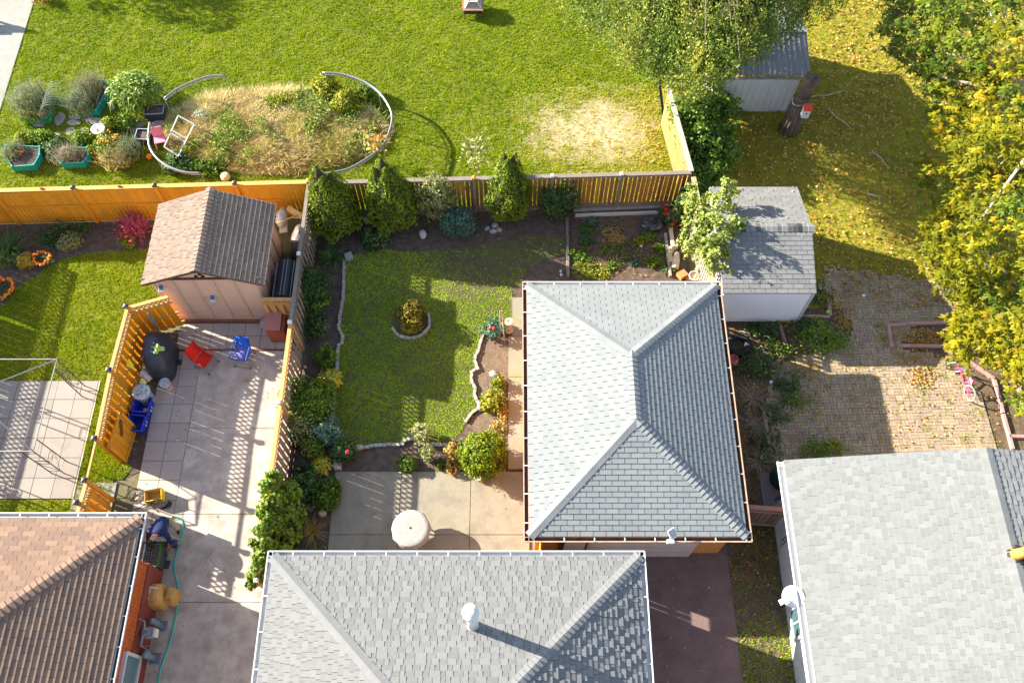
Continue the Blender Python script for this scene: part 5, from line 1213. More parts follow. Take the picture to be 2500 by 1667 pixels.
def bollard(lab, u, v):
    p = P(u, v); t = thing('bollard', lab, 'bollard', p, 'steel bollards guarding the gas meter'); bm = bpy.data.materials.get('bollard_paint') or mat('bollard_paint', (.128, .184, .248), (.160, .216, .280), sc=5, rough=.5, spec=.4)
    MB().obox((p.x, p.y, .02), (.14, 0, 0), (0, .14, 0), (0, 0, .015)).build('base_plate', bm, t)
    MB().lathe(p, [(.085, .03), (.085, .80), (.07, .84), (0, .86)], 18).build('post', bm, t, True)
    for sx in (-1, 1):
        for sy in (-1, 1): MB().lathe((p.x+sx*.105, p.y+sy*.105, .035), [(.018, 0), (.018, .03), (0, .03)], 6).build('bolt', steel, t)
bollard('slate blue steel bollard above the gas meter', 397, 1528); bollard('slate blue steel bollard below the gas meter', 381, 1607)
# gazebo frame
fr = mat('gazebo_metal', (.231, .231, .226), (.198, .198, .198), sc=6, rough=.4, metal=.4); dkm = mat('gazebo_dark', (.07, .06, .055), rough=.5)
fb_, ff_ = P(212, 944), P(150, 1166); hg = 1.95
cx_ = fb_.x-3.1; t = thing('gazebo_frame', 'bare metal gazebo frame without its canopy over the left patio', 'gazebo', (fb_.x-1.5, (fb_.y+ff_.y)/2, .05))
C_ = [Vector((fb_.x-.03, fb_.y, hg)), Vector((fb_.x-.03, ff_.y+.12, hg)), Vector((cx_-.4, ff_.y+.12, hg)), Vector((cx_-.4, fb_.y, hg))]
for i in range(4): MB().tube([C_[i], C_[(i+1) % 4]], .022, 6).build('top_rail', fr, t)
apx = (C_[0]+C_[2])/2+Vector((0, 0, .75))
for i in range(4): MB().tube([C_[i], apx], .02, 6).build('hip_rafter', fr, t)
for ci, (sx, sy) in enumerate(((-1, -1), (-1, 1), (1, 1), (1, -1))):
    c = C_[ci]
    for dx, dy in ((0, 0), (sx*.36, 0), (0, sy*.36)):
        q_ = Vector((c.x+dx, c.y+dy, 0)); MB().tube([V3(q_, .04), V3(q_, hg)], .018, 6).build('leg', dkm, t)
    for dx, dy in ((sx*.36, 0), (0, sy*.36)):
        for z in (.25, .9, 1.15, 1.75): MB().tube([V3(c, z), Vector((c.x+dx, c.y+dy, z))], .010, 5).build('rung', dkm, t)
        MB().tube([Vector((c.x+dx*(.5+.45*math.cos(a)), c.y+dy*(.5+.45*math.cos(a)), 1.02+.11*math.sin(a))) for a in np.linspace(0, 6.283, 13)], .009, 4).build('ornament', fr, t)
        MB().tube([V3(c, .3), Vector((c.x+dx, c.y+dy, .85))], .008, 4).build('brace', fr, t)
# round table
p = P(1002, 1308); t = thing('round_table', 'round table under a weathered white cover on the concrete patio', 'table', p)
cvm = mat('white_cover', (.302, .298, .289), (.268, .259, .246), sc=7, rough=.8, bump=.5, bsc=14, stain=(.173, .160, .143), ssc=5, slo=.64, shi=.72)
tc = P(1002, 1288, .75); b = MB(); n = 40; prof = [(.03, .74), (.2, .742), (.4, .738), (.5, .735), (.525, .715), (.54, .62), (.55, .50)]
for j, (r, z) in enumerate(prof):
    for k in range(n):
        a = 6.283*k/n; w = 1+(.035*math.sin(9*a)+.02*math.sin(14*a+1))*max(0, j-4)/2
        b.v.append((tc.x+r*w*math.cos(a), tc.y+r*w*math.sin(a), z+(-.03*math.sin(7*a) if j == 6 else 0)))
for j in range(len(prof)-1):
    for k in range(n): b.f.append((j*n+k, (j+1)*n+k, (j+1)*n+(k+1) % n, j*n+(k+1) % n)[::-1])
b.build('cover', cvm, t, True)
MB().lathe((tc.x, tc.y, .70), [(.032, 0), (.032, .046), (.022, .047), (.022, .0)], 12).build('umbrella_hole', blackp, t)
MB().lathe((tc.x, tc.y, .69), [(0, 0), (.5, 0), (.5, .03), (0, .03)], 32).build('tabletop', offw_m, t)
for k in range(4):
    a = .6+k*1.571; MB().tube([(tc.x+.40*math.cos(a), tc.y+.40*math.sin(a), .7), (tc.x+.3*math.cos(a), tc.y+.3*math.sin(a), .35), (tc.x+.42*math.cos(a), tc.y+.42*math.sin(a), .02)], .022, 6).build('leg', offw_m, t)
# pots on the patio
def pot(lab, u, v, r, h, m, name='plant_pot', group=None):
    p = P(u, v); return MB().lathe(p, [(r*.7, 0), (r, h*.85), (r*1.1, h*.85), (r*1.1, h), (r*.95, h), (r*.9, h*.8), (0, h*.8)], 18).build(name, m, None, True, lab, 'pot', group)
pot('white round pot below the clipped globe bush', 1168, 1168, .12, .2, white_m)
pot('white pot of the variegated plant in the patio bed', 1045, 1122, .11, .2, white_m)
# obelisk and pedestal
p = P(1232, 812); t = thing('trellis', 'pale wooden A shaped trellis standing by the walkway', 'trellis', p); tw = mat('pale_trellis', (.350, .308, .252), (.294, .252, .203), sc=6)
a0, a1, a2 = P(1232, 835), P(1222, 812), None; top = V3((a0+a1)/2, 1.75)
MB().tube([a0, top], .018, 5).build('stake', tw, t); MB().tube([V3(a1), top+Vector((-.06, .02, -.02))], .018, 5).build('stake', tw, t); 
for k in (.25, .5, .75): MB().tube([Vector(a0).lerp(top, k), Vector(a1).lerp(top, k)], .012, 5).build('rung', tw, t)
p = P(1243, 806); t = thing('pedestal', 'weathered tan stone pedestal at the top of the walkway', 'pedestal', p)
MB().lathe(p, [(.15, 0), (.15, .06), (.11, .1), (.10, .48), (.14, .54), (.14, .6), (.06, .61), (0, .58)], 16).build('column', rock_b, t)
# vegetable plot clutter
p = P(1590, 553); o = MB(); g = random.Random(5)
o.rock((p.x, p.y, .12), .38, .30, .16, 8, 12, 7).build('black_tarp', mat('black_plastic_sheet', (.02, .025, .035), (.10, .12, .15), sc=6, rough=.25, spec=.6, lo=.5, hi=.7), label='crumpled black plastic sheet at the top of the vegetable plot', cat='sheet')
p = P(1636, 540); MB().box(p.x-.12, p.y-.18, 0, p.x+.13, p.y+.16, .40).box(p.x-.15, p.y-.21, .40, p.x+.16, p.y+.19, .45).build('stone_bench', mat('green_stone', (.30, .31, .25), (.24, .25, .2), sc=5), label='grey green stone block among the red flowers', cat='stone block')
terr = mat('terracotta', (.45, .17, .06), (.5, .2, .08), sc=6)
p = P(1664, 676); MB().obox((p.x, p.y, .12), (.12, .07, 0), (-.07, .10, 0), (0, 0, .1)).build('brick_stack', terr, label='stack of orange bricks beyond the garage gutter', cat='bricks')
p = P(1681, 682); MB().obox((p.x, p.y, .08), (.11, -.02, 0), (.02, .10, 0), (0, 0, .07)).build('brick_stack', terr, label='lower orange bricks left of the pale planter', cat='bricks')
pot('pale square planter beyond the garage gutter', 1692, 684, .17, .3, mat('pale_planter', (.5, .48, .42)))
MB().tube([P(1640, 640, .1), P(1634, 622, .12), P(1640, 606, .14), P(1652, 602, .12)], [.09, .10, .10, .08], 8).build('stone_edging', mat('tan_kerb', (.42, .36, .25), (.36, .3, .2), sc=5), label='curved tan kerb stone under the small tree', cat='edging')
MB().tube([P(1648, 655, .1), P(1650, 635, .12), P(1652, 618, .1)], [.12, .13, .09], 8).build('log', mat('bleached_log', (.55, .48, .38), (.45, .38, .28), sc=5), label='bleached stump log under the small tree', cat='log')
for k, (u0, v0, u1, v1) in enumerate(((1703, 686, 1733, 640), (1716, 690, 1745, 645), (1728, 692, 1753, 655), (1698, 660, 1722, 628))):
    piece_ = MB().bar(P(u0, v0, .25+.05*k), P(u1, v1, .5+.06*k), .10, .03); piece_.build('loose_board', bpy.data.materials['bleached_slat'], label='bleached loose board leaning by the slat fence, number %s from the pots' % ('one', 'two', 'three', 'four')[k] if False else ('bleached board leaning at the slat fence, nearest the planter', 'second bleached board leaning at the slat fence', 'bleached board leaning closest to the grey shed', 'short upper board leaning at the slat fence under the small tree')[k], cat='board', group='boards leaning by the slat fence')
MB().bar(P(1697, 690, .2), P(1712, 655, .3), .14, .05).build('plank', terr, label='reddish plank beside the pale planter', cat='plank')
# ================================================================== BACK GARDEN THINGS
def c3(pts, k=4):
    out = []
    for i in range(len(pts)-1):
        a0, a1, a2, a3 = pts[max(i-1, 0)], pts[i], pts[i+1], pts[min(i+2, len(pts)-1)]
        for j in range(k):
            s_ = j/k; out.append(.5*((2*a1)+(a2-a0)*s_+(2*a0-5*a1+4*a2-a3)*s_*s_+(3*a1-a0-3*a2+a3)*s_**3))
    return out+[pts[-1]]
def ringpart(lab, px, zs, posts, group):
    pts = [P(u, v, z) for (u, v), z in zip(px, zs)]; c = pts[len(pts)//2]
    t = thing('pool_frame', lab, 'pool frame', (c.x, c.y, 0), group); q_ = c3(pts)
    MB().tube(q_, .04, 8).build('top_rail', steel, t, True); MB().tube([x-Vector((0, 0, .10)) for x in q_], .014, 6).build('lower_rail', steel, t, True)
    for i in posts:
        a = pts[i]; MB().tube([a, V3(a, 0)], .02, 6).build('leg', bpy.data.materials['pipe_grey'], t)
GPf = 'remains of the round pool frame'
ringpart('curved metal pool rail at the upper left of the straw mound', [(551, 185), (510, 187), (469, 201), (432, 218), (401, 241)], [1.0]*5, (0, 2, 4), GPf)
ringpart('curved metal pool rail at the lower left with the pink chair inside', [(366, 299), (362, 333), (366, 360), (381, 384), (408, 405), (449, 420), (490, 423)], [1.0, .95, .9, .9, .9, .9, .9], (0, 3, 6), GPf)
ringpart('large curved metal pool rail at the right of the straw mound', [(788, 178), (829, 180), (863, 189), (897, 204), (924, 224), (945, 252), (957, 282), (952, 316), (935, 354), (907, 379), (870, 403), (836, 417), (785, 425)], [1.0]*13, (0, 2, 4, 6, 8, 10, 12), GPf)
# storm window
al = mat('aluminium', (.360, .366, .372), rough=.35, metal=.5)
qs = [P(435, 283, .75), P(474, 304, .75), P(435, 382, .35), P(401, 359, .35)]
t = thing('storm_window', 'aluminium storm window frame with two openings leaning in the pool frame', 'window frame', V3((qs[0]+qs[2])/2))
for a, b_ in ((0, 1), (1, 2), (2, 3), (3, 0)): MB().bar(qs[a], qs[b_], .045, .03).build('frame_bar', al, t)
l1, l2 = qs[0].lerp(qs[3], .46), qs[1].lerp(qs[2], .46); l3, l4 = qs[0].lerp(qs[3], .56), qs[1].lerp(qs[2], .56)
MB().bar(l1, l2, .04, .03).build('frame_bar', al, t); MB().bar(l3, l4, .04, .03).build('frame_bar', al, t)
MB().tube([qs[2], V3(qs[2])], .015, 5).tube([qs[3], V3(qs[3])], .015, 5).tube([qs[0], V3(qs[0])], .015, 5).build('prop', dkm, t)
# pink chair
p = P(398, 356); t = thing('pink_chair', 'pink plastic child chair beside the storm window frame', 'chair', p); pk = mat('pink_plastic', (.70, .22, .30), rough=.45)
MB().obox(p+Vector((0, 0, .36)), (.18, .05, 0), (-.05, .17, 0), (0, 0, .015)).build('seat', pk, t); MB().obox(p+Vector((-.06, .19, .55)), (.19, .05, 0), (-.02, .05, .17), (0, -.012, .004)).build('backrest', pk, t)
for sx in (-1, 1):
    for sy in (-1, 1): MB().tube([p+Vector((sx*.15-.04*sy, sy*.14+.04*sx, .36)), p+Vector((sx*.19-.04*sy, sy*.18+.04*sx, 0))], .02, 6).build('leg', pk, t)
# pumpkins
orp = mat('pumpkin_skin', (.72, .20, .01), (.78, .27, .02), sc=6, rough=.5, spec=.4); stm = mat('stem', (.2, .2, .06))
def pumpkin(lab, u, v, r, h, m):
    p = P(u, v); t = thing('pumpkin', lab, 'pumpkin', p)
    MB().lathe((p.x, p.y, 0), [(.02, .02), (r*.7, .0), (r, h*.35), (r*.95, h*.7), (r*.6, h*.97), (r*.15, h*.93), (0, h*.9)], 24, rib=.05, ribn=8).build('skin', m, t, True)
    MB().tube([(p.x, p.y, h*.9), (p.x+.02, p.y, h+.05)], [.02, .012], 6).build('stem', stm, t)
pumpkin('large orange pumpkin beside the blue green cabbage', 461, 290, .19, .26, orp); pumpkin('small orange pumpkin outside the pool frame', 366, 386, .11, .18, orp); pumpkin('pale cream pumpkin near the golden fence', 553, 437, .17, .26, mat('cream_skin', (.60, .44, .24), (.66, .52, .32), sc=5))
# planters
def tub(lab, u, v, w, d, h, rz, m, rimm, group=None, name='planter'):
    p = P(u, v); t = thing(name, lab, 'planter', p, group); M = Matrix.Translation(p) @ Matrix.Rotation(rz, 4, 'Z')
    def ring(a, b, z): return [M @ Vector((sx*a, sy*b, z)) for sx, sy in ((-1, -1), (1, -1), (1, 1), (-1, 1))]
    vs = ring(w*.44, d*.44, 0)+ring(w*.5, d*.5, h)+ring(w*.45, d*.45, h)+ring(w*.43, d*.43, h-.07)
    MB().add(vs, [(3, 2, 1, 0)]+[(4*i+k, 4*i+(k+1) % 4, 4*i+4+(k+1) % 4, 4*i+4+k) for i in range(3) for k in range(4)]).build('tub', m, t)
    MB().add(ring(w*.44, d*.44, h-.06), [(0, 1, 2, 3)]).build('potting_soil', soil_m, t)
    r_ = MB(); e = ring(w*.5, d*.5, h)
    for i in range(4): r_.bar(e[i], e[(i+1) % 4], .03, .025)
    r_.build('rim', rimm, t); return t
navy = mat('navy_plastic', (.03, .04, .06), rough=.45); grim = mat('rim_grey', (.22, .24, .27), rough=.4)
tub('long dark planter with a yellow green plant by the corn clump', 386, 287, .68, .42, .42, R(4), navy, grim); tub('square black planter half under the pool rail', 357, 343, .5, .46, .34, R(-3), navy, bpy.data.materials['rib_grey'])
# raised beds
teal = mat('teal_metal', (.012, .27, .27), (.015, .33, .32), sc=4, rough=.45, spec=.4); grn = mat('green_metal', (.01, .22, .12), (.015, .27, .15), sc=4, rough=.45, spec=.4)
def rbed(lab, px, m, h=.32):
    pts = pp(px); c = sum(pts, Vector())/len(pts); t = thing('raised_bed', lab, 'raised bed', c, 'metal raised beds')
    n = len(pts)
    for i in range(n):
        a, b_ = pts[i], pts[(i+1) % n]
        for k in range(3): piece('side_panel', m, V3(a, h*(k+.5)/3), V3(b_, h*(k+.5)/3), .03 if k != 1 else .045, h/3-.012, t)
    MB().add([V3(p, h-.05) for p in (pts if sum(pts[i].x*pts[(i+1) % n].y-pts[(i+1) % n].x*pts[i].y for i in range(n)) > 0 else pts[::-1])], [tuple(range(n))]).build('bed_soil', soil_m, t)
    for p in pts: piece('corner_post', m, V3(p, 0), V3(p, h+.02), .06, .06, t, up=(0, 1, 0))
    return c
bA = rbed('green metal raised bed full of silvery herbs nearest the path', [(50, 262), (62, 303), (122, 303), (132, 290), (124, 245), (62, 240)], grn)
bB = rbed('teal metal raised bed of purple brown herbs beside the corn clump', [(186, 262), (196, 280), (243, 283), (252, 268), (272, 222), (262, 210), (205, 212)], teal)
bC = rbed('teal metal raised bed with grey green herbs nearest the left edge', [(20, 385), (40, 420), (92, 416), (106, 392), (106, 372), (24, 368)], teal)
bD = rbed('teal metal raised bed with a dry grey mound of stems', [(144, 396), (160, 412), (212, 410), (224, 392), (222, 374), (148, 374)], teal)
# flagstones
fl_m = mat('flagstone', (.253, .231, .204), (.308, .286, .259), sc=4, bump=.5, bsc=40, rough=.9, fine=.15, orand=True, tints=[(.308, .286, .264), (.259, .220, .198), (.330, .314, .292), (.286, .259, .231)], tamt=.6)
fg = sheet('flagstone_path', pp([(140, 268), (420, 268), (420, 322), (150, 338)]), .004, lawn_soil)
for i, (u, v, rx, ry) in enumerate(((148, 292, .19, .30), (184, 288, .24, .13), (180, 302, .26, .13), (218, 282, .22, .10), (232, 296, .34, .16), (208, 320, .22, .12), (172, 322, .17, .18), (262, 300, .30, .14), (273, 242, .09, .22), (276, 265, .10, .11), (292, 313, .30, .11), (340, 305, .24, .15), (372, 306, .18, .10), (388, 303, .25, .14), (380, 324, .24, .08), (168, 262, .12, .12), (97, 308, .22, .07), (322, 318, .2, .08), (250, 326, .16, .08), (140, 330, .14, .1))):
    p = P(u, v); b = MB(); g = random.Random(i); n = 9
    pl = [(p.x+rx*math.cos(a)*(1+.35*(g.random()-.5)), p.y+ry*math.sin(a)*(1+.35*(g.random()-.5))) for a in [6.283*(k+.5*g.random())/n for k in range(n)]]
    b.prism(pl, -.02, .035+g.random()*.01).build('flagstone', fl_m, fg)
# bird bath
p = P(243, 330); t = thing('bird_bath', 'white bird bath bowl on a short pedestal among the flagstones', 'bird bath', p)
c = P(240, 316, .55); p = V3(c)
MB().lathe((p.x, p.y, 0), [(.14, 0), (.14, .05), (.06, .1), (.06, .45), (.12, .5)], 16).build('pedestal', offw_m, t, True); MB().lathe((p.x, p.y, .5), [(.1, 0), (.24, .06), (.245, .09), (.22, .09), (.15, .05), (0, .04)], 26).build('bowl', mat('pale_bowl', (.60, .60, .58), (.5, .5, .48), sc=5), t, True)
MB().lathe((p.x, p.y, .558), [(.17, 0), (0, .001)], 20).build('water', mat('bath_water', (.40, .36, .30), rough=.05, spec=.6), t)
# wire arch
t = thing('wire_trellis', 'arched wire mesh trellis over the flagstones between the raised beds', 'trellis', P(170, 290)); wire = mat('wire', (.30, .33, .27), rough=.4, metal=.3)
xl, xr, yb0, yb1 = P(120, 300).x, P(225, 300).x, P(170, 318).y, P(170, 262).y; W_ = MB(); cxm = (xl+xr)/2; rr_ = (xr-xl)/2
arch = lambda a, y: Vector((cxm-rr_*math.cos(a), y, 1.35*math.sin(a)**.8))
for i in range(10): W_.tube([arch(math.pi*k/24, yb0+(yb1-yb0)*i/9) for k in range(25)], .0034, 3)
for i in range(1, 22): W_.tube([arch(math.pi*i/22, yb0), arch(math.pi*i/22, yb1)], .0034, 3)
W_.build('wire_mesh', wire, t)
for x_, y_ in ((xl, yb0), (xr, yb0), (xl, yb1), (xr, yb1)): MB().tube([(x_, y_, 0), (x_, y_, 1.35)], .014, 5).build('stake', dkm, t)
for u0, v0, u1, v1, l in ((146, 315, 160, 336, 'short dark rod on the flagstones left of the bird bath'), (165, 250, 224, 310, 'long dark rod leaning across the wire trellis')): MB().tube([P(u0, v0, .25), P(u1, v1, .04)], .012, 5).build('garden_stake', dkm, label=l, cat='stake')
# fire pit at the top
c = P(1155, 8, .45); t = thing('fire_pit', 'square copper fire pit with a mesh spark screen on the lawn', 'fire pit', V3(c)); cop = mat('copper_brown', (.24, .11, .07), (.30, .15, .10), sc=6, rough=.45, spec=.4); R_ = .40
for s in (-1, 1):
    MB().bar(c+Vector((-R_, s*R_*.92, 0)), c+Vector((R_, s*R_*.92, 0)), .11, .03).build('tray_rim', cop, t); MB().bar(c+Vector((s*R_*.92, -R_*.78, 0)), c+Vector((s*R_*.92, R_*.78, 0)), .11, .03).build('tray_rim', cop, t)
    for q_ in (-1, 1): MB().tube([c+Vector((s*.34, q_*.34, 0)), V3(c)+Vector((s*.36, q_*.36, 0))], .025, 6).build('leg', dk_brown, t)
MB().box(c.x-.33, c.y-.33, .2, c.x+.33, c.y+.33, .44).build('bowl', blackp, t)
ap_ = c+Vector((0, 0, .36)); s4 = [c+Vector((sx*.31, sy*.31, .02)) for sx, sy in ((-1, -1), (1, -1), (1, 1), (-1, 1))]; s5 = [c+Vector((sx*.17, sy*.17, .22)) for sx, sy in ((-1, -1), (1, -1), (1, 1), (-1, 1))]
M_ = MB()
for i in range(4):
    j = (i+1) % 4; M_.bar(s4[i], s4[j], .025, .02).bar(s4[i], s5[i], .022, .02).bar(s5[i], s5[j], .022, .02)
M_.build('screen_frame', offw_m, t)
M_ = MB()
for i in range(4):
    j = (i+1) % 4; M_.add([s4[i]*.97+c*.03, s4[j]*.97+c*.03, s5[j]*.97+c*.03, s5[i]*.97+c*.03], [(0, 1, 2, 3)])
M_.add([x+Vector((0, 0, -.01)) for x in s5], [(0, 1, 2, 3)]).build('spark_screen', mat('screen_mesh', (.20, .16, .14), (.28, .22, .19), sc=20, rough=.5), t)
# unseen bench added off-frame at the upper left to shade the path
t = thing('path_shade_bench', 'unseen wooden bench added beyond the upper left edge to shade the pale path', 'bench', P(-70, 60)); q_ = V3(P(-70, 60))
MB().box(q_.x-.8, q_.y-.25, .42, q_.x+.8, q_.y+.25, .47).build('seat', wea_m, t); MB().box(q_.x-.8, q_.y+.25, .5, q_.x+.8, q_.y+.29, .95).build('backrest', wea_m, t)
for s in (-1, 1):
    MB().box(q_.x+s*.7-.04, q_.y-.22, 0, q_.x+s*.7+.04, q_.y-.14, .42).build('leg', wea_m, t); MB().box(q_.x+s*.7-.04, q_.y+.2, 0, q_.x+s*.7+.04, q_.y+.28, .9).build('leg', wea_m, t)
# ================================================================== RIGHT YARD THINGS
def bike(name, lab, rear, front, fm, tyre_m, lean=0.0, handle_turn=0.5):
    r0, f0 = V3(rear), V3(front); d = (f0-r0).normalized(); L = (f0-r0).length; n = Vector((-d.y, d.x, 0)); up = (Vector((0, 0, 1))+n*lean).normalized(); rw = L*.27
    t = thing(name, lab, 'bicycle', (r0+f0)/2); X = lambda a, h, s=0.0: r0+d*a+up*h+n*s
    dh = (d*math.cos(handle_turn)+n*math.sin(handle_turn)).normalized(); nh = Vector((-dh.y, dh.x, 0))
    for c_, dd in ((X(0, rw), d), (X(L, rw), dh)):
        w = MB().tube([c_+dd*rw*math.cos(a)+up*rw*math.sin(a) for a in np.linspace(0, 6.283, 25)[:-1]], .026, 6, True).build('wheel', tyre_m, t)
        MB().tube([c_+dd*rw*.9*math.cos(a)+up*rw*.9*math.sin(a) for a in np.linspace(0, 6.283, 25)[:-1]], .010, 5, True).build('rim', white_m, w)
        s_ = MB()
        for k in range(12): a = 6.283*k/12; s_.tube([c_, c_+dd*rw*.88*math.cos(a)+up*rw*.88*math.sin(a)], .003, 3)
        s_.build('spokes', steel, w)
    bb = X(L*.40, rw*.95); st_ = X(L*.30, rw*2.0); hd = X(L*.80, rw*2.1); hb = X(L*.84, rw*1.7)
    f_ = MB()
    for a, b_, q in ((bb, hb, .024), (bb, st_, .02), (st_, hd, .022), (hd, hb, .024), (X(0, rw, .05), bb, .013), (X(0, rw, -.05), bb, .013), (X(0, rw, .05), st_, .012), (X(0, rw, -.05), st_, .012)): f_.tube([a, b_], q, 6)
    f_.build('frame', fm, t)
    MB().tube([hb, X(L, rw)+nh*.05], .014, 6).tube([hb, X(L, rw)-nh*.05], .014, 6).build('fork', fm, t)
    hh = hd+up*.16; MB().tube([hd, hh], .016, 6).tube([hh-nh*.27-dh*.05, hh-nh*.12, hh+nh*.12, hh+nh*.27-dh*.05], .014, 6).build('handlebar', steel, t)
    for s in (-1, 1): MB().tube([hh+nh*s*.19-dh*.03, hh+nh*s*.28-dh*.055], .02, 6).build('grip', blackp, t)
    ss = st_+up*.10; MB().tube([st_, ss], .014, 6).build('seat_post', steel, t)
    MB().add([ss-d*.12+n*.07, ss-d*.12-n*.07, ss+d*.03-n*.04, ss+d*.15, ss+d*.03+n*.04, ss-d*.02+up*.05], [(0, 5, 1), (1, 5, 2), (2, 5, 3), (3, 5, 4), (4, 5, 0), (0, 1, 2, 3, 4)]).build('saddle', fm if 'pink' in lab else blackp, t)
    MB().lathe(bb-n*.03, [(0, 0), (.06, 0), (.06, .012), (0, .012)], 12, n).tube([bb+n*.07, bb+n*.07+d*.12-up*.05], .012, 5).tube([bb-n*.07, bb-n*.07-d*.12+up*.05], .012, 5).build('crank', blackp, t)
    return t
pinkb = mat('pink_paint', (.66, .02, .14), (.70, .10, .22), sc=9, rough=.35, spec=.5)
bike('pink_bicycle', 'pink child bicycle standing on the sunlit brick paving', P(2357, 968), P(2322, 905), pinkb, mat('pale_tyre', (.20, .20, .19), rough=.8), lean=-.08, handle_turn=.9)
bike('blue_bicycle', 'dark bicycle with a blue tyred wheel under the white house eave', P(1930, 1212), P(1899, 1217), blackp, mat('blue_tyre', (.02, .08, .28), rough=.6), lean=.02, handle_turn=.2)
def metal_chair(lab, u, v, rz):
    p = P(u, v); t = thing('metal_chair', lab, 'chair', p); M = Matrix.Translation(p) @ Matrix.Rotation(rz, 4, 'Z'); T = lambda x, y, z: M @ Vector((x, y, z)); wk = bpy.data.materials.get('wicker') or mat('wicker', (.25, .20, .15), (.12, .10, .08), sc=40, rough=.8)
    MB().obox(T(0, 0, .43), M.to_3x3() @ Vector((.24, 0, 0)), M.to_3x3() @ Vector((0, .23, 0)), Vector((0, 0, .015))).build('seat', wk, t); MB().obox(T(0, .28, .66), M.to_3x3() @ Vector((.24, 0, 0)), M.to_3x3() @ Vector((0, .05, .22)), M.to_3x3() @ Vector((0, .012, -.003))).build('backrest', wk, t)
    for s in (-1, 1):
        MB().tube([T(s*.27, -.24, 0), T(s*.26, -.22, .43), T(s*.27, -.18, .62), T(s*.27, .24, .64)], .016, 6).build('leg', blackp, t); MB().tube([T(s*.26, .36, 0), T(s*.26, .22, .43), T(s*.25, .34, .9)], .016, 6).build('leg', blackp, t)
    MB().tube([T(-.25, .34, .9), T(.25, .34, .9)], .016, 6).build('top_bar', blackp, t); MB().tube([T(-.26, -.22, .42), T(.26, -.22, .42)], .014, 6).build('front_bar', blackp, t)
metal_chair('black framed patio chair with a woven seat on the brick paving', 2296, 722, R(8))
c = P(2372, 672, .7); t = thing('patio_table', 'dark glass topped patio table under the yellow tree', 'table', V3(c)); MB().box(c.x-.45, c.y-.4, .69, c.x+.5, c.y+.4, .71).build('tabletop', mat('smoked_glass', (.03, .04, .05), rough=.1, spec=.6), t)
for sx in (-.4, .45):
    for sy in (-.35, .35): MB().tube([(c.x+sx, c.y+sy, 0), (c.x+sx, c.y+sy, .7)], .018, 6).build('leg', blackp, t)
p = P(1800, 846); t = thing('tyre', 'black tyre lying flat in the weeds beside the garage', 'tyre', p); b = MB()
prof = [(.22, .02), (.34, .0), (.39, .05), (.40, .11), (.39, .17), (.34, .22), (.22, .20), (.22, .02)]
b.lathe(p, prof, 32); b.f = b.f[:-2]; b.build('rubber', mat('tyre_rubber', (.018, .02, .025), rough=.7), t, True)
tr_ = MB()
for k in range(36): a = 6.283*k/36; tr_.obox((p.x+.40*math.cos(a), p.y+.40*math.sin(a), .11), (.008*math.cos(a), .008*math.sin(a), 0), (-.02*math.sin(a), .02*math.cos(a), 0), (0, 0, .05))
tr_.build('tread', bpy.data.materials['tyre_rubber'], t)
p = P(1790, 890); MB().lathe((p.x-.03, p.y, .2), [(0, 0), (.13, 0), (.15, .25), (.14, .26), (.1, .1), (0, .1)], 14, (-.3, 0, 1)).build('red_bucket', mat('salmon_plastic', (.6, .18, .16), rough=.5), label='salmon red bucket tucked under the garage eave', cat='bucket')
p = P(1818, 816); MB().obox((p.x, p.y, .05), (.13, .02, 0), (-.02, .1, 0), (0, 0, .03)).build('plywood_scrap', mat('plywood', (.36, .28, .19)), label='square plywood scrap above the tyre', cat='board')
p = P(2019, 764); MB().lathe((p.x, p.y, .0), [(.01, .0), (.05, .02), (.065, .065), (.05, .11), (0, .13)], 14).build('ball', mat('lime_ball', (.25, .65, .05), rough=.5), smooth=True, label='small lime green ball beside the white shed corner', cat='ball')
p = P(2003, 704); MB().obox((p.x, p.y, .05), (.09, .02, 0), (-.02, .09, 0), (0, 0, .05)).build('brick_block', mat('tan_block', (.38, .27, .19)), label='tan block at the corner of the grey shed', cat='block')
p = P(1908, 1170); t = thing('compost_bin', 'dark teal compost bin tucked beside the white house roof', 'compost bin', p); MB().lathe((p.x-.02, p.y, 0), [(.36, 0), (.33, .75), (.27, .85)], 20).build('bin', mat('teal_plastic', (.015, .10, .09), rough=.5), t, True); MB().lathe((p.x-.02, p.y, .85), [(.3, 0), (.28, .05), (.1, .09), (0, .09)], 20).build('lid', blackp, t, True)
p = P(1885, 1205); MB().obox((p.x, p.y, .03), (.32, 0, 0), (0, .62, 0), (0, 0, .02)).build('concrete_slab', mat('dark_slab', (.16, .15, .15), rough=.9), label='dark concrete slab beside the blue tyred bicycle', cat='slab')
for i, (u, v, l) in enumerate(((1887, 908, 'white scrap in the weeds, upper of the two beside the path edge'), (1882, 934, 'white scrap in the weeds, lower of the two beside the path edge'), (1860, 1118, 'white crumpled wrapper beside the compost bin'), (2107, 723, 'white paper scrap on the shaded brick path'))):
    p = P(u, v); MB().rock((p.x, p.y, .05), .07, .06+.03*(i == 2), .04, 30+i, 7, 5).build('paper_scrap', mat('scrap_white', (.66, .66, .70)) if i == 0 else bpy.data.materials['scrap_white'], label=l, cat='litter')
bark = mat('bark', (.10, .075, .06), (.17, .13, .105), sc=9, rough=1, bump=2, bsc=22); pbark = mat('pale_bark', (.34, .29, .24), (.42, .37, .31), sc=8, rough=1)
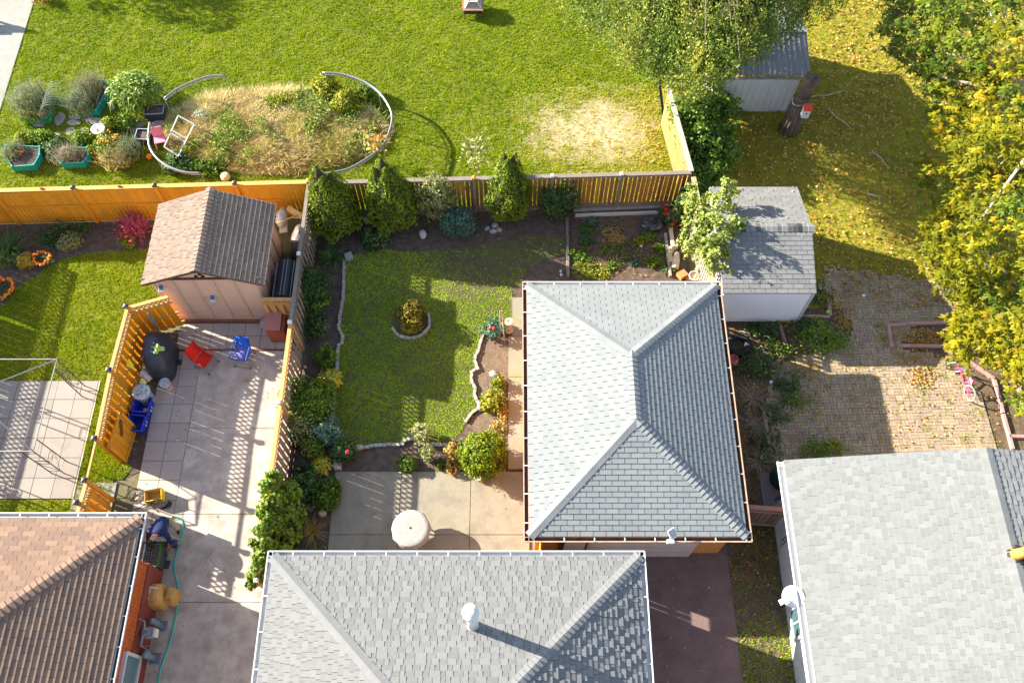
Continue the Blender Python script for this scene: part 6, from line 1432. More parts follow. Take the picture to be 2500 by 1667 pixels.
for (pts, l) in ((((2023, 267), (2040, 286), (2058, 297), (2078, 314)), 'pale forked stick on the shaded leafy lawn'), (((2129, 371), (2150, 385), (2168, 409)), 'bent pale branch on the leafy lawn near the yellow tree'), (((1973, 237), (2020, 233), (2062, 221)), 'long brown stick beside the tree trunk'), (((2117, 472), (2135, 478), (2153, 481)), 'short stick on the sunlit strip of leafy lawn')):
    MB().tube([P(u, v, .06) for u, v in pts], [.024]*(len(pts)-1)+[.012], 5).build('fallen_branch', pbark, label=l, cat='branch', group='fallen branches on the leafy lawn')
# birdhouse on the trunk
c = P(1958, 262, 1.55); t = thing('birdhouse', 'white birdhouse box with a red lid tied to the tree trunk', 'birdhouse', c)
MB().box(c.x-.02, c.y-.32, 1.35, c.x+.22, c.y-.1, 1.72).build('box', white_m, t); MB().obox((c.x+.12, c.y-.20, 1.76), (.15, 0, .0), (0, .14, .03), (0, 0, .02)).build('lid', mat('red_lid', (.60, .07, .03), rough=.5), t)
MB().lathe((c.x+.10, c.y-.325, 1.58), [(.035, 0), (0, .006)], 12, (0, -1, 0)).build('entrance', blackp, t)
# ================================================================== PERSON
def skin(name, verts, edges, radii, m, parent, sub=2, root=0):
    off = L_(parent); me = bpy.data.meshes.new(name); me.from_pydata([tuple(Vector(v)-off) for v in verts], edges, []); me.materials.append(m)
    o = link(name, me, parent); md = o.modifiers.new('skin', 'SKIN'); md.use_smooth_shade = True
    sv = me.skin_vertices[0].data
    for i, r in enumerate(radii): sv[i].radius = (r, r) if not isinstance(r, tuple) else r
    for i in range(len(verts)): sv[i].use_root = (i == root)
    s_ = o.modifiers.new('sub', 'SUBSURF'); s_.levels = sub; s_.render_levels = sub
    return o
pe = P(410, 1292); per = thing('person', 'person in a dark blue jacket and black cap bending down beside the teal hose', 'person', V3(pe))
skn = mat('skin', (.50, .26, .16), (.54, .29, .19), sc=6, rough=.6); jac = mat('navy_jacket', (.009, .019, .077), (.012, .025, .094), sc=4, rough=.75, bump=.5, bsc=18); kha = mat('khaki_trousers', (.30, .25, .15), (.36, .30, .19), sc=7, rough=.9, bump=.5, bsc=14); shoe = mat('dark_shoe', (.03, .018, .015), rough=.6); capm_ = mat('black_cap_cloth', (.012, .011, .014), rough=.8); glove = mat('orange_glove', (.62, .22, .05), rough=.7)
pel = P(404, 1268, .62); che = P(384, 1293, .92); nek = P(374, 1309, .98); hea = P(368, 1322, .93)
sR, sL = P(403, 1302, .86), P(363, 1300, .88); eR, eL = P(413, 1314, .60), P(362, 1316, .62); hR, hL = P(411, 1327, .36), P(386, 1330, .34)
hpR, hpL = P(414, 1272, .60), P(396, 1273, .60); kR, kL = P(431, 1289, .52), P(404, 1300, .50); aR, aL = P(432, 1290, .09), P(400, 1287, .09); tR, tL = P(436, 1304, .04), P(394, 1302, .04)
V_ = [pel, pel.lerp(che, .5)+Vector((0, 0, .04)), che, nek, hea, sR, eR, hR, sL, eL, hL, hpR, kR, aR, hpL, kL, aL]
E_ = [(0, 1), (1, 2), (2, 3), (3, 4), (2, 5), (5, 6), (6, 7), (2, 8), (8, 9), (9, 10), (0, 11), (11, 12), (12, 13), (0, 14), (14, 15), (15, 16)]
skin('body', V_, E_, [.13, .125, .14, .055, .085, .06, .045, .034, .06, .045, .034, .085, .06, .04, .085, .06, .04], skn, per)
V_ = [pel+Vector((0, .03, .03)), pel.lerp(che, .5)+Vector((0, 0, .06)), che+Vector((0, 0, .01)), nek.lerp(che, .35), sR, eR, hR.lerp(eR, .12), sL, eL, hL.lerp(eL, .12)]
E_ = [(0, 1), (1, 2), (2, 3), (2, 4), (4, 5), (5, 6), (2, 7), (7, 8), (8, 9)]
skin('jacket', V_, E_, [(.20, .19), (.20, .18), (.20, .17), .10, .095, .075, .058, .095, .075, .058], jac, per)
skin('trousers', [pel, hpR, kR, aR.lerp(kR, .15), hpL, kL, aL.lerp(kL, .15)], [(0, 1), (1, 2), (2, 3), (0, 4), (4, 5), (5, 6)], [.16, .115, .088, .065, .115, .088, .065], kha, per)
for a, t_ in ((aR, tR), (aL, tL)): skin('shoe', [a.lerp(t_, -.25)+Vector((0, 0, -.02)), a.lerp(t_, .5)-Vector((0, 0, .02)), t_], [(0, 1), (1, 2)], [.048, .05, .04], shoe, per, 1)
hd_ = (hea-nek).normalized(); face_d = Vector((.15, -.55, -.8)).normalized()
bH = MB(); c = hea+hd_*.04
for i in range(9):
    th_ = math.pi*i/8
    for k in range(14): a = 6.283*k/14; bH.v.append((c.x+.082*math.sin(th_)*math.cos(a), c.y+.10*math.sin(th_)*math.sin(a), c.z+.105*math.cos(th_)))
for i in range(8):
    for k in range(14): bH.f.append(((i+1)*14+k, (i+1)*14+(k+1) % 14, i*14+(k+1) % 14, i*14+k))
hdo = bH.build('head', skn, per, True)
fx = face_d.cross(Vector((1, 0, 0))).normalized(); sx_ = Vector((1, 0, 0))
fc = c+face_d*.09
MB().rock(fc+face_d*.012, .014, .016, .02, 2).build('nose', skn, hdo, True)
for s in (-1, 1):
    MB().rock(fc+sx_*s*.035+fx*.03, .013, .01, .01, 3).build('eye', white_m, hdo, True); MB().rock(c+sx_*s*.085, .012, .025, .03, 4).build('ear', skn, hdo, True)
MB().rock(fc-fx*.045-face_d*.008, .025, .01, .008, 5).build('mouth', mat('lip', (.35, .12, .1)), hdo, True)
b = MB(); n = 18; cu = Vector((-.08, -.28, .95)).normalized()
b.lathe(c, [(.112, -.015), (.113, .03), (.10, .07), (.07, .105), (.02, .122), (0, .123)], n, cu); cp_ = b.build('cap', capm_, per, True)
fwd = (Vector((-.1, -1, -.25))-cu*Vector((-.1, -1, -.25)).dot(cu)).normalized(); sd_ = cu.cross(fwd)
vs = []
for k in range(9):
    a = math.pi*(k/8-.5); vs.append(c+fwd*.105*math.cos(a)+sd_*.105*math.sin(a)-cu*.01)
for k in range(9):
    a = math.pi*(k/8-.5); vs.append(c+fwd*(.105*math.cos(a)+.09*max(0, math.cos(a)))+sd_*.105*math.sin(a)-cu*.03)
MB().add(vs+[v-cu*.008 for v in vs], [(k, k+1, k+10, k+9) for k in range(8)]+[(18+k, 18+k+9, 18+k+10, 18+k+1) for k in range(8)]+[(9+k, 10+k, 28+k, 27+k) for k in range(8)]).build('cap_peak', capm_, cp_)
def hand(p, d, m, s=1):
    d = d.normalized(); side = d.cross(Vector((0, 0, 1))).normalized(); dn = side.cross(d).normalized(); 
    if dn.z > 0: dn = -dn
    V_ = [p, p+d*.045, p+d*.085]; E_ = [(0, 1), (1, 2)]; r = [.028, (.036, .022), (.036, .02)]
    h = skin('hand', V_, E_, r, m, per, 1)
    for i, (o_, l) in enumerate(((-.03, .062), (-.010, .072), (.010, .068), (.029, .054))):
        q = p+d*.08+side*o_; skin('finger', [q, q+d*l*.5+dn*.006+side*o_*.12, q+d*l*.85+dn*.026+side*o_*.2, q+d*l*.95+dn*.05+side*o_*.2], [(0, 1), (1, 2), (2, 3)], [.010, .0095, .009, .007], m, per, 1)
    q = p+d*.03-side*s*.028; skin('thumb', [q, q-side*s*.025+d*.025+dn*.01, q-side*s*.03+d*.055+dn*.025], [(0, 1), (1, 2)], [.012, .0105, .008], m, per, 1)
hand(hR, Vector((.15, -.85, -.5)), glove, 1); hand(hL, Vector((.5, -.7, -.5)), glove, -1)
# the tool in the hands
c = P(421, 1326, .22); t = thing('power_tool', 'dark blue power tool held by the bending person', 'tool', V3(c)); ntb = mat('dark_blue_plastic', (.02, .03, .12), rough=.4)
MB().lathe(c+Vector((-.16, -.03, .02)), [(0, 0), (.09, .01), (.11, .08), (.11, .22), (.09, .30), (.0, .32)], 16, (1, .12, -.05)).build('motor_body', ntb, t, True); MB().tube([c+Vector((-.18, -.03, .02)), c+Vector((-.22, -.1, .08)), c+Vector((-.1, -.12, .13)), c+Vector((.02, -.04, .11))], .022, 7).build('handle', blackp, t)
MB().lathe(c+Vector((.15, .0, 0)), [(.08, 0), (.085, .03), (.03, .06)], 14, (1, .12, -.05)).build('nose_ring', steel, t)
MB().tube([c+Vector((0, 0, -.1)), c+Vector((.0, -.02, -.22))], .08, 8).build('foot', blackp, t)
# ================================================================== PLANTS
cedar_m = fol('cedar_spray', (.050, .083, .005), (.100, .152, .006), (.170, .230, .007), (.270, .314, .011), trans=.2, rough=.6)
core_m = mat('inner_twigs', (.03, .04, .012), (.05, .045, .02), sc=8, rough=1)
stem_m = mat('stem_bark', (.14, .10, .07), (.20, .15, .10), sc=10, rough=1)
pal = dict(
    mixed=fol('herb_leaf', (.08, .12, .025), (.14, .19, .04), (.22, .26, .07), (.30, .27, .20), (.34, .30, .32)),
    ivy=fol('ivy_leaf', (.04, .085, .012), (.08, .15, .018), (.13, .22, .028), (.22, .31, .04)),
    green=fol('green_leaf', (.06, .11, .012), (.11, .19, .018), (.17, .27, .025), (.26, .34, .04)),
    dark=fol('dark_leaf', (.029, .069, .025), (.052, .115, .034), (.092, .172, .046), (.172, .230, .069)),
    yell=fol('yellow_green_leaf', (.128, .164, .010), (.216, .254, .013), (.304, .320, .024), (.400, .361, .048)),
    pale=fol('pale_leaf', (.096, .128, .032), (.192, .224, .064), (.304, .320, .128), (.384, .368, .176)),
    blue=fol('blue_green_leaf', (.05, .12, .085), (.10, .20, .14), (.16, .28, .20), (.24, .36, .27)),
    gold=fol('gold_leaf', (.35, .26, .015), (.50, .36, .02), (.58, .44, .04), (.48, .24, .02)),
    pink=fol('crimson_leaf', (.30, .03, .06), (.48, .07, .13), (.60, .15, .22), (.38, .04, .08)),
    red=fol('red_leaf', (.55, .03, .01), (.65, .07, .01), (.45, .03, .02), (.12, .14, .03)),
    orange=fol('orange_petal', (.80, .22, .005), (.85, .32, .01), (.72, .15, .005), trans=.2),
    straw=fol('straw_blade', (.270, .192, .057), (.427, .326, .112), (.562, .450, .192), (.675, .585, .315), trans=.3),
    grey=fol('grey_herb', (.114, .151, .076), (.194, .243, .130), (.275, .324, .191), (.210, .203, .121)),
    maple=fol('maple_leaf', (.063, .080, .003), (.127, .142, .004), (.198, .199, .005), (.262, .236, .006), (.248, .145, .006), trans=.35),
    oak=fol('green_tree_leaf', (.05, .085, .008), (.10, .15, .010), (.18, .22, .015), (.30, .30, .02), trans=.3),
    birch=fol('weeping_leaf', (.040, .075, .009), (.079, .134, .015), (.137, .197, .025), (.230, .275, .043), (.324, .284, .037), trans=.35),
    rust=fol('rusty_leaf', (.40, .14, .04), (.52, .28, .08), (.45, .33, .10), (.25, .26, .05)))
def foliage(t, C, N, size, m, aspect=.6, fold=.25, jit=.7, name='foliage', tint=None, dirs=None, amp=.35):
    V, F = leaf_arrays(C, size, N, aspect, fold, dirs, jit)
    return np_obj(name, V, F, m, t, tint4(clumps_tint(C, amp=amp) if tint is None else tint), kind='stuff')
def stems(t, p, top, n, spread, r=.015, m=stem_m, name='stem'):
    b = MB(); g = random.Random(int(abs(p[0])*100))
    for i in range(n):
        a = g.uniform(0, 6.28); q = Vector((p[0]+spread*math.cos(a)*g.random(), p[1]+spread*math.sin(a)*g.random(), top*g.uniform(.6, .95)))
        b.tube([Vector((p[0]+.04*math.cos(a), p[1]+.04*math.sin(a), -.02)), Vector(p).lerp(q, .5)+Vector((0, 0, top*.12)), q], [r, r*.75, r*.35], 5)
    return b.build(name, m, t)
def shrub(lab, u, v, rx, ry, h, m, size, n, group=None, cat='shrub', name='shrub', z0=.0, k=45, aspect=.6, jit=.7, spread=.3, ns=7, zc=.5, up=0, amp=.35):
    p = P(u, v); t = thing(name, lab, cat, p, group)
    C, N = ball_points(n, (p.x, p.y, z0+h*zc), (rx, ry, h*.5), k, spread)
    C[:, 2] = np.maximum(C[:, 2], .03); N = N+np.array([0, 0, up])
    foliage(t, C, N, size, m, aspect, jit=jit, amp=amp); stems(t, p, z0+h*.7, ns, max(rx, ry)*.7)
    return t
def flowers(t, n, c, r, h, size, m, name='blossom', top=True):
    """single round blooms, each its own part"""
    b = MB(); 
    for k in range(7):
        a = 6.283*k/7; b.v.append((math.cos(a)*.5, math.sin(a)*.5, .05*(k % 2)))
    b.v += [(0, 0, .28), (0, 0, -.15)]; b.f += [(k, (k+1) % 7, 7) for k in range(7)]+[((k+1) % 7, k, 8) for k in range(7)]
    me = bpy.data.meshes.new(name); me.from_pydata(b.v, [], b.f); me.materials.append(m)
    for i in range(n):
        x, y, z = c(i); s = size*rnd.uniform(.8, 1.2)
        inst(name, me, Matrix.Translation((x, y, z)) @ Matrix.Rotation(rnd.uniform(0, 6), 4, 'Z') @ Matrix.Rotation(rnd.uniform(-.5, .5), 4, 'X') @ Matrix.Diagonal((s, s, s, 1)), t)
# ---- cedars along the weathered fence
def cedar(lab, u, v, h, r, tips, seed, n=15000):
    p = P(u, v); t = thing('cedar_tree', lab, 'cedar', p, 'cedars along the weathered fence'); g = np.random.default_rng(seed)
    prof = lambda k: np.sin(np.pi*np.clip(k, 0, 1)**.62)**.85*(1-.25*k)*1.12
    Cs, Ns = [], []; b = MB()
    for (dx, dy, hh, rr) in tips:
        m = int(n*rr*rr/sum(q[3]**2 for q in tips)); k = g.beta(1.4, 1.7, m); a = g.uniform(0, 6.283, m)
        lump = 1+.12*np.sin(4*a+7*k+seed)+.10*np.sin(7*a-13*k+2*seed)+.05*np.sin(17*a+21*k)+.05*g.normal(size=m)
        rad = rr*r*prof(k)*lump*g.uniform(.86, 1.03, m)
        z = .12+k*hh*h
        Cs.append(np.stack([p.x+dx*r*np.minimum(1, .3+k)+rad*np.cos(a), p.y+dy*r*np.minimum(1, .3+k)+rad*np.sin(a), z], 1)); Ns.append(np.stack([np.cos(a), np.sin(a), np.full(m, .35)], 1))
        pr = [(max(.01, float(rr*r*.84*prof(np.array(q)))), .12+q*hh*h) for q in np.linspace(.02, .96, 9)]
        base = len(b.v); b.lathe((p.x+dx*r*.7, p.y+dy*r*.7, 0), pr, 14)
    C = np.concatenate(Cs); N = np.concatenate(Ns)
    D = N*.35+np.array([0, 0, 1.0])
    foliage(t, C, N, .085, cedar_m, .5, .2, .55, dirs=D, tint=np.clip(.45+.13*np.sin(C[:, 2]*9+C[:, 0]*11)+.16*g.normal(size=len(C)), .02, .98))
    b.build('inner_crown', core_m, t, True)
    MB().tube([(p.x-.03, p.y, -.02), (p.x, p.y, .5)], [.06, .05], 7).tube([(p.x+.09, p.y+.04, -.02), (p.x+.03, p.y, .5)], [.045, .04], 7).build('trunk', stem_m, t)
hc1 = ptop(822, 560, 428)
cedar('golden green cedar nearest the driveway fence, widest of the three', 826, 556, ptop(826, 556, 424), .92, ((0, -.05, .93, .92), (-.28, .3, 1.0, .62), (.3, .25, .92, .6), (-.35, -.1, .8, .55)), 1)
cedar('golden green cedar in the middle with a double tip', 963, 545, ptop(963, 545, 400), .88, ((.06, -.05, .92, .9), (-.1, .3, 1.0, .6), (-.36, .05, .9, .55), (.36, .15, .88, .55)), 2)
cedar('golden green cedar standing apart on the right on two bare stems', 1241, 522, ptop(1241, 522, 386), .78, ((0, 0, .95, .92), (.3, .3, .97, .5), (-.2, .3, 1.0, .5)), 3, 11000)
# ---- middle garden shrubs
t = shrub('loose pale leaved shrub between the second and third cedar', 1062, 527, .72, .5, 1.95, pal['pale'], .085, 4200, aspect=.75)
shrub('rounded blue green shrub below the pale leaved shrub', 1120, 560, .52, .48, .95, pal['blue'], .06, 6000, k=120, spread=.2)
shrub('rounded dark shrub with pale tips against the weathered fence', 1362, 522, .6, .5, 1.35, pal['dark'], .08, 3600, k=60)
C, N = ball_points(700, tuple(P(1385, 515)+Vector((0, .1, 1.2))), (.4, .35, .3), 18, .3)
foliage(bpy.data.objects['shrub.002'], C, N, .08, pal['pale'], .75, name='foliage')
shrub('low dark broad leaved clump under the middle cedar', 918, 592, .42, .36, .5, pal['dark'], .16, 700, aspect=.5)
def strap(lab, u, v, r, h, n, m, w=.02, cat='plant', name='strap_leaf_plant', arch=.8, group=None, seedk=0):
    """long arching blades from one foot"""
    p = P(u, v); t = thing(name, lab, cat, p, group); g = np.random.default_rng(int(u)+seedk); V = []; F = []; T = []
    for i in range(n):
        a = g.uniform(0, 6.283); L = r*g.uniform(.6, 1.15); hh = h*g.uniform(.6, 1.15); ww = w*g.uniform(.7, 1.2); ti = g.uniform(.05, .95); base = len(V); s_ = Vector((-math.sin(a), math.cos(a), 0))*ww/2; o = g.normal(size=2)*.04
        for j in range(5):
            k = j/4; q = Vector((p.x+o[0]+math.cos(a)*L*k, p.y+o[1]+math.sin(a)*L*k, hh*(1.6*k-arch*1.35*k*k)+.02)); f = 1-.9*k**2
            V += [tuple(q-s_*f), tuple(q+s_*f)]; T += [ti, ti]
        F += [(base+2*j, base+2*j+1, base+2*j+3, base+2*j+2) for j in range(4)]
    np_obj('foliage', V, F, m, t, T, kind='stuff'); return t
strap('dark strappy clump under the first cedar beside the grey paver', 812, 634, .55, .42, 130, pal['dark'], .03)
t = shrub('dark green rounded shrub at the foot of the driveway fence top part', 775, 728, .62, .55, 1.25, pal['dark'], .075, 5200, k=70)
C, N = ball_points(900, tuple(P(770, 745)+Vector((0, 0, .55))), (.5, .45, .45), 20, .3); foliage(t, C, N, .085, pal['green'], .7)
shrub('small loose green shrub below the dark rounded fence shrub', 778, 806, .36, .42, .7, pal['dark'], .085, 900)
shrub('bronze green ferny plant above the yellow hosta', 800, 878, .40, .36, .5, pal['green'], .11, 900, aspect=.35, amp=.5)
def hosta(lab, u, v, r, n, m, size=.17, group=None):
    """broad single leaves, each its own part"""
    p = P(u, v); t = thing('hosta', lab, 'hosta', p, group); b = MB()
    pr = [(0, -.5, 0), (.25, -.32, .05), (.36, 0, .09), (.26, .3, .05), (0, .55, -.10), (-.26, .3, .05), (-.36, 0, .09), (-.25, -.32, .05), (0, 0, 0)]
    me = bpy.data.meshes.new('leaf'); me.from_pydata(pr, [], [(k, (k+1) % 8, 8) for k in range(8)]); me.materials.append(m)
    g = random.Random(int(u)); size *= .62; n = int(n*1.5)
    for i in range(n):
        a = 6.283*i*.382; q = r*math.sqrt((i+.5)/n); z = .32*(1-(q/r)**2*.65)+.05; s = size*g.uniform(.75, 1.3); tl = .2+.6*q/r
        M = Matrix.Translation((p.x+q*math.cos(a), p.y+q*math.sin(a), z)) @ Matrix.Rotation(a-1.571, 4, 'Z') @ Matrix.Rotation(-tl+g.uniform(-.2, .2), 4, 'X') @ Matrix.Rotation(g.uniform(-.35, .35), 4, 'Y') @ Matrix.Diagonal((s, s*1.15, s, 1))
        inst('leaf', me, M, t)
    stems(t, p, .25, 6, r*.5, .012, pal['green']); return t
ho = mat('hosta_leaf', (.32, .34, .03), (.44, .40, .03), sc=8, rough=.5, orand=True, tints=[(.16, .27, .03), (.34, .38, .035), (.54, .46, .03), (.60, .36, .02), (.26, .33, .04)], tamt=.9, trans=.25)
hosta('yellowing broad leaved hosta at the edge of the lawn', 806, 932, .40, 34, ho, .22)
hosta('yellow hosta with round leaves beside the concrete block', 788, 1140, .34, 26, ho, .20)
shrub('large leafy green shrub in the middle of the fence bed', 762, 992, .75, .70, 1.0, pal['green'], .085, 5200, k=80)
t = shrub('rose bush with small pale leaves beside the driveway fence', 742, 1068, .55, .5, 1.1, pal['pale'], .075, 1500, k=40)
t = shrub('rose bush of blue green leaves beside the hollow rock', 806, 1068, .45, .4, .9, pal['blue'], .075, 1600, k=40)
t = shrub('rose bush with a single crimson bloom near the brick row', 848, 1112, .36, .34, .75, pal['dark'], .085, 1500, k=36)
q = P(848, 1103, .8); crim = mat('crimson_petal', (.70, .01, .05), rough=.6); flowers(t, 1, lambda i: (q.x, q.y, .82), 0, 0, .12, crim)
shrub('mixed green plants between the roses and the brown boulder', 768, 1090, .4, .35, .6, pal['green'], .085, 1200)
shrub('low dark green plants above the squarish boulder', 752, 1205, .48, .45, .55, pal['dark'], .09, 1700, aspect=.5)
shrub('yellow green leafy shrub beside the left edge of the patio', 803, 1212, .34, .42, .55, pal['green'], .11, 1300, amp=.5)
shrub('low plants behind the concrete block in the fence bed', 745, 1160, .35, .3, .35, pal['dark'], .09, 700)
t = strap('bare arching twigs in the bed next to the grey roof corner', 765, 1300, .55, .5, 60, pal['rust'], .018); strap('small green strappy clump behind the bare twigs', 750, 1280, .28, .3, 40, pal['green'], .022)
strap('small green clump touching the grey house gutter', 771, 1342, .2, .2, 24, pal['green'], .035)
def vine(lab, pts, w, d, n, size, m, cat='vine', name='climbing_vine', m2=None, hgt=1.9, zlo=.2, lump=.25):
    """leaves hung over a fence line"""
    pts = [Vector(p) for p in pts]; t = thing(name, lab, cat, V3(pts[0].lerp(pts[-1], .5))); a, b = pts[0], pts[-1]; dv = (b-a); L = dv.length; dn = dv.normalized(); nn = Vector((-dn.y, dn.x, 0))
    k = nr.random(n); z = zlo+(hgt-zlo)*nr.beta(1.6, 1.0, n); f = fbm(k*L*2+7, z*2, 1.6, 5); off = (d*.5*(1+lump*f)+w*.15*nr.normal(size=n))*np.where(nr.random(n) < .62, -1, .55)
    off = off*np.sqrt(np.clip(1.12-(z/hgt)**4*.75, .1, 1)); z = z+.12*f*(z/hgt)
    C = np.stack([a.x+dv.x*k+nn.x*off, a.y+dv.y*k+nn.y*off, z], 1); N = np.stack([nn.x*np.sign(off), nn.y*np.sign(off), np.full(n, .8)], 1)
    foliage(t, C, N, size, m, .7)
    if m2: q = nr.random(n) < .3; foliage(t, C[q]+nr.normal(size=(q.sum(), 3))*.05, N[q], size, m2, .7)
    B_ = MB()
    for i in range(7):
        s_ = (i+.5)/7; B_.tube([a+dv*s_+nn*-.06, a+dv*(s_+.03)+nn*-.08+Vector((0, 0, hgt*.5)), a+dv*(s_-.02)+Vector((0, 0, hgt*.9))], [.02, .016, .008], 5)
    B_.build('stem', stem_m, t); return t
t = thing('climbing_vine', 'dense climbing vine covering the end of the driveway fence', 'vine', (FX, 6.2, 0)); Cs, Ns, Ms = [], [], []
for u, v, z, r in ((668, 1170, 1.7, .26), (655, 1192, 1.75, .32), (672, 1215, 1.5, .42), (655, 1240, 1.7, .36), (668, 1275, 1.5, .42), (645, 1295, 1.75, .34), (640, 1335, 1.75, .36), (662, 1330, 1.4, .40), (632, 1375, 1.75, .30), (624, 1408, 1.72, .24), (612, 1424, 1.7, .17), (700, 1205, 1.0, .42), (706, 1250, .9, .46), (695, 1300, .9, .46), (690, 1345, 1.0, .4), (650, 1400, 1.3, .3)):
    q = P(u, v, z); r *= .8; C, N = ball_points(int(3600*r*r/.18), (q.x, q.y, z), (r, r, r*1.2), 24, .25); Cs.append(C); Ns.append(N)
C = np.concatenate(Cs); N = np.concatenate(Ns)+np.array([0, 0, .6]); q = nr.random(len(C)) < .35; foliage(t, C[~q], N[~q], .105, pal['green'], .7); foliage(t, C[q], N[q], .10, pal['yell'], .7); stems(t, V3((FX+.1, 6.4, 0)), 1.7, 8, 1.0, .02)
shrub('dark leafy shrub at the foot of the climbing vine', 712, 1290, .42, .75, 1.0, pal['dark'], .10, 2600, k=50)
t = thing('ivy', 'dense green ivy mass spilling over the honey coloured fence', 'ivy', (6.3, 19.5, 0)); sp_ = []
for u, v, z, r in ((1660, 262, 1.9, .62), (1700, 255, 1.7, .75), (1745, 262, 1.3, .7), (1690, 305, 1.6, .75), (1740, 315, 1.2, .75), (1710, 350, 1.4, .75), (1750, 375, .9, .65), (1715, 400, 1.2, .7), (1765, 335, .8, .5), (1730, 440, .9, .65), (1690, 440, 1.3, .5), (1700, 470, .8, .5), (1770, 250, 1.0, .6)):
    q = P(u, v, z*.9); sp_.append(((q.x, q.y, z*.82), (r, r, r*.85), r*r))
s_ = sum(q[2] for q in sp_)
Cs, Ns = [], []
for a_, b_, c_ in sp_:
    C, N = ball_points(int(17000*c_/s_), a_, b_, 40, .22); Cs.append(C); Ns.append(N)
C = np.concatenate(Cs); N = np.concatenate(Ns); k = (C[:, 2] > .03) & (C[:, 0] > 5.85-(C[:, 1]-18)*.13-.15*(C[:, 2] > 1.7)); C, N = C[k], N[k]+np.array([0, 0, .5]); foliage(t, C, N, .115, pal['ivy'], .75)
stems(t, V3((6.6, 19.2, 0)), 1.5, 9, .5, .03)
vine('dark leafy vine at the corner of the weathered fence', [(5.5, 17.55, 0), (6.4, 17.2, 0)], .4, .7, 2600, .10, pal['dark'], hgt=1.5)
t = shrub('red flowering plants round the stone block in the corner', 1634, 536, .40, .55, .65, pal['dark'], .09, 500)
C, N = ball_points(200, tuple(P(1636, 530)+Vector((0, 0, .45))), (.45, .6, .35), 12, .2); foliage(t, C, N, .11, pal['red'], .7, name='blossoms')
# lone bush, globe, patio bed
t = shrub('lone rounded bronze bush in the stone ring on the lawn', 1003, 788, .46, .44, .85, fol('bronze_leaf', (.08, .07, .012), (.16, .13, .015), (.26, .21, .02), (.38, .32, .04)), .075, 4200, k=90, spread=.2)
p = P(1180, 1128); t = thing('globe_cedar', 'large clipped yellow green globe bush at the corner of the patio', 'bush', p)
C, N = ball_points(15000, (p.x, p.y, .72), (.66, .64, .64), 260, .12, .9, warp=.22); foliage(t, C, N, .075, cedar_m, .5, jit=.6, dirs=N+np.array([0, 0, .6]), tint=np.clip(.62+.14*np.sin(C[:, 0]*13)+.12*np.sin(C[:, 1]*15+C[:, 2]*9)+.16*nr.normal(size=len(C)), .02, .98))
MB().rock((p.x, p.y, .7), .55, .54, .54, 3, 16, 10).build('inner_crown', core_m, t, True); MB().tube([(p.x, p.y, -.02), (p.x, p.y, .4)], .05, 7).build('trunk', stem_m, t)
shrub('small bright green mound plant at the top edge of the patio', 993, 1138, .28, .28, .34, pal['green'], .075, 2200, k=70, spread=.18)
shrub('variegated plant in the white pot', 1045, 1118, .22, .2, .55, pal['pale'], .09, 550, z0=.15)
shrub('pale yellow shrub at the brick loop on the lawn edge', 1028, 1066, .32, .3, .6, pal['pale'], .075, 700)
shrub('pinkish coleus plants left of the globe bush', 1104, 1122, .22, .42, .4, pal['rust'], .10, 900, aspect=.75)
shrub('small green weeds at the patio edge beside the coleus', 1078, 1138, .16, .14, .2, pal['green'], .07, 250)
strap('tuft of golden grass in the white pot below the globe bush', 1168, 1166, .2, .32, 50, pal['gold'], .014)
t = shrub('red budded rose bush at the head of the scalloped bed', 1203, 812, .36, .34, .6, pal['blue'], .08, 950); q = P(1196, 800, .62)
flowers(t, 3, lambda i: (q.x+.08*i-.05, q.y+(-.03, .04, .0)[i], .6), 0, 0, .08, mat('red_petal', (.65, .03, .03), rough=.6))
shrub('yellow green leafy plant right of the white boulder', 1218, 938, .22, .22, .36, pal['yell'], .11, 380, aspect=.45)
shrub('clump of yellow green daylily leaves beside the walkway', 1204, 986, .33, .34, .42, pal['yell'], .16, 900, aspect=.28)
shrub('small red brown leafy plants at the walkway edge', 1228, 1010, .14, .3, .25, pal['rust'], .07, 300)
shrub('dry tan weeds beside the globe bush and the walkway', 1215, 1045, .3, .25, .2, pal['rust'], .06, 400)
# small tree beside the grey shed
def branches(t, p, h, r, n, m, lean=(0, 0), tr=.09, name='trunk', z1=.5, twig=True, seed=1):
    g = random.Random(seed); b = MB(); top = Vector((p.x+lean[0], p.y+lean[1], h*.75))
    b.tube([Vector((p.x, p.y, -.03)), Vector(V3(p)).lerp(top, .5)+Vector((.04, .03, 0)), top], [tr, tr*.7, tr*.3], 8); b.build(name, m, t); b = MB()
    for i in range(n):
        a = 6.283*i/n+g.random(); s0 = Vector(V3(p)).lerp(top, z1*.6+.4*g.random()); e = Vector((p.x+lean[0]+r*math.cos(a)*g.uniform(.6, 1), p.y+lean[1]+r*math.sin(a)*g.uniform(.6, 1), h*g.uniform(.6, .98)))
        b.tube([s0, s0.lerp(e, .5)+Vector((0, 0, .15)), e], [tr*.4, tr*.25, tr*.08], 5)
        for j in range(3): q = s0.lerp(e, .4+.2*j); b.tube([q, q+Vector((g.uniform(-.4, .4), g.uniform(-.4, .4), g.uniform(.0, .45)))*r*.6], [tr*.14, tr*.05], 4)
    return b.build('limb', m, t)
def tree_crown(t, spots, size, m, n, name='crown', aspect=.65, spread=.25, up=.6, jit=.7):
    Cs, Ns = [], []
    for (c, r, w) in spots:
        C, N = ball_points(int(n*w), c, r, max(10, int(26*w*len(spots)**.5)), spread); Cs.append(C); Ns.append(N)
    C = np.concatenate(Cs); N = np.concatenate(Ns)+np.array([0, 0, up]); return foliage(t, C, N, size, m, aspect, jit=jit, name=name)
p = P(1735, 652); t = thing('small_tree', 'small bright yellow green tree leaning over the grey shed roof', 'tree', p)
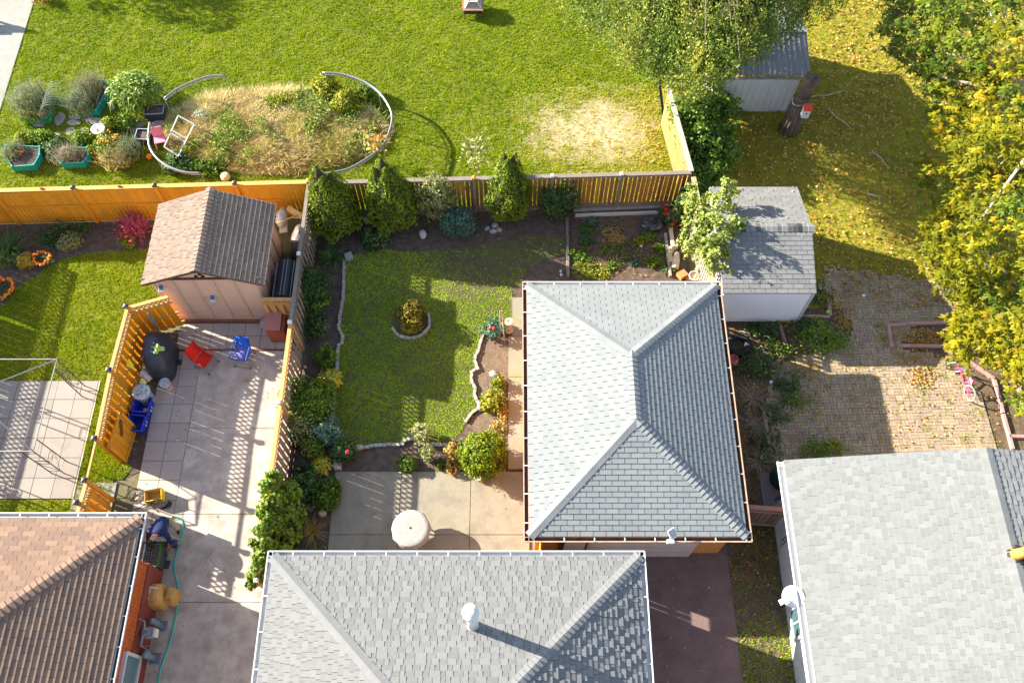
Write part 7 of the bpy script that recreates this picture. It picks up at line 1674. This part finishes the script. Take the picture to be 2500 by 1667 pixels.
branches(t, p, 3.0, .9, 9, pbark, (-.0, .5), .06)
sp_ = []
for u, v, z, r in ((1720, 520, 2.4, .5), (1760, 490, 2.7, .42), (1700, 560, 2.3, .5), (1750, 560, 2.8, .55), (1790, 555, 2.6, .32), (1710, 610, 2.2, .45), (1760, 610, 2.5, .42), (1775, 455, 2.9, .26), (1700, 480, 2.2, .4), (1690, 600, 1.9, .4), (1735, 650, 2.0, .34), (1798, 470, 2.9, .18), (1806, 540, 2.8, .2), (1768, 655, 2.1, .25)):
    q = P(u, v, z); sp_.append((tuple(q), (r, r, r*.8), r*r))
s_ = sum(q[2] for q in sp_); tree_crown(t, [(a, b, c/s_) for a, b, c in sp_], .10, fol('small_tree_leaf', (.120, .179, .030), (.203, .265, .045), (.285, .343, .090), (.360, .343, .045)), 6500, aspect=.8)
# sapling
p = P(1168, 428); t = thing('sapling', 'young fruit sapling on the back lawn beyond the weathered fence', 'sapling', p); MB().tube([(p.x, p.y, -.02), (p.x+.03, p.y, 1.9)], [.022, .008], 5).build('trunk', stem_m, t)
C = np.stack([p.x+nr.normal(size=260)*.24, p.y+nr.normal(size=260)*.2, .7+1.3*nr.random(260)], 1); foliage(t, C, None, .16, pal['pale'], .42)
p = P(932, 400); t = thing('sapling', 'thin sapling with salmon coloured leaves at the pool rail', 'sapling', p); MB().tube([(p.x, p.y, -.02), (p.x-.05, p.y+.03, 1.2)], [.018, .007], 5).build('trunk', stem_m, t)
C = np.stack([p.x-.05+nr.normal(size=170)*.2, p.y+nr.normal(size=170)*.18, .75+.7*nr.random(170)], 1); foliage(t, C, None, .14, pal['rust'], .5)
# ---- left yard bed
t = shrub('crimson barberry bush beside the tan shed', 338, 572, .40, .38, .9, pal['pink'], .06, 800)
V = []; p = P(338, 575); g = np.random.default_rng(3); Cs = []; Ds = []
for i in range(90):
    d = np.array([g.normal()*.6, g.normal()*.6, abs(g.normal())*.7+.35]); d /= np.linalg.norm(d); L = g.uniform(.55, .85)
    for k in np.linspace(.3, 1, 16): Cs.append((p.x+d[0]*L*k, p.y+d[1]*L*k, .1+d[2]*L*k*1.1)); Ds.append(d)
foliage(t, np.array(Cs), None, .075, pal['pink'], .5, dirs=np.array(Ds)); 
shrub('low golden green shrub at the foot of the crimson barberry', 318, 592, .30, .26, .35, pal['yell'], .065, 900)
strap('dark clump of long iris leaves at the left edge of the bed', 32, 612, .85, .65, 150, pal['dark'], .028); strap('paler iris leaves in front of the dark clump', 20, 640, .5, .5, 60, pal['green'], .025)
shrub('low dark mixed plants in the bed by the golden fence', 128, 585, .5, .4, .4, pal['dark'], .075, 900); shrub('low shrub with yellow lit leaves in the middle of the left bed', 176, 598, .38, .3, .45, pal['pale'], .075, 800)
shrub('dark sprigs at the foot of the golden fence', 170, 562, .5, .2, .5, pal['dark'], .06, 400); shrub('small dark plant left of the crimson barberry', 215, 560, .2, .18, .4, pal['dark'], .07, 260)
shrub('yellow orange leafy mound beside the marigolds', 68, 645, .28, .25, .4, fol('amber_leaf', (.42, .30, .02), (.55, .38, .03), (.50, .42, .08), (.6, .3, .02)), .065, 1000)
def marig(lab, u, v, r, arc=(0, 6.283), n=46):
    p = P(u, v); t = thing('marigolds', lab, 'marigolds', p, 'marigold rings in the left bed'); C, N = ball_points(500, (p.x, p.y, .12), (r*1.1, r*.95, .16), 20, .3); foliage(t, C, N, .06, pal['dark'], .4)
    def c(i): a = arc[0]+(arc[1]-arc[0])*i/n+rnd.uniform(-.05, .05); q = r*rnd.uniform(.78, 1.1); return (p.x+q*math.cos(a), p.y+q*math.sin(a), .25+rnd.uniform(-.03, .05))
    flowers(t, n, c, r, .2, .085, pal['orange'])
marig('ring of orange marigolds beside the yellow orange mound', 110, 640, .27); marig('larger ring of orange marigolds cut by the left edge', 10, 714, .40, n=64)
q = P(84, 628); C = np.stack([q.x+nr.normal(size=60)*.09, q.y+nr.normal(size=60)*.09, .3+nr.random(60)*.1], 1)
# ---- straw mound
x, y = scatter(mound_poly, 300); hz = .34*np.clip(1-((x-mound_c.x)/4.1)**2-((y-mound_c.y)/2.0)**2, 0, 1)**.6*(1+.45*fbm(x, y, 1.6, 71))
base = np_obj  # mound surface
n1, n2 = 56, 30; gx = np.linspace(-4.15, 4.15, n1); gy = np.linspace(-2.05, 2.05, n2); GX, GY = np.meshgrid(gx, gy); GZ = .34*np.clip(1-(GX/4.1)**2-(GY/2.0)**2, 0, 1)**.6*(1+.45*fbm(GX+mound_c.x, GY+mound_c.y, 1.6, 71))-.02
Vm = np.stack([GX.ravel()+mound_c.x, GY.ravel()+mound_c.y, GZ.ravel()], 1); Fm = np.array([(j*n1+i, j*n1+i+1, (j+1)*n1+i+1, (j+1)*n1+i) for j in range(n2-1) for i in range(n1-1)])
np_obj('mound', Vm, Fm, mat('mound_earth', (.312, .234, .117), (.468, .364, .195), sc=4, rough=1, bump=1.5, bsc=25), kind='structure', smooth=True)
f = fbm(x, y, 1.3, 72); blades('straw', x, y, .17, .026, pal['straw'], lean=1.6, z=hz-.03, per=5, tint=np.clip(.62+.25*f+.2*np.clip((y-mound_c.y)/2, -1, 1), .03, .97), sp=.05)
k = fbm(x, y, 1.7, 75) > .05; k &= ~((y > mound_c.y+.7) & (x < mound_c.x+.4)); blades('wild_grass', x[k], y[k], .17, .02, grass_m, lean=1.3, z=hz[k]-.03, per=3, tint=np.clip(.55+.25*f[k], .1, .95), sp=.05)
x, y = scatter(mound_poly, 420); k = (fbm(x, y, 1.25, 78)+.25*fbm(x, y, 4, 79)+.25*np.clip((x-mound_c.x)/3, -1, 1)) > .12; x, y = x[k], y[k]; n = len(x)
z = .34*np.clip(1-((x-mound_c.x)/4.1)**2-((y-mound_c.y)/2.0)**2, 0, 1)**.6*(1+.45*fbm(x, y, 1.6, 71))+.05+.22*nr.random(n)
V_, F_ = leaf_arrays(np.stack([x, y, z], 1), .10, np.tile([0, 0, 1.], (n, 1)), .5, .3, jit=.9); np_obj('wild_weeds', V_, F_, pal['green'], None, tint4(np.clip(.55+.25*nr.normal(size=n), .02, .98)), kind='stuff')
GW = 'weed clumps on the straw mound'
for u, v, rx, ry, h, m, l in ((700, 262, .62, .42, .55, 'yell', 'bright leafy weed clump in the middle top of the straw mound'), (668, 275, .3, .25, .35, 'green', 'smaller weed clump left of the bright clump on the straw mound'), (800, 235, .48, .5, .8, 'yell', 'tall leafy weeds at the end of the large pool rail'), (850, 268, .60, .45, .7, 'yell', 'weed clump inside the curve of the large pool rail'), (895, 240, .3, .35, .6, 'green', 'thin weeds against the large pool rail'), (600, 342, .5, .35, .4, 'green', 'low green clump in the middle of the straw mound'), (655, 350, .35, .3, .3, 'green', 'low clump right of the middle green clump'), (735, 385, .3, .25, .25, 'dark', 'small dark leafed weed near the golden fence'), (760, 330, .35, .3, .3, 'yell', 'yellowish weeds near the centre of the large pool rail'), (860, 345, .5, .4, .3, 'green', 'loose green weeds low inside the large pool rail'), (440, 405, .5, .4, .35, 'dark', 'dark weeds inside the lower left pool rail'), (510, 415, .55, .35, .3, 'green', 'weeds near the golden fence below the straw mound'), (470, 375, .4, .35, .3, 'yell', 'yellow green weeds below the storm window'), (910, 320, .25, .3, .3, 'yell', 'yellow green weeds at the right rim of the mound'), (560, 395, .5, .3, .22, 'straw', 'dry tangle of stems near the pale pumpkin')):
    shrub(l, u, v, rx, ry, h, pal[m], .095, int(1900*rx*ry/.2)+200, GW, 'weeds', 'weed_clump', spread=.3)
hosta('blue green cabbage plants beside the orange pumpkin', 497, 292, .50, 46, mat('cabbage_leaf', (.20, .32, .30), (.32, .44, .42), sc=8, rough=.5, orand=True, tints=[(.18, .30, .29), (.30, .42, .40), (.42, .52, .50)], tamt=.7, trans=.2), .22)
shrub('feathery pale green herb behind the cabbage', 498, 262, .18, .18, .5, pal['yell'], .06, 500, aspect=.2)
# ---- vegetable and herb plants upper left
t = shrub('large arching green corn clump beside the long planter', 345, 250, .92, .78, 1.05, pal['green'], .12, 600)
p = P(345, 252); g = np.random.default_rng(12); V = []; F = []; T = []
for i in range(620):
    a = g.uniform(0, 6.283); q = .85*math.sqrt(g.random()); ox, oy = p.x+q*math.cos(a)*1.05, p.y+q*math.sin(a)*.9; hz0 = (1.15*math.sqrt(max(0, 1-(q/1.05)**2))+.1)*g.uniform(.6, 1.08); b_ = g.uniform(0, 6.283); L = g.uniform(.16, .38); w = g.uniform(.035, .065); ti = g.uniform(.1, .95); n0 = len(V); s_ = np.array([-math.sin(b_), math.cos(b_), 0])*w/2
    for j in range(4):
        k = j/3; c = np.array([ox+math.cos(b_)*L*k, oy+math.sin(b_)*L*k, hz0+g.uniform(.0, .3)*k-g.uniform(.25, .5)*k*k]); f_ = (.7, 1, .8, .08)[j]; V += [c-s_*f_, c+s_*f_]; T += [ti, ti]
    F += [(n0+2*j, n0+2*j+1, n0+2*j+3, n0+2*j+2) for j in range(3)]
np_obj('foliage', V, F, fol('corn_leaf', (.06, .13, .012), (.12, .21, .02), (.20, .29, .03), (.34, .38, .09), rough=.4, spec=.4), t, T, kind='stuff')
shrub('leafy edge plants in front of the corn clump', 312, 306, .42, .30, .45, pal['green'], .09, 900); shrub('yellow green bushy plant in the long dark planter', 372, 276, .24, .2, .45, pal['yell'], .06, 900, z0=.35)
def herb(lab, u, v, rx, ry, h, m, n, seedk=0):
    p = P(u, v); t = thing('herb_clump', lab, 'herbs', p); x = p.x+nr.normal(size=n)*rx*.55; y = p.y+nr.normal(size=n)*ry*.55
    blades('foliage', x, y, h, .022, m, lean=.55, z=.2, per=2, tint=nr.random(n), parent=t, sp=.06)
    C, N = ball_points(int(n*3.2), (p.x, p.y, .25+h*.4), (rx, ry, h*.55), 40, .25); foliage(t, C, N, .05, pal['mixed'], .5); return t
her2 = fol('purple_herb', (.170, .138, .085), (.276, .237, .160), (.361, .338, .255), (.212, .250, .064), trans=.2)
herb('silvery flowering herbs spilling over the green raised bed', 88, 262, .62, .50, .62, pal['grey'], 620); herb('yellow green herbs at the front of the green raised bed', 92, 296, .5, .22, .32, pal['yell'], 260)
herb('purplish brown herbs in the teal bed beside the corn', 232, 232, .38, .42, .55, her2, 460); herb('pale green herbs in the teal bed beside the wire trellis', 206, 262, .42, .36, .5, pal['grey'], 420); herb('low golden herbs at the lower end of the teal bed', 216, 276, .3, .18, .28, pal['yell'], 220)
herb('grey green herbs in the raised bed at the left edge', 42, 385, .30, .30, .36, pal['grey'], 320); herb('dry grey stems in the lower raised bed', 176, 392, .40, .26, .34, fol('dry_stem', (.260, .208, .169), (.416, .351, .286), (.546, .468, .403), trans=.15), 520)
for u, v, rx, ry, h, m, l in ((100, 345, .5, .3, .4, 'green', 'leafy vegetable plants above the left raised bed'), (62, 350, .4, .25, .35, 'yell', 'yellow green plants at the left end of the vegetable rows'), (135, 372, .35, .45, .4, 'dark', 'green plants between the two lower raised beds'), (208, 348, .4, .3, .45, 'green', 'leafy plants behind the dry stemmed raised bed'), (275, 320, .28, .3, .5, 'yell', 'bright plants right of the bird bath'), (225, 372, .25, .3, .3, 'yell', 'trailing plants at the right end of the lower raised bed'), (200, 332, .3, .14, .16, 'green', 'creeping plants between the flagstones by the bird bath')):
    shrub(l, u, v, rx, ry, h, pal[m], .085, int(2300*rx*ry/.15)+200, None, 'plants', 'vegetable_plants')
t = shrub('orange flowering bush beside the pool rail', 280, 368, .5, .42, .6, pal['green'], .075, 1600); p = P(278, 362)
flowers(t, 40, lambda i: (p.x+rnd.gauss(0, .25), p.y+rnd.gauss(0, .16), .5+rnd.uniform(-.1, .14)), 0, 0, .075, pal['orange'])
herb('pale feathery dried herb below the orange flowering bush', 292, 398, .48, .30, .36, pal['straw'], 700); herb('brown feathery herb right of the orange flowering bush', 322, 382, .35, .4, .45, pal['grey'], 420)
t = thing('flower_clump', 'small reddish flowers in the left raised bed', 'flowers', P(64, 388)); q = P(64, 388); flowers(t, 12, lambda i: (q.x+rnd.gauss(0, .06), q.y+rnd.gauss(0, .07), .40), 0, 0, .06, pal['red'])
shrub('straggly yellow shrub at the top end of the pale path', 108, 4, .35, .35, .5, pal['rust'], .08, 500)
# ---- vegetable plot weeds
for u, v, r, h, m, l in ((1412, 625, .36, .3, 'green', 'green weeds at the left timber of the vegetable plot'), (1432, 560, .28, .25, 'dark', 'dark weeds at the top left of the vegetable plot'), (1452, 542, .2, .2, 'blue', 'blue green seedlings under the timber'), (1430, 590, .25, .2, 'dark', 'small dark weeds below the top timber'), (1478, 612, .16, .18, 'green', 'single green plant in the middle of the vegetable plot'), (1562, 590, .2, .25, 'yell', 'yellow green plant with a flower in the plot'), (1582, 580, .22, .3, 'green', 'leafy plant below the black plastic sheet'), (1520, 620, .5, .22, 'pale', 'pale sprawling weeds in the middle of the plot'), (1500, 580, .4, .16, 'rust', 'brown weeds in the upper plot'), (1594, 640, .3, .25, 'green', 'weeds at the right timber of the plot'), (1497, 653, .18, .2, 'green', 'bright weed tuft near the garage gutter'), (1440, 668, .5, .2, 'yell', 'sunlit weeds along the garage gutter'), (1548, 643, .16, .2, 'blue', 'small blue green plant in the lower plot'), (1610, 610, .25, .22, 'green', 'weeds beside the pale log'), (1630, 660, .2, .2, 'dark', 'weeds beside the grey plot timber')):
    shrub(l, u, v, r*1.05, r*.8, h*.6, pal[m], .075, int(330*r/.25), 'weeds in the vegetable plot', 'weeds', 'weed_clump')
# ---- right yard weeds
for u, v, rx, ry, h, m, n, l in ((2005, 832, .75, .5, .55, 'green', 2200, 'grassy green shrub below the white shed corner'), (1960, 800, .4, .35, .45, 'dark', 700, 'dark weeds left of the grassy shrub'), (1860, 812, .5, .3, .4, 'dark', 800, 'dark weeds below the white shed wall'), (1912, 780, .45, .2, .4, 'rust', 500, 'dry brown stems against the white shed wall'), (1846, 895, .5, .4, .45, 'dark', 1400, 'dark green weeds beside the tyre'), (1900, 850, .4, .3, .3, 'green', 500, 'green weeds around the slanted timber'), (1920, 940, .45, .4, .35, 'dark', 900, 'dark weeds at the left edge of the paving'), (1940, 978, .35, .3, .25, 'green', 500, 'weeds with yellow flowers on the paving'), (1895, 1010, .4, .4, .25, 'dark', 700, 'low weeds by the upper left timber'), (1955, 900, .5, .3, .25, 'rust', 500, 'brown weeds at the top of the brick paving'), (1870, 1085, .35, .5, .3, 'dark', 700, 'dark weeds by the compost bin'), (1990, 1105, .45, .35, .4, 'green', 900, 'green weeds with yellow flowers at the right house roof'), (2040, 1095, .3, .25, .25, 'yell', 400, 'yellow green weeds on the paving near the roof'), (2250, 925, .42, .3, .22, 'rust', 700, 'heap of dry leaves beside the pink bicycle'), (2165, 830, .3, .3, .15, 'rust', 400, 'dry leaves along the left of the leafy bed'), (2245, 825, .7, .3, .16, 'rust', 900, 'leaf litter inside the square leafy bed'), (2240, 875, .7, .25, .15, 'rust', 700, 'leaf litter below the square leafy bed'), (2450, 860, .5, .6, .5, 'yell', 1200, 'low yellow green shrub behind the bicycle'), (2490, 900, .4, .5, .4, 'gold', 700, 'golden undergrowth at the right edge'), (2395, 830, .45, .35, .5, 'green', 800, 'bright green shrub at the end of the leafy bed'), (1990, 720, .3, .5, .3, 'dark', 600, 'dark weeds along the shed corner'), (2060, 770, .3, .6, .2, 'rust', 500, 'dry weeds along the shaded brick path')):
    shrub(l, u, v, rx*1.15, ry*1.15, h*(.35 if m == 'rust' else .75), pal[m], .085, int(n*.62), 'weeds of the right yard', 'weeds', 'weed_clump')
# weeds in the paving joints
x, y = scatter(BA, 20); k = nr.random(len(x)) < np.clip(.45+.5*fbm(x, y, 2.3, 81), .05, 1); x, y = x[k], y[k]
x = np.repeat(x, 9)+nr.normal(size=len(x)*9)*.05; y = np.repeat(y, 9)+nr.normal(size=len(y)*9)*.045
blades('paving_weeds', x, y, .05, .02, grass_m, tint=np.clip(.5+.25*nr.normal(size=len(x)), .05, .97), per=2, lean=.9, z=.035)
litter('fallen_leaves', BA, 10, .07, z=.05); litter('fallen_leaves', ysoil, 16, .075, z=.04)
x, y = scatter([(6.3, 13.2), (9.6, 13.2), (9.2, 5.2), (6.3, 5.2)], 60); blades('dry_weeds', x, y, .12, .016, pal['rust'], lean=1.3, per=2, tint=nr.random(len(x)), z=.0); k = fbm(x, y, 1.9, 91) > .1; blades('weeds', x[k], y[k], .10, .022, pal['dark'], lean=1.0, per=4, tint=nr.random(k.sum()))
x, y = scatter(pp([(1390, 540), (1622, 525), (1636, 680), (1390, 682)]), 45); blades('weeds', x, y, .08, .018, pal['rust'], lean=1.3, per=2, tint=nr.random(len(x))); k = fbm(x, y, 2.2, 92) > .0; blades('weeds', x[k], y[k], .07, .022, pal['green'], lean=1.0, per=3, tint=nr.random(k.sum()))
for i, (u, v) in enumerate(((1836, 975), (1842, 1040), (1850, 1130))): strap(('tangle of dead twigs beside the garage gutter, upper', 'tangle of dead twigs beside the garage gutter, middle', 'tangle of dead twigs beside the garage gutter, lower')[i], u, v, .6, .3, 60, fol('dead_twig', (.22, .17, .12), (.32, .26, .19), trans=.1), .012, 'twigs', 'brush_pile', .5)
# ---- big trees
p = P(1926, 318); t = thing('tree_trunk', 'dark forked tree trunk cut off short in front of the metal shed', 'trunk', p)
tr = MB(); ht = ptop(1926, 318, 238)
tr.tube([(p.x, p.y, -.05), (p.x+.02, p.y+.02, .4), (p.x-.02, p.y+.03, 1.0), (p.x+.05, p.y+.05, ht)], [.36, .30, .27, .25], 14)
h2 = ptop(1926, 318, 195)
tr.tube([(p.x+.0, p.y+.05, ht-.1), (p.x-.02, p.y+.08, h2-.1), (p.x+.0, p.y+.1, h2+.15)], [.19, .16, .14], 10).tube([(p.x+.12, p.y+.05, ht-.1), (p.x+.24, p.y+.08, h2-.2), (p.x+.30, p.y+.1, h2)], [.16, .13, .12], 10)
for i in range(14):
    a = 6.283*i/14; tr.tube([(p.x+.34*math.cos(a), p.y+.34*math.sin(a), .0), (p.x+.285*math.cos(a+.1), p.y+.02+.285*math.sin(a+.1), .6), (p.x+.26*math.cos(a), p.y+.04+.26*math.sin(a), ht-.05)], [.05, .04, .03], 5)
tr.build('trunk', bark, t, True)
MB().tube([(p.x+.29*math.cos(a), p.y+.05+.29*math.sin(a), 1.5+.05*math.sin(3*a)) for a in np.linspace(0, 6.283, 17)[:-1]], .025, 5, True).build('rope', mat('rope', (.40, .33, .22), rough=.9), t)
p = Vector((6.8, 31.0, 0)); t = thing('weeping_tree', 'tall weeping tree with hanging green branches over the metal shed', 'tree', p)
MB().tube([(p.x, p.y, -.05), (p.x+.02, p.y+.03, 1.5), (p.x+.05, p.y+.05, 3.6), (p.x-.2, p.y-.4, 6.6)], [.34, .27, .22, .08], 12).build('trunk', bark, t, True)
g = np.random.default_rng(77); bu = [(1340, -40), (1370, 60), (1430, 110), (1490, 165), (1560, 200), (1610, 235), (1660, 262), (1715, 268), (1760, 235), (1800, 200), (1850, 165), (1900, 130), (1960, 105), (2010, 60), (2060, 45), (2110, -10)]
bound = lambda u: np.interp(u, [q[0] for q in bu], [q[1] for q in bu])
Cs, Ds, B_ = [], [], MB(); made = 0; hubs = [Vector((p.x-.1, p.y-.3, 6.2)), Vector((p.x, p.y-.1, 5.0)), Vector((p.x-.2, p.y-.4, 6.5))]
while made < 3000:
    u = g.uniform(1345, 2095); v = g.uniform(-330, 200); L = g.uniform(.9, 2.4); z = 3.4+3.6*max(0, 1-((u-1720)/420)**2)*g.uniform(.6, 1.05)
    s0 = P(u, v, z); z1 = max(.9, z-L); ex, ey = g.normal(size=2)*.25; e = Vector((s0.x+ex, s0.y+ey, z1)); qu, qv = Q(e); qs_, qt = Q(s0)
    if qv > bound(qu)-abs(g.normal())*20 or qv < -90: continue
    if g.random() > .25+.75*np.clip((qu-1340)/220, .12, 1)*np.clip((bound(qu)-qv)/50+.3, 0, 1): continue
    if qu > 1880 and g.random() < .45: continue
    made += 1; k = np.sort(g.random(46))
    pts = np.stack([s0.x+(e.x-s0.x)*k**1.5+g.normal(size=46)*.07, s0.y+(e.y-s0.y)*k**1.5+g.normal(size=46)*.07, s0.z+(e.z-s0.z)*k], 1); Cs.append(pts); Ds.append(np.tile([ex*.3, ey*.3, -1.0], (46, 1)))
    if made % 9 == 0: B_.tube([s0, s0.lerp(e, .5)+Vector((-.04*ex, -.04*ey, .08)), e], [.011, .008, .004], 3)
    if made % 60 == 0:
        hb_ = min(hubs, key=lambda q: (q-s0).length); B_.tube([hb_, hb_.lerp(s0, .5)+Vector((0, 0, .35)), s0], [.04, .022, .01], 5)
C = np.concatenate(Cs); foliage(t, C, None, .085, pal['birch'], .55, dirs=np.concatenate(Ds)*.8+nr.normal(size=C.shape)*.45, name='crown', amp=.45); B_.build('branches', bark, t)
# right hand maple
p = Vector((17.3, 19.0, 0)); t = thing('maple_tree', 'big yellow and green autumn tree filling the right edge', 'tree', p)
MB().tube([(p.x, p.y, -.05), (p.x-.1, p.y, 2.2), (p.x-.3, p.y+.1, 4.2)], [.34, .26, .18], 12).build('trunk', bark, t, True)
lb = [(-40, 2150), (40, 2148), (110, 2150), (150, 2185), (175, 2235), (215, 2262), (255, 2285), (300, 2255), (340, 2240), (400, 2232), (450, 2238), (500, 2262), (560, 2270), (600, 2262), (650, 2268), (690, 2300), (730, 2352), (780, 2335), (820, 2312), (860, 2345), (900, 2410), (940, 2450), (985, 2480), (1000, 2520)]
lbf = lambda v: np.interp(v, [q[0] for q in lb], [q[1] for q in lb])
g = np.random.default_rng(101); leaf_t = [(0, .0, 0), (.09, .22, .03), (.17, .45, .0), (.07, .55, .035), (.10, .80, -.01), (0, 1.0, -.05), (-.10, .80, -.01), (-.07, .55, .035), (-.17, .45, .0), (-.09, .22, .03)]
spots = []; tries = 0; cl_ = []
while len(cl_) < 120 and tries < 30000:
    tries += 1
    v = g.uniform(-70, 1000); u = g.uniform(2140, 2570)
    if u < lbf(v)+22: continue
    dz = np.clip((u-lbf(v))/260, 0, 1); z = (2.0+2.6*dz**.7 if v > 620 else 2.7+3.4*dz**.7)*g.uniform(.7, 1.12); c = P(u, v, z)
    if any(abs(u-q[2]) < 40 and abs(v-q[3]) < 36 for q in cl_): continue
    cl_.append((c, z, u, v))
for c, z, u, v in cl_:
    for k in range(5):
        q = Vector((c.x+g.normal()*.30, c.y+g.normal()*.26, z+g.normal()*.2)); spots.append((q, z, u, v))
V, T, I = [], [], []
def spray(c, n, s, tb, acc):
    """a drooping rosette of long lobed leaves"""
    a0 = g.uniform(0, 6.28)
    for i in range(n):
        a = a0+6.283*i/n+g.normal()*.25; tl = g.uniform(-.15, .75); L = s*g.uniform(.75, 1.2); ca_, sa_ = math.cos(a), math.sin(a); ct, st_ = math.cos(tl), math.sin(tl); ti = float(np.clip(tb+g.normal()*.12, .02, .98)); ro = g.uniform(-.5, .5)
        for x_, y_, z_ in leaf_t:
            x2, z2 = x_*math.cos(ro)-z_*math.sin(ro), x_*math.sin(ro)+z_*math.cos(ro); yy, zz = y_*ct+z2*st_, -y_*st_+z2*ct
            acc[0].append((c[0]+L*(yy*ca_-x2*sa_*1.5), c[1]+L*(yy*sa_+x2*ca_*1.5), c[2]+L*zz)); acc[1].append(ti)
acc = ([], []); acc2 = ([], [])
tw = MB()
for c, z, u, v in spots:
    grn_ = (v < 330 and u < 2420 and v < 330-(u-2150)*.7) or math.sin(u*.031)+math.sin(v*.027+1) > 1.25
    m_ = 9
    for k in range(m_):
        q = np.array(c)+g.normal(size=3)*np.array([.17, .17, .12]); tb = (.35 if grn_ else .46)+.16*math.sin(c[0]*2+c[1]*1.7)+g.normal()*.12
        spray(q, 5, .175, tb, acc2 if grn_ else acc)
    if g.random() < .35: tw.tube([Vector(c)+Vector((.5, .1, -.5)), Vector(c)+Vector((.2, .05, -.1)), Vector(c)], [.025, .016, .006], 4)
for a_, m_, nm in ((acc, pal['maple'], 'crown'), (acc2, pal['oak'], 'green_crown')):
    n_ = len(a_[0])//10; np_obj(nm, np.array(a_[0]), np.arange(n_*10).reshape(n_, 10), m_, t, np.array(a_[1]), kind='stuff')
for i in range(16):
    c = Vector(spots[int(g.integers(len(spots)))][0]); s0 = Vector((p.x-.15, p.y, 2+2*g.random())); tw.tube([s0, s0.lerp(c, .5)+Vector((0, 0, .4)), c-Vector((0, 0, .15))], [.10, .06, .015], 6)
tw.build('branches', pbark, t)
# single leaf rosettes that can be picked out on the outer crown
a_ = ([], []); spray((0, 0, 0), 6, .22, .6, a_); me = bpy.data.meshes.new('leaf_rosette'); me.from_pydata(a_[0], [], [tuple(range(10*i, 10*i+10)) for i in range(6)]); ym = mat('bright_maple_leaf', (.290, .264, .007), rough=.55, orand=True, tints=[(.197, .201, .005), (.290, .264, .005), (.348, .295, .012), (.359, .214, .007)], trans=.35); me.materials.append(ym)
for i in range(240):
    c, z, u, v = spots[int(g.integers(len(spots)))]
    if v < 200 and u < 2420: continue
    q = Vector(c)+Vector((g.normal()*.25, g.normal()*.25, .22+.12*g.random())); inst('leaf_rosette', me, Matrix.Translation(q) @ Matrix.Rotation(g.uniform(0, 6.28), 4, 'Z') @ Matrix.Rotation(g.uniform(-.4, .4), 4, 'X'), t)
# small tree beyond the top edge; its shade lies on the back lawn
p = Vector((-20.2, 30.6, 0)); t = thing('round_tree', 'round leafy tree beyond the top left edge', 'tree', p); branches(t, p, 3.6, 1.2, 7, bark, (0, 0), .12, seed=5); tree_crown(t, [((p.x, p.y, 2.9), (1.9, 1.5, 1.1), .6), ((p.x+1.6, p.y+.4, 2.6), (1.3, 1.1, .9), .4)], .16, pal['green'], 5000)
# grass and weeds along the slab joints
jx, jy = [], []
for y_ in yj[1:4]: k = nr.uniform(dxl, FX, 60); jx.append(k); jy.append(np.full(60, y_)+nr.normal(size=60)*.012)
for x_ in pxs[1:3]: k = nr.uniform(pys[2], pys[0], 50); jy.append(k); jx.append(np.full(50, x_)+nr.normal(size=50)*.012)
jx.append(np.full(70, FX-.08)+nr.normal(size=70)*.03); jy.append(nr.uniform(5, 13, 70)); jx.append(np.full(90, dxl)+nr.normal(size=90)*.01); jy.append(nr.uniform(7.5, 12.5, 90))
jx, jy = np.concatenate(jx), np.concatenate(jy); k = fbm(jx, jy, 1.5, 97) > .1
blades('joint_weeds', jx[k], jy[k], .035, .016, grass_m, lean=1.2, per=3, tint=nr.uniform(.1, .6, k.sum()), z=.02, sp=.012)
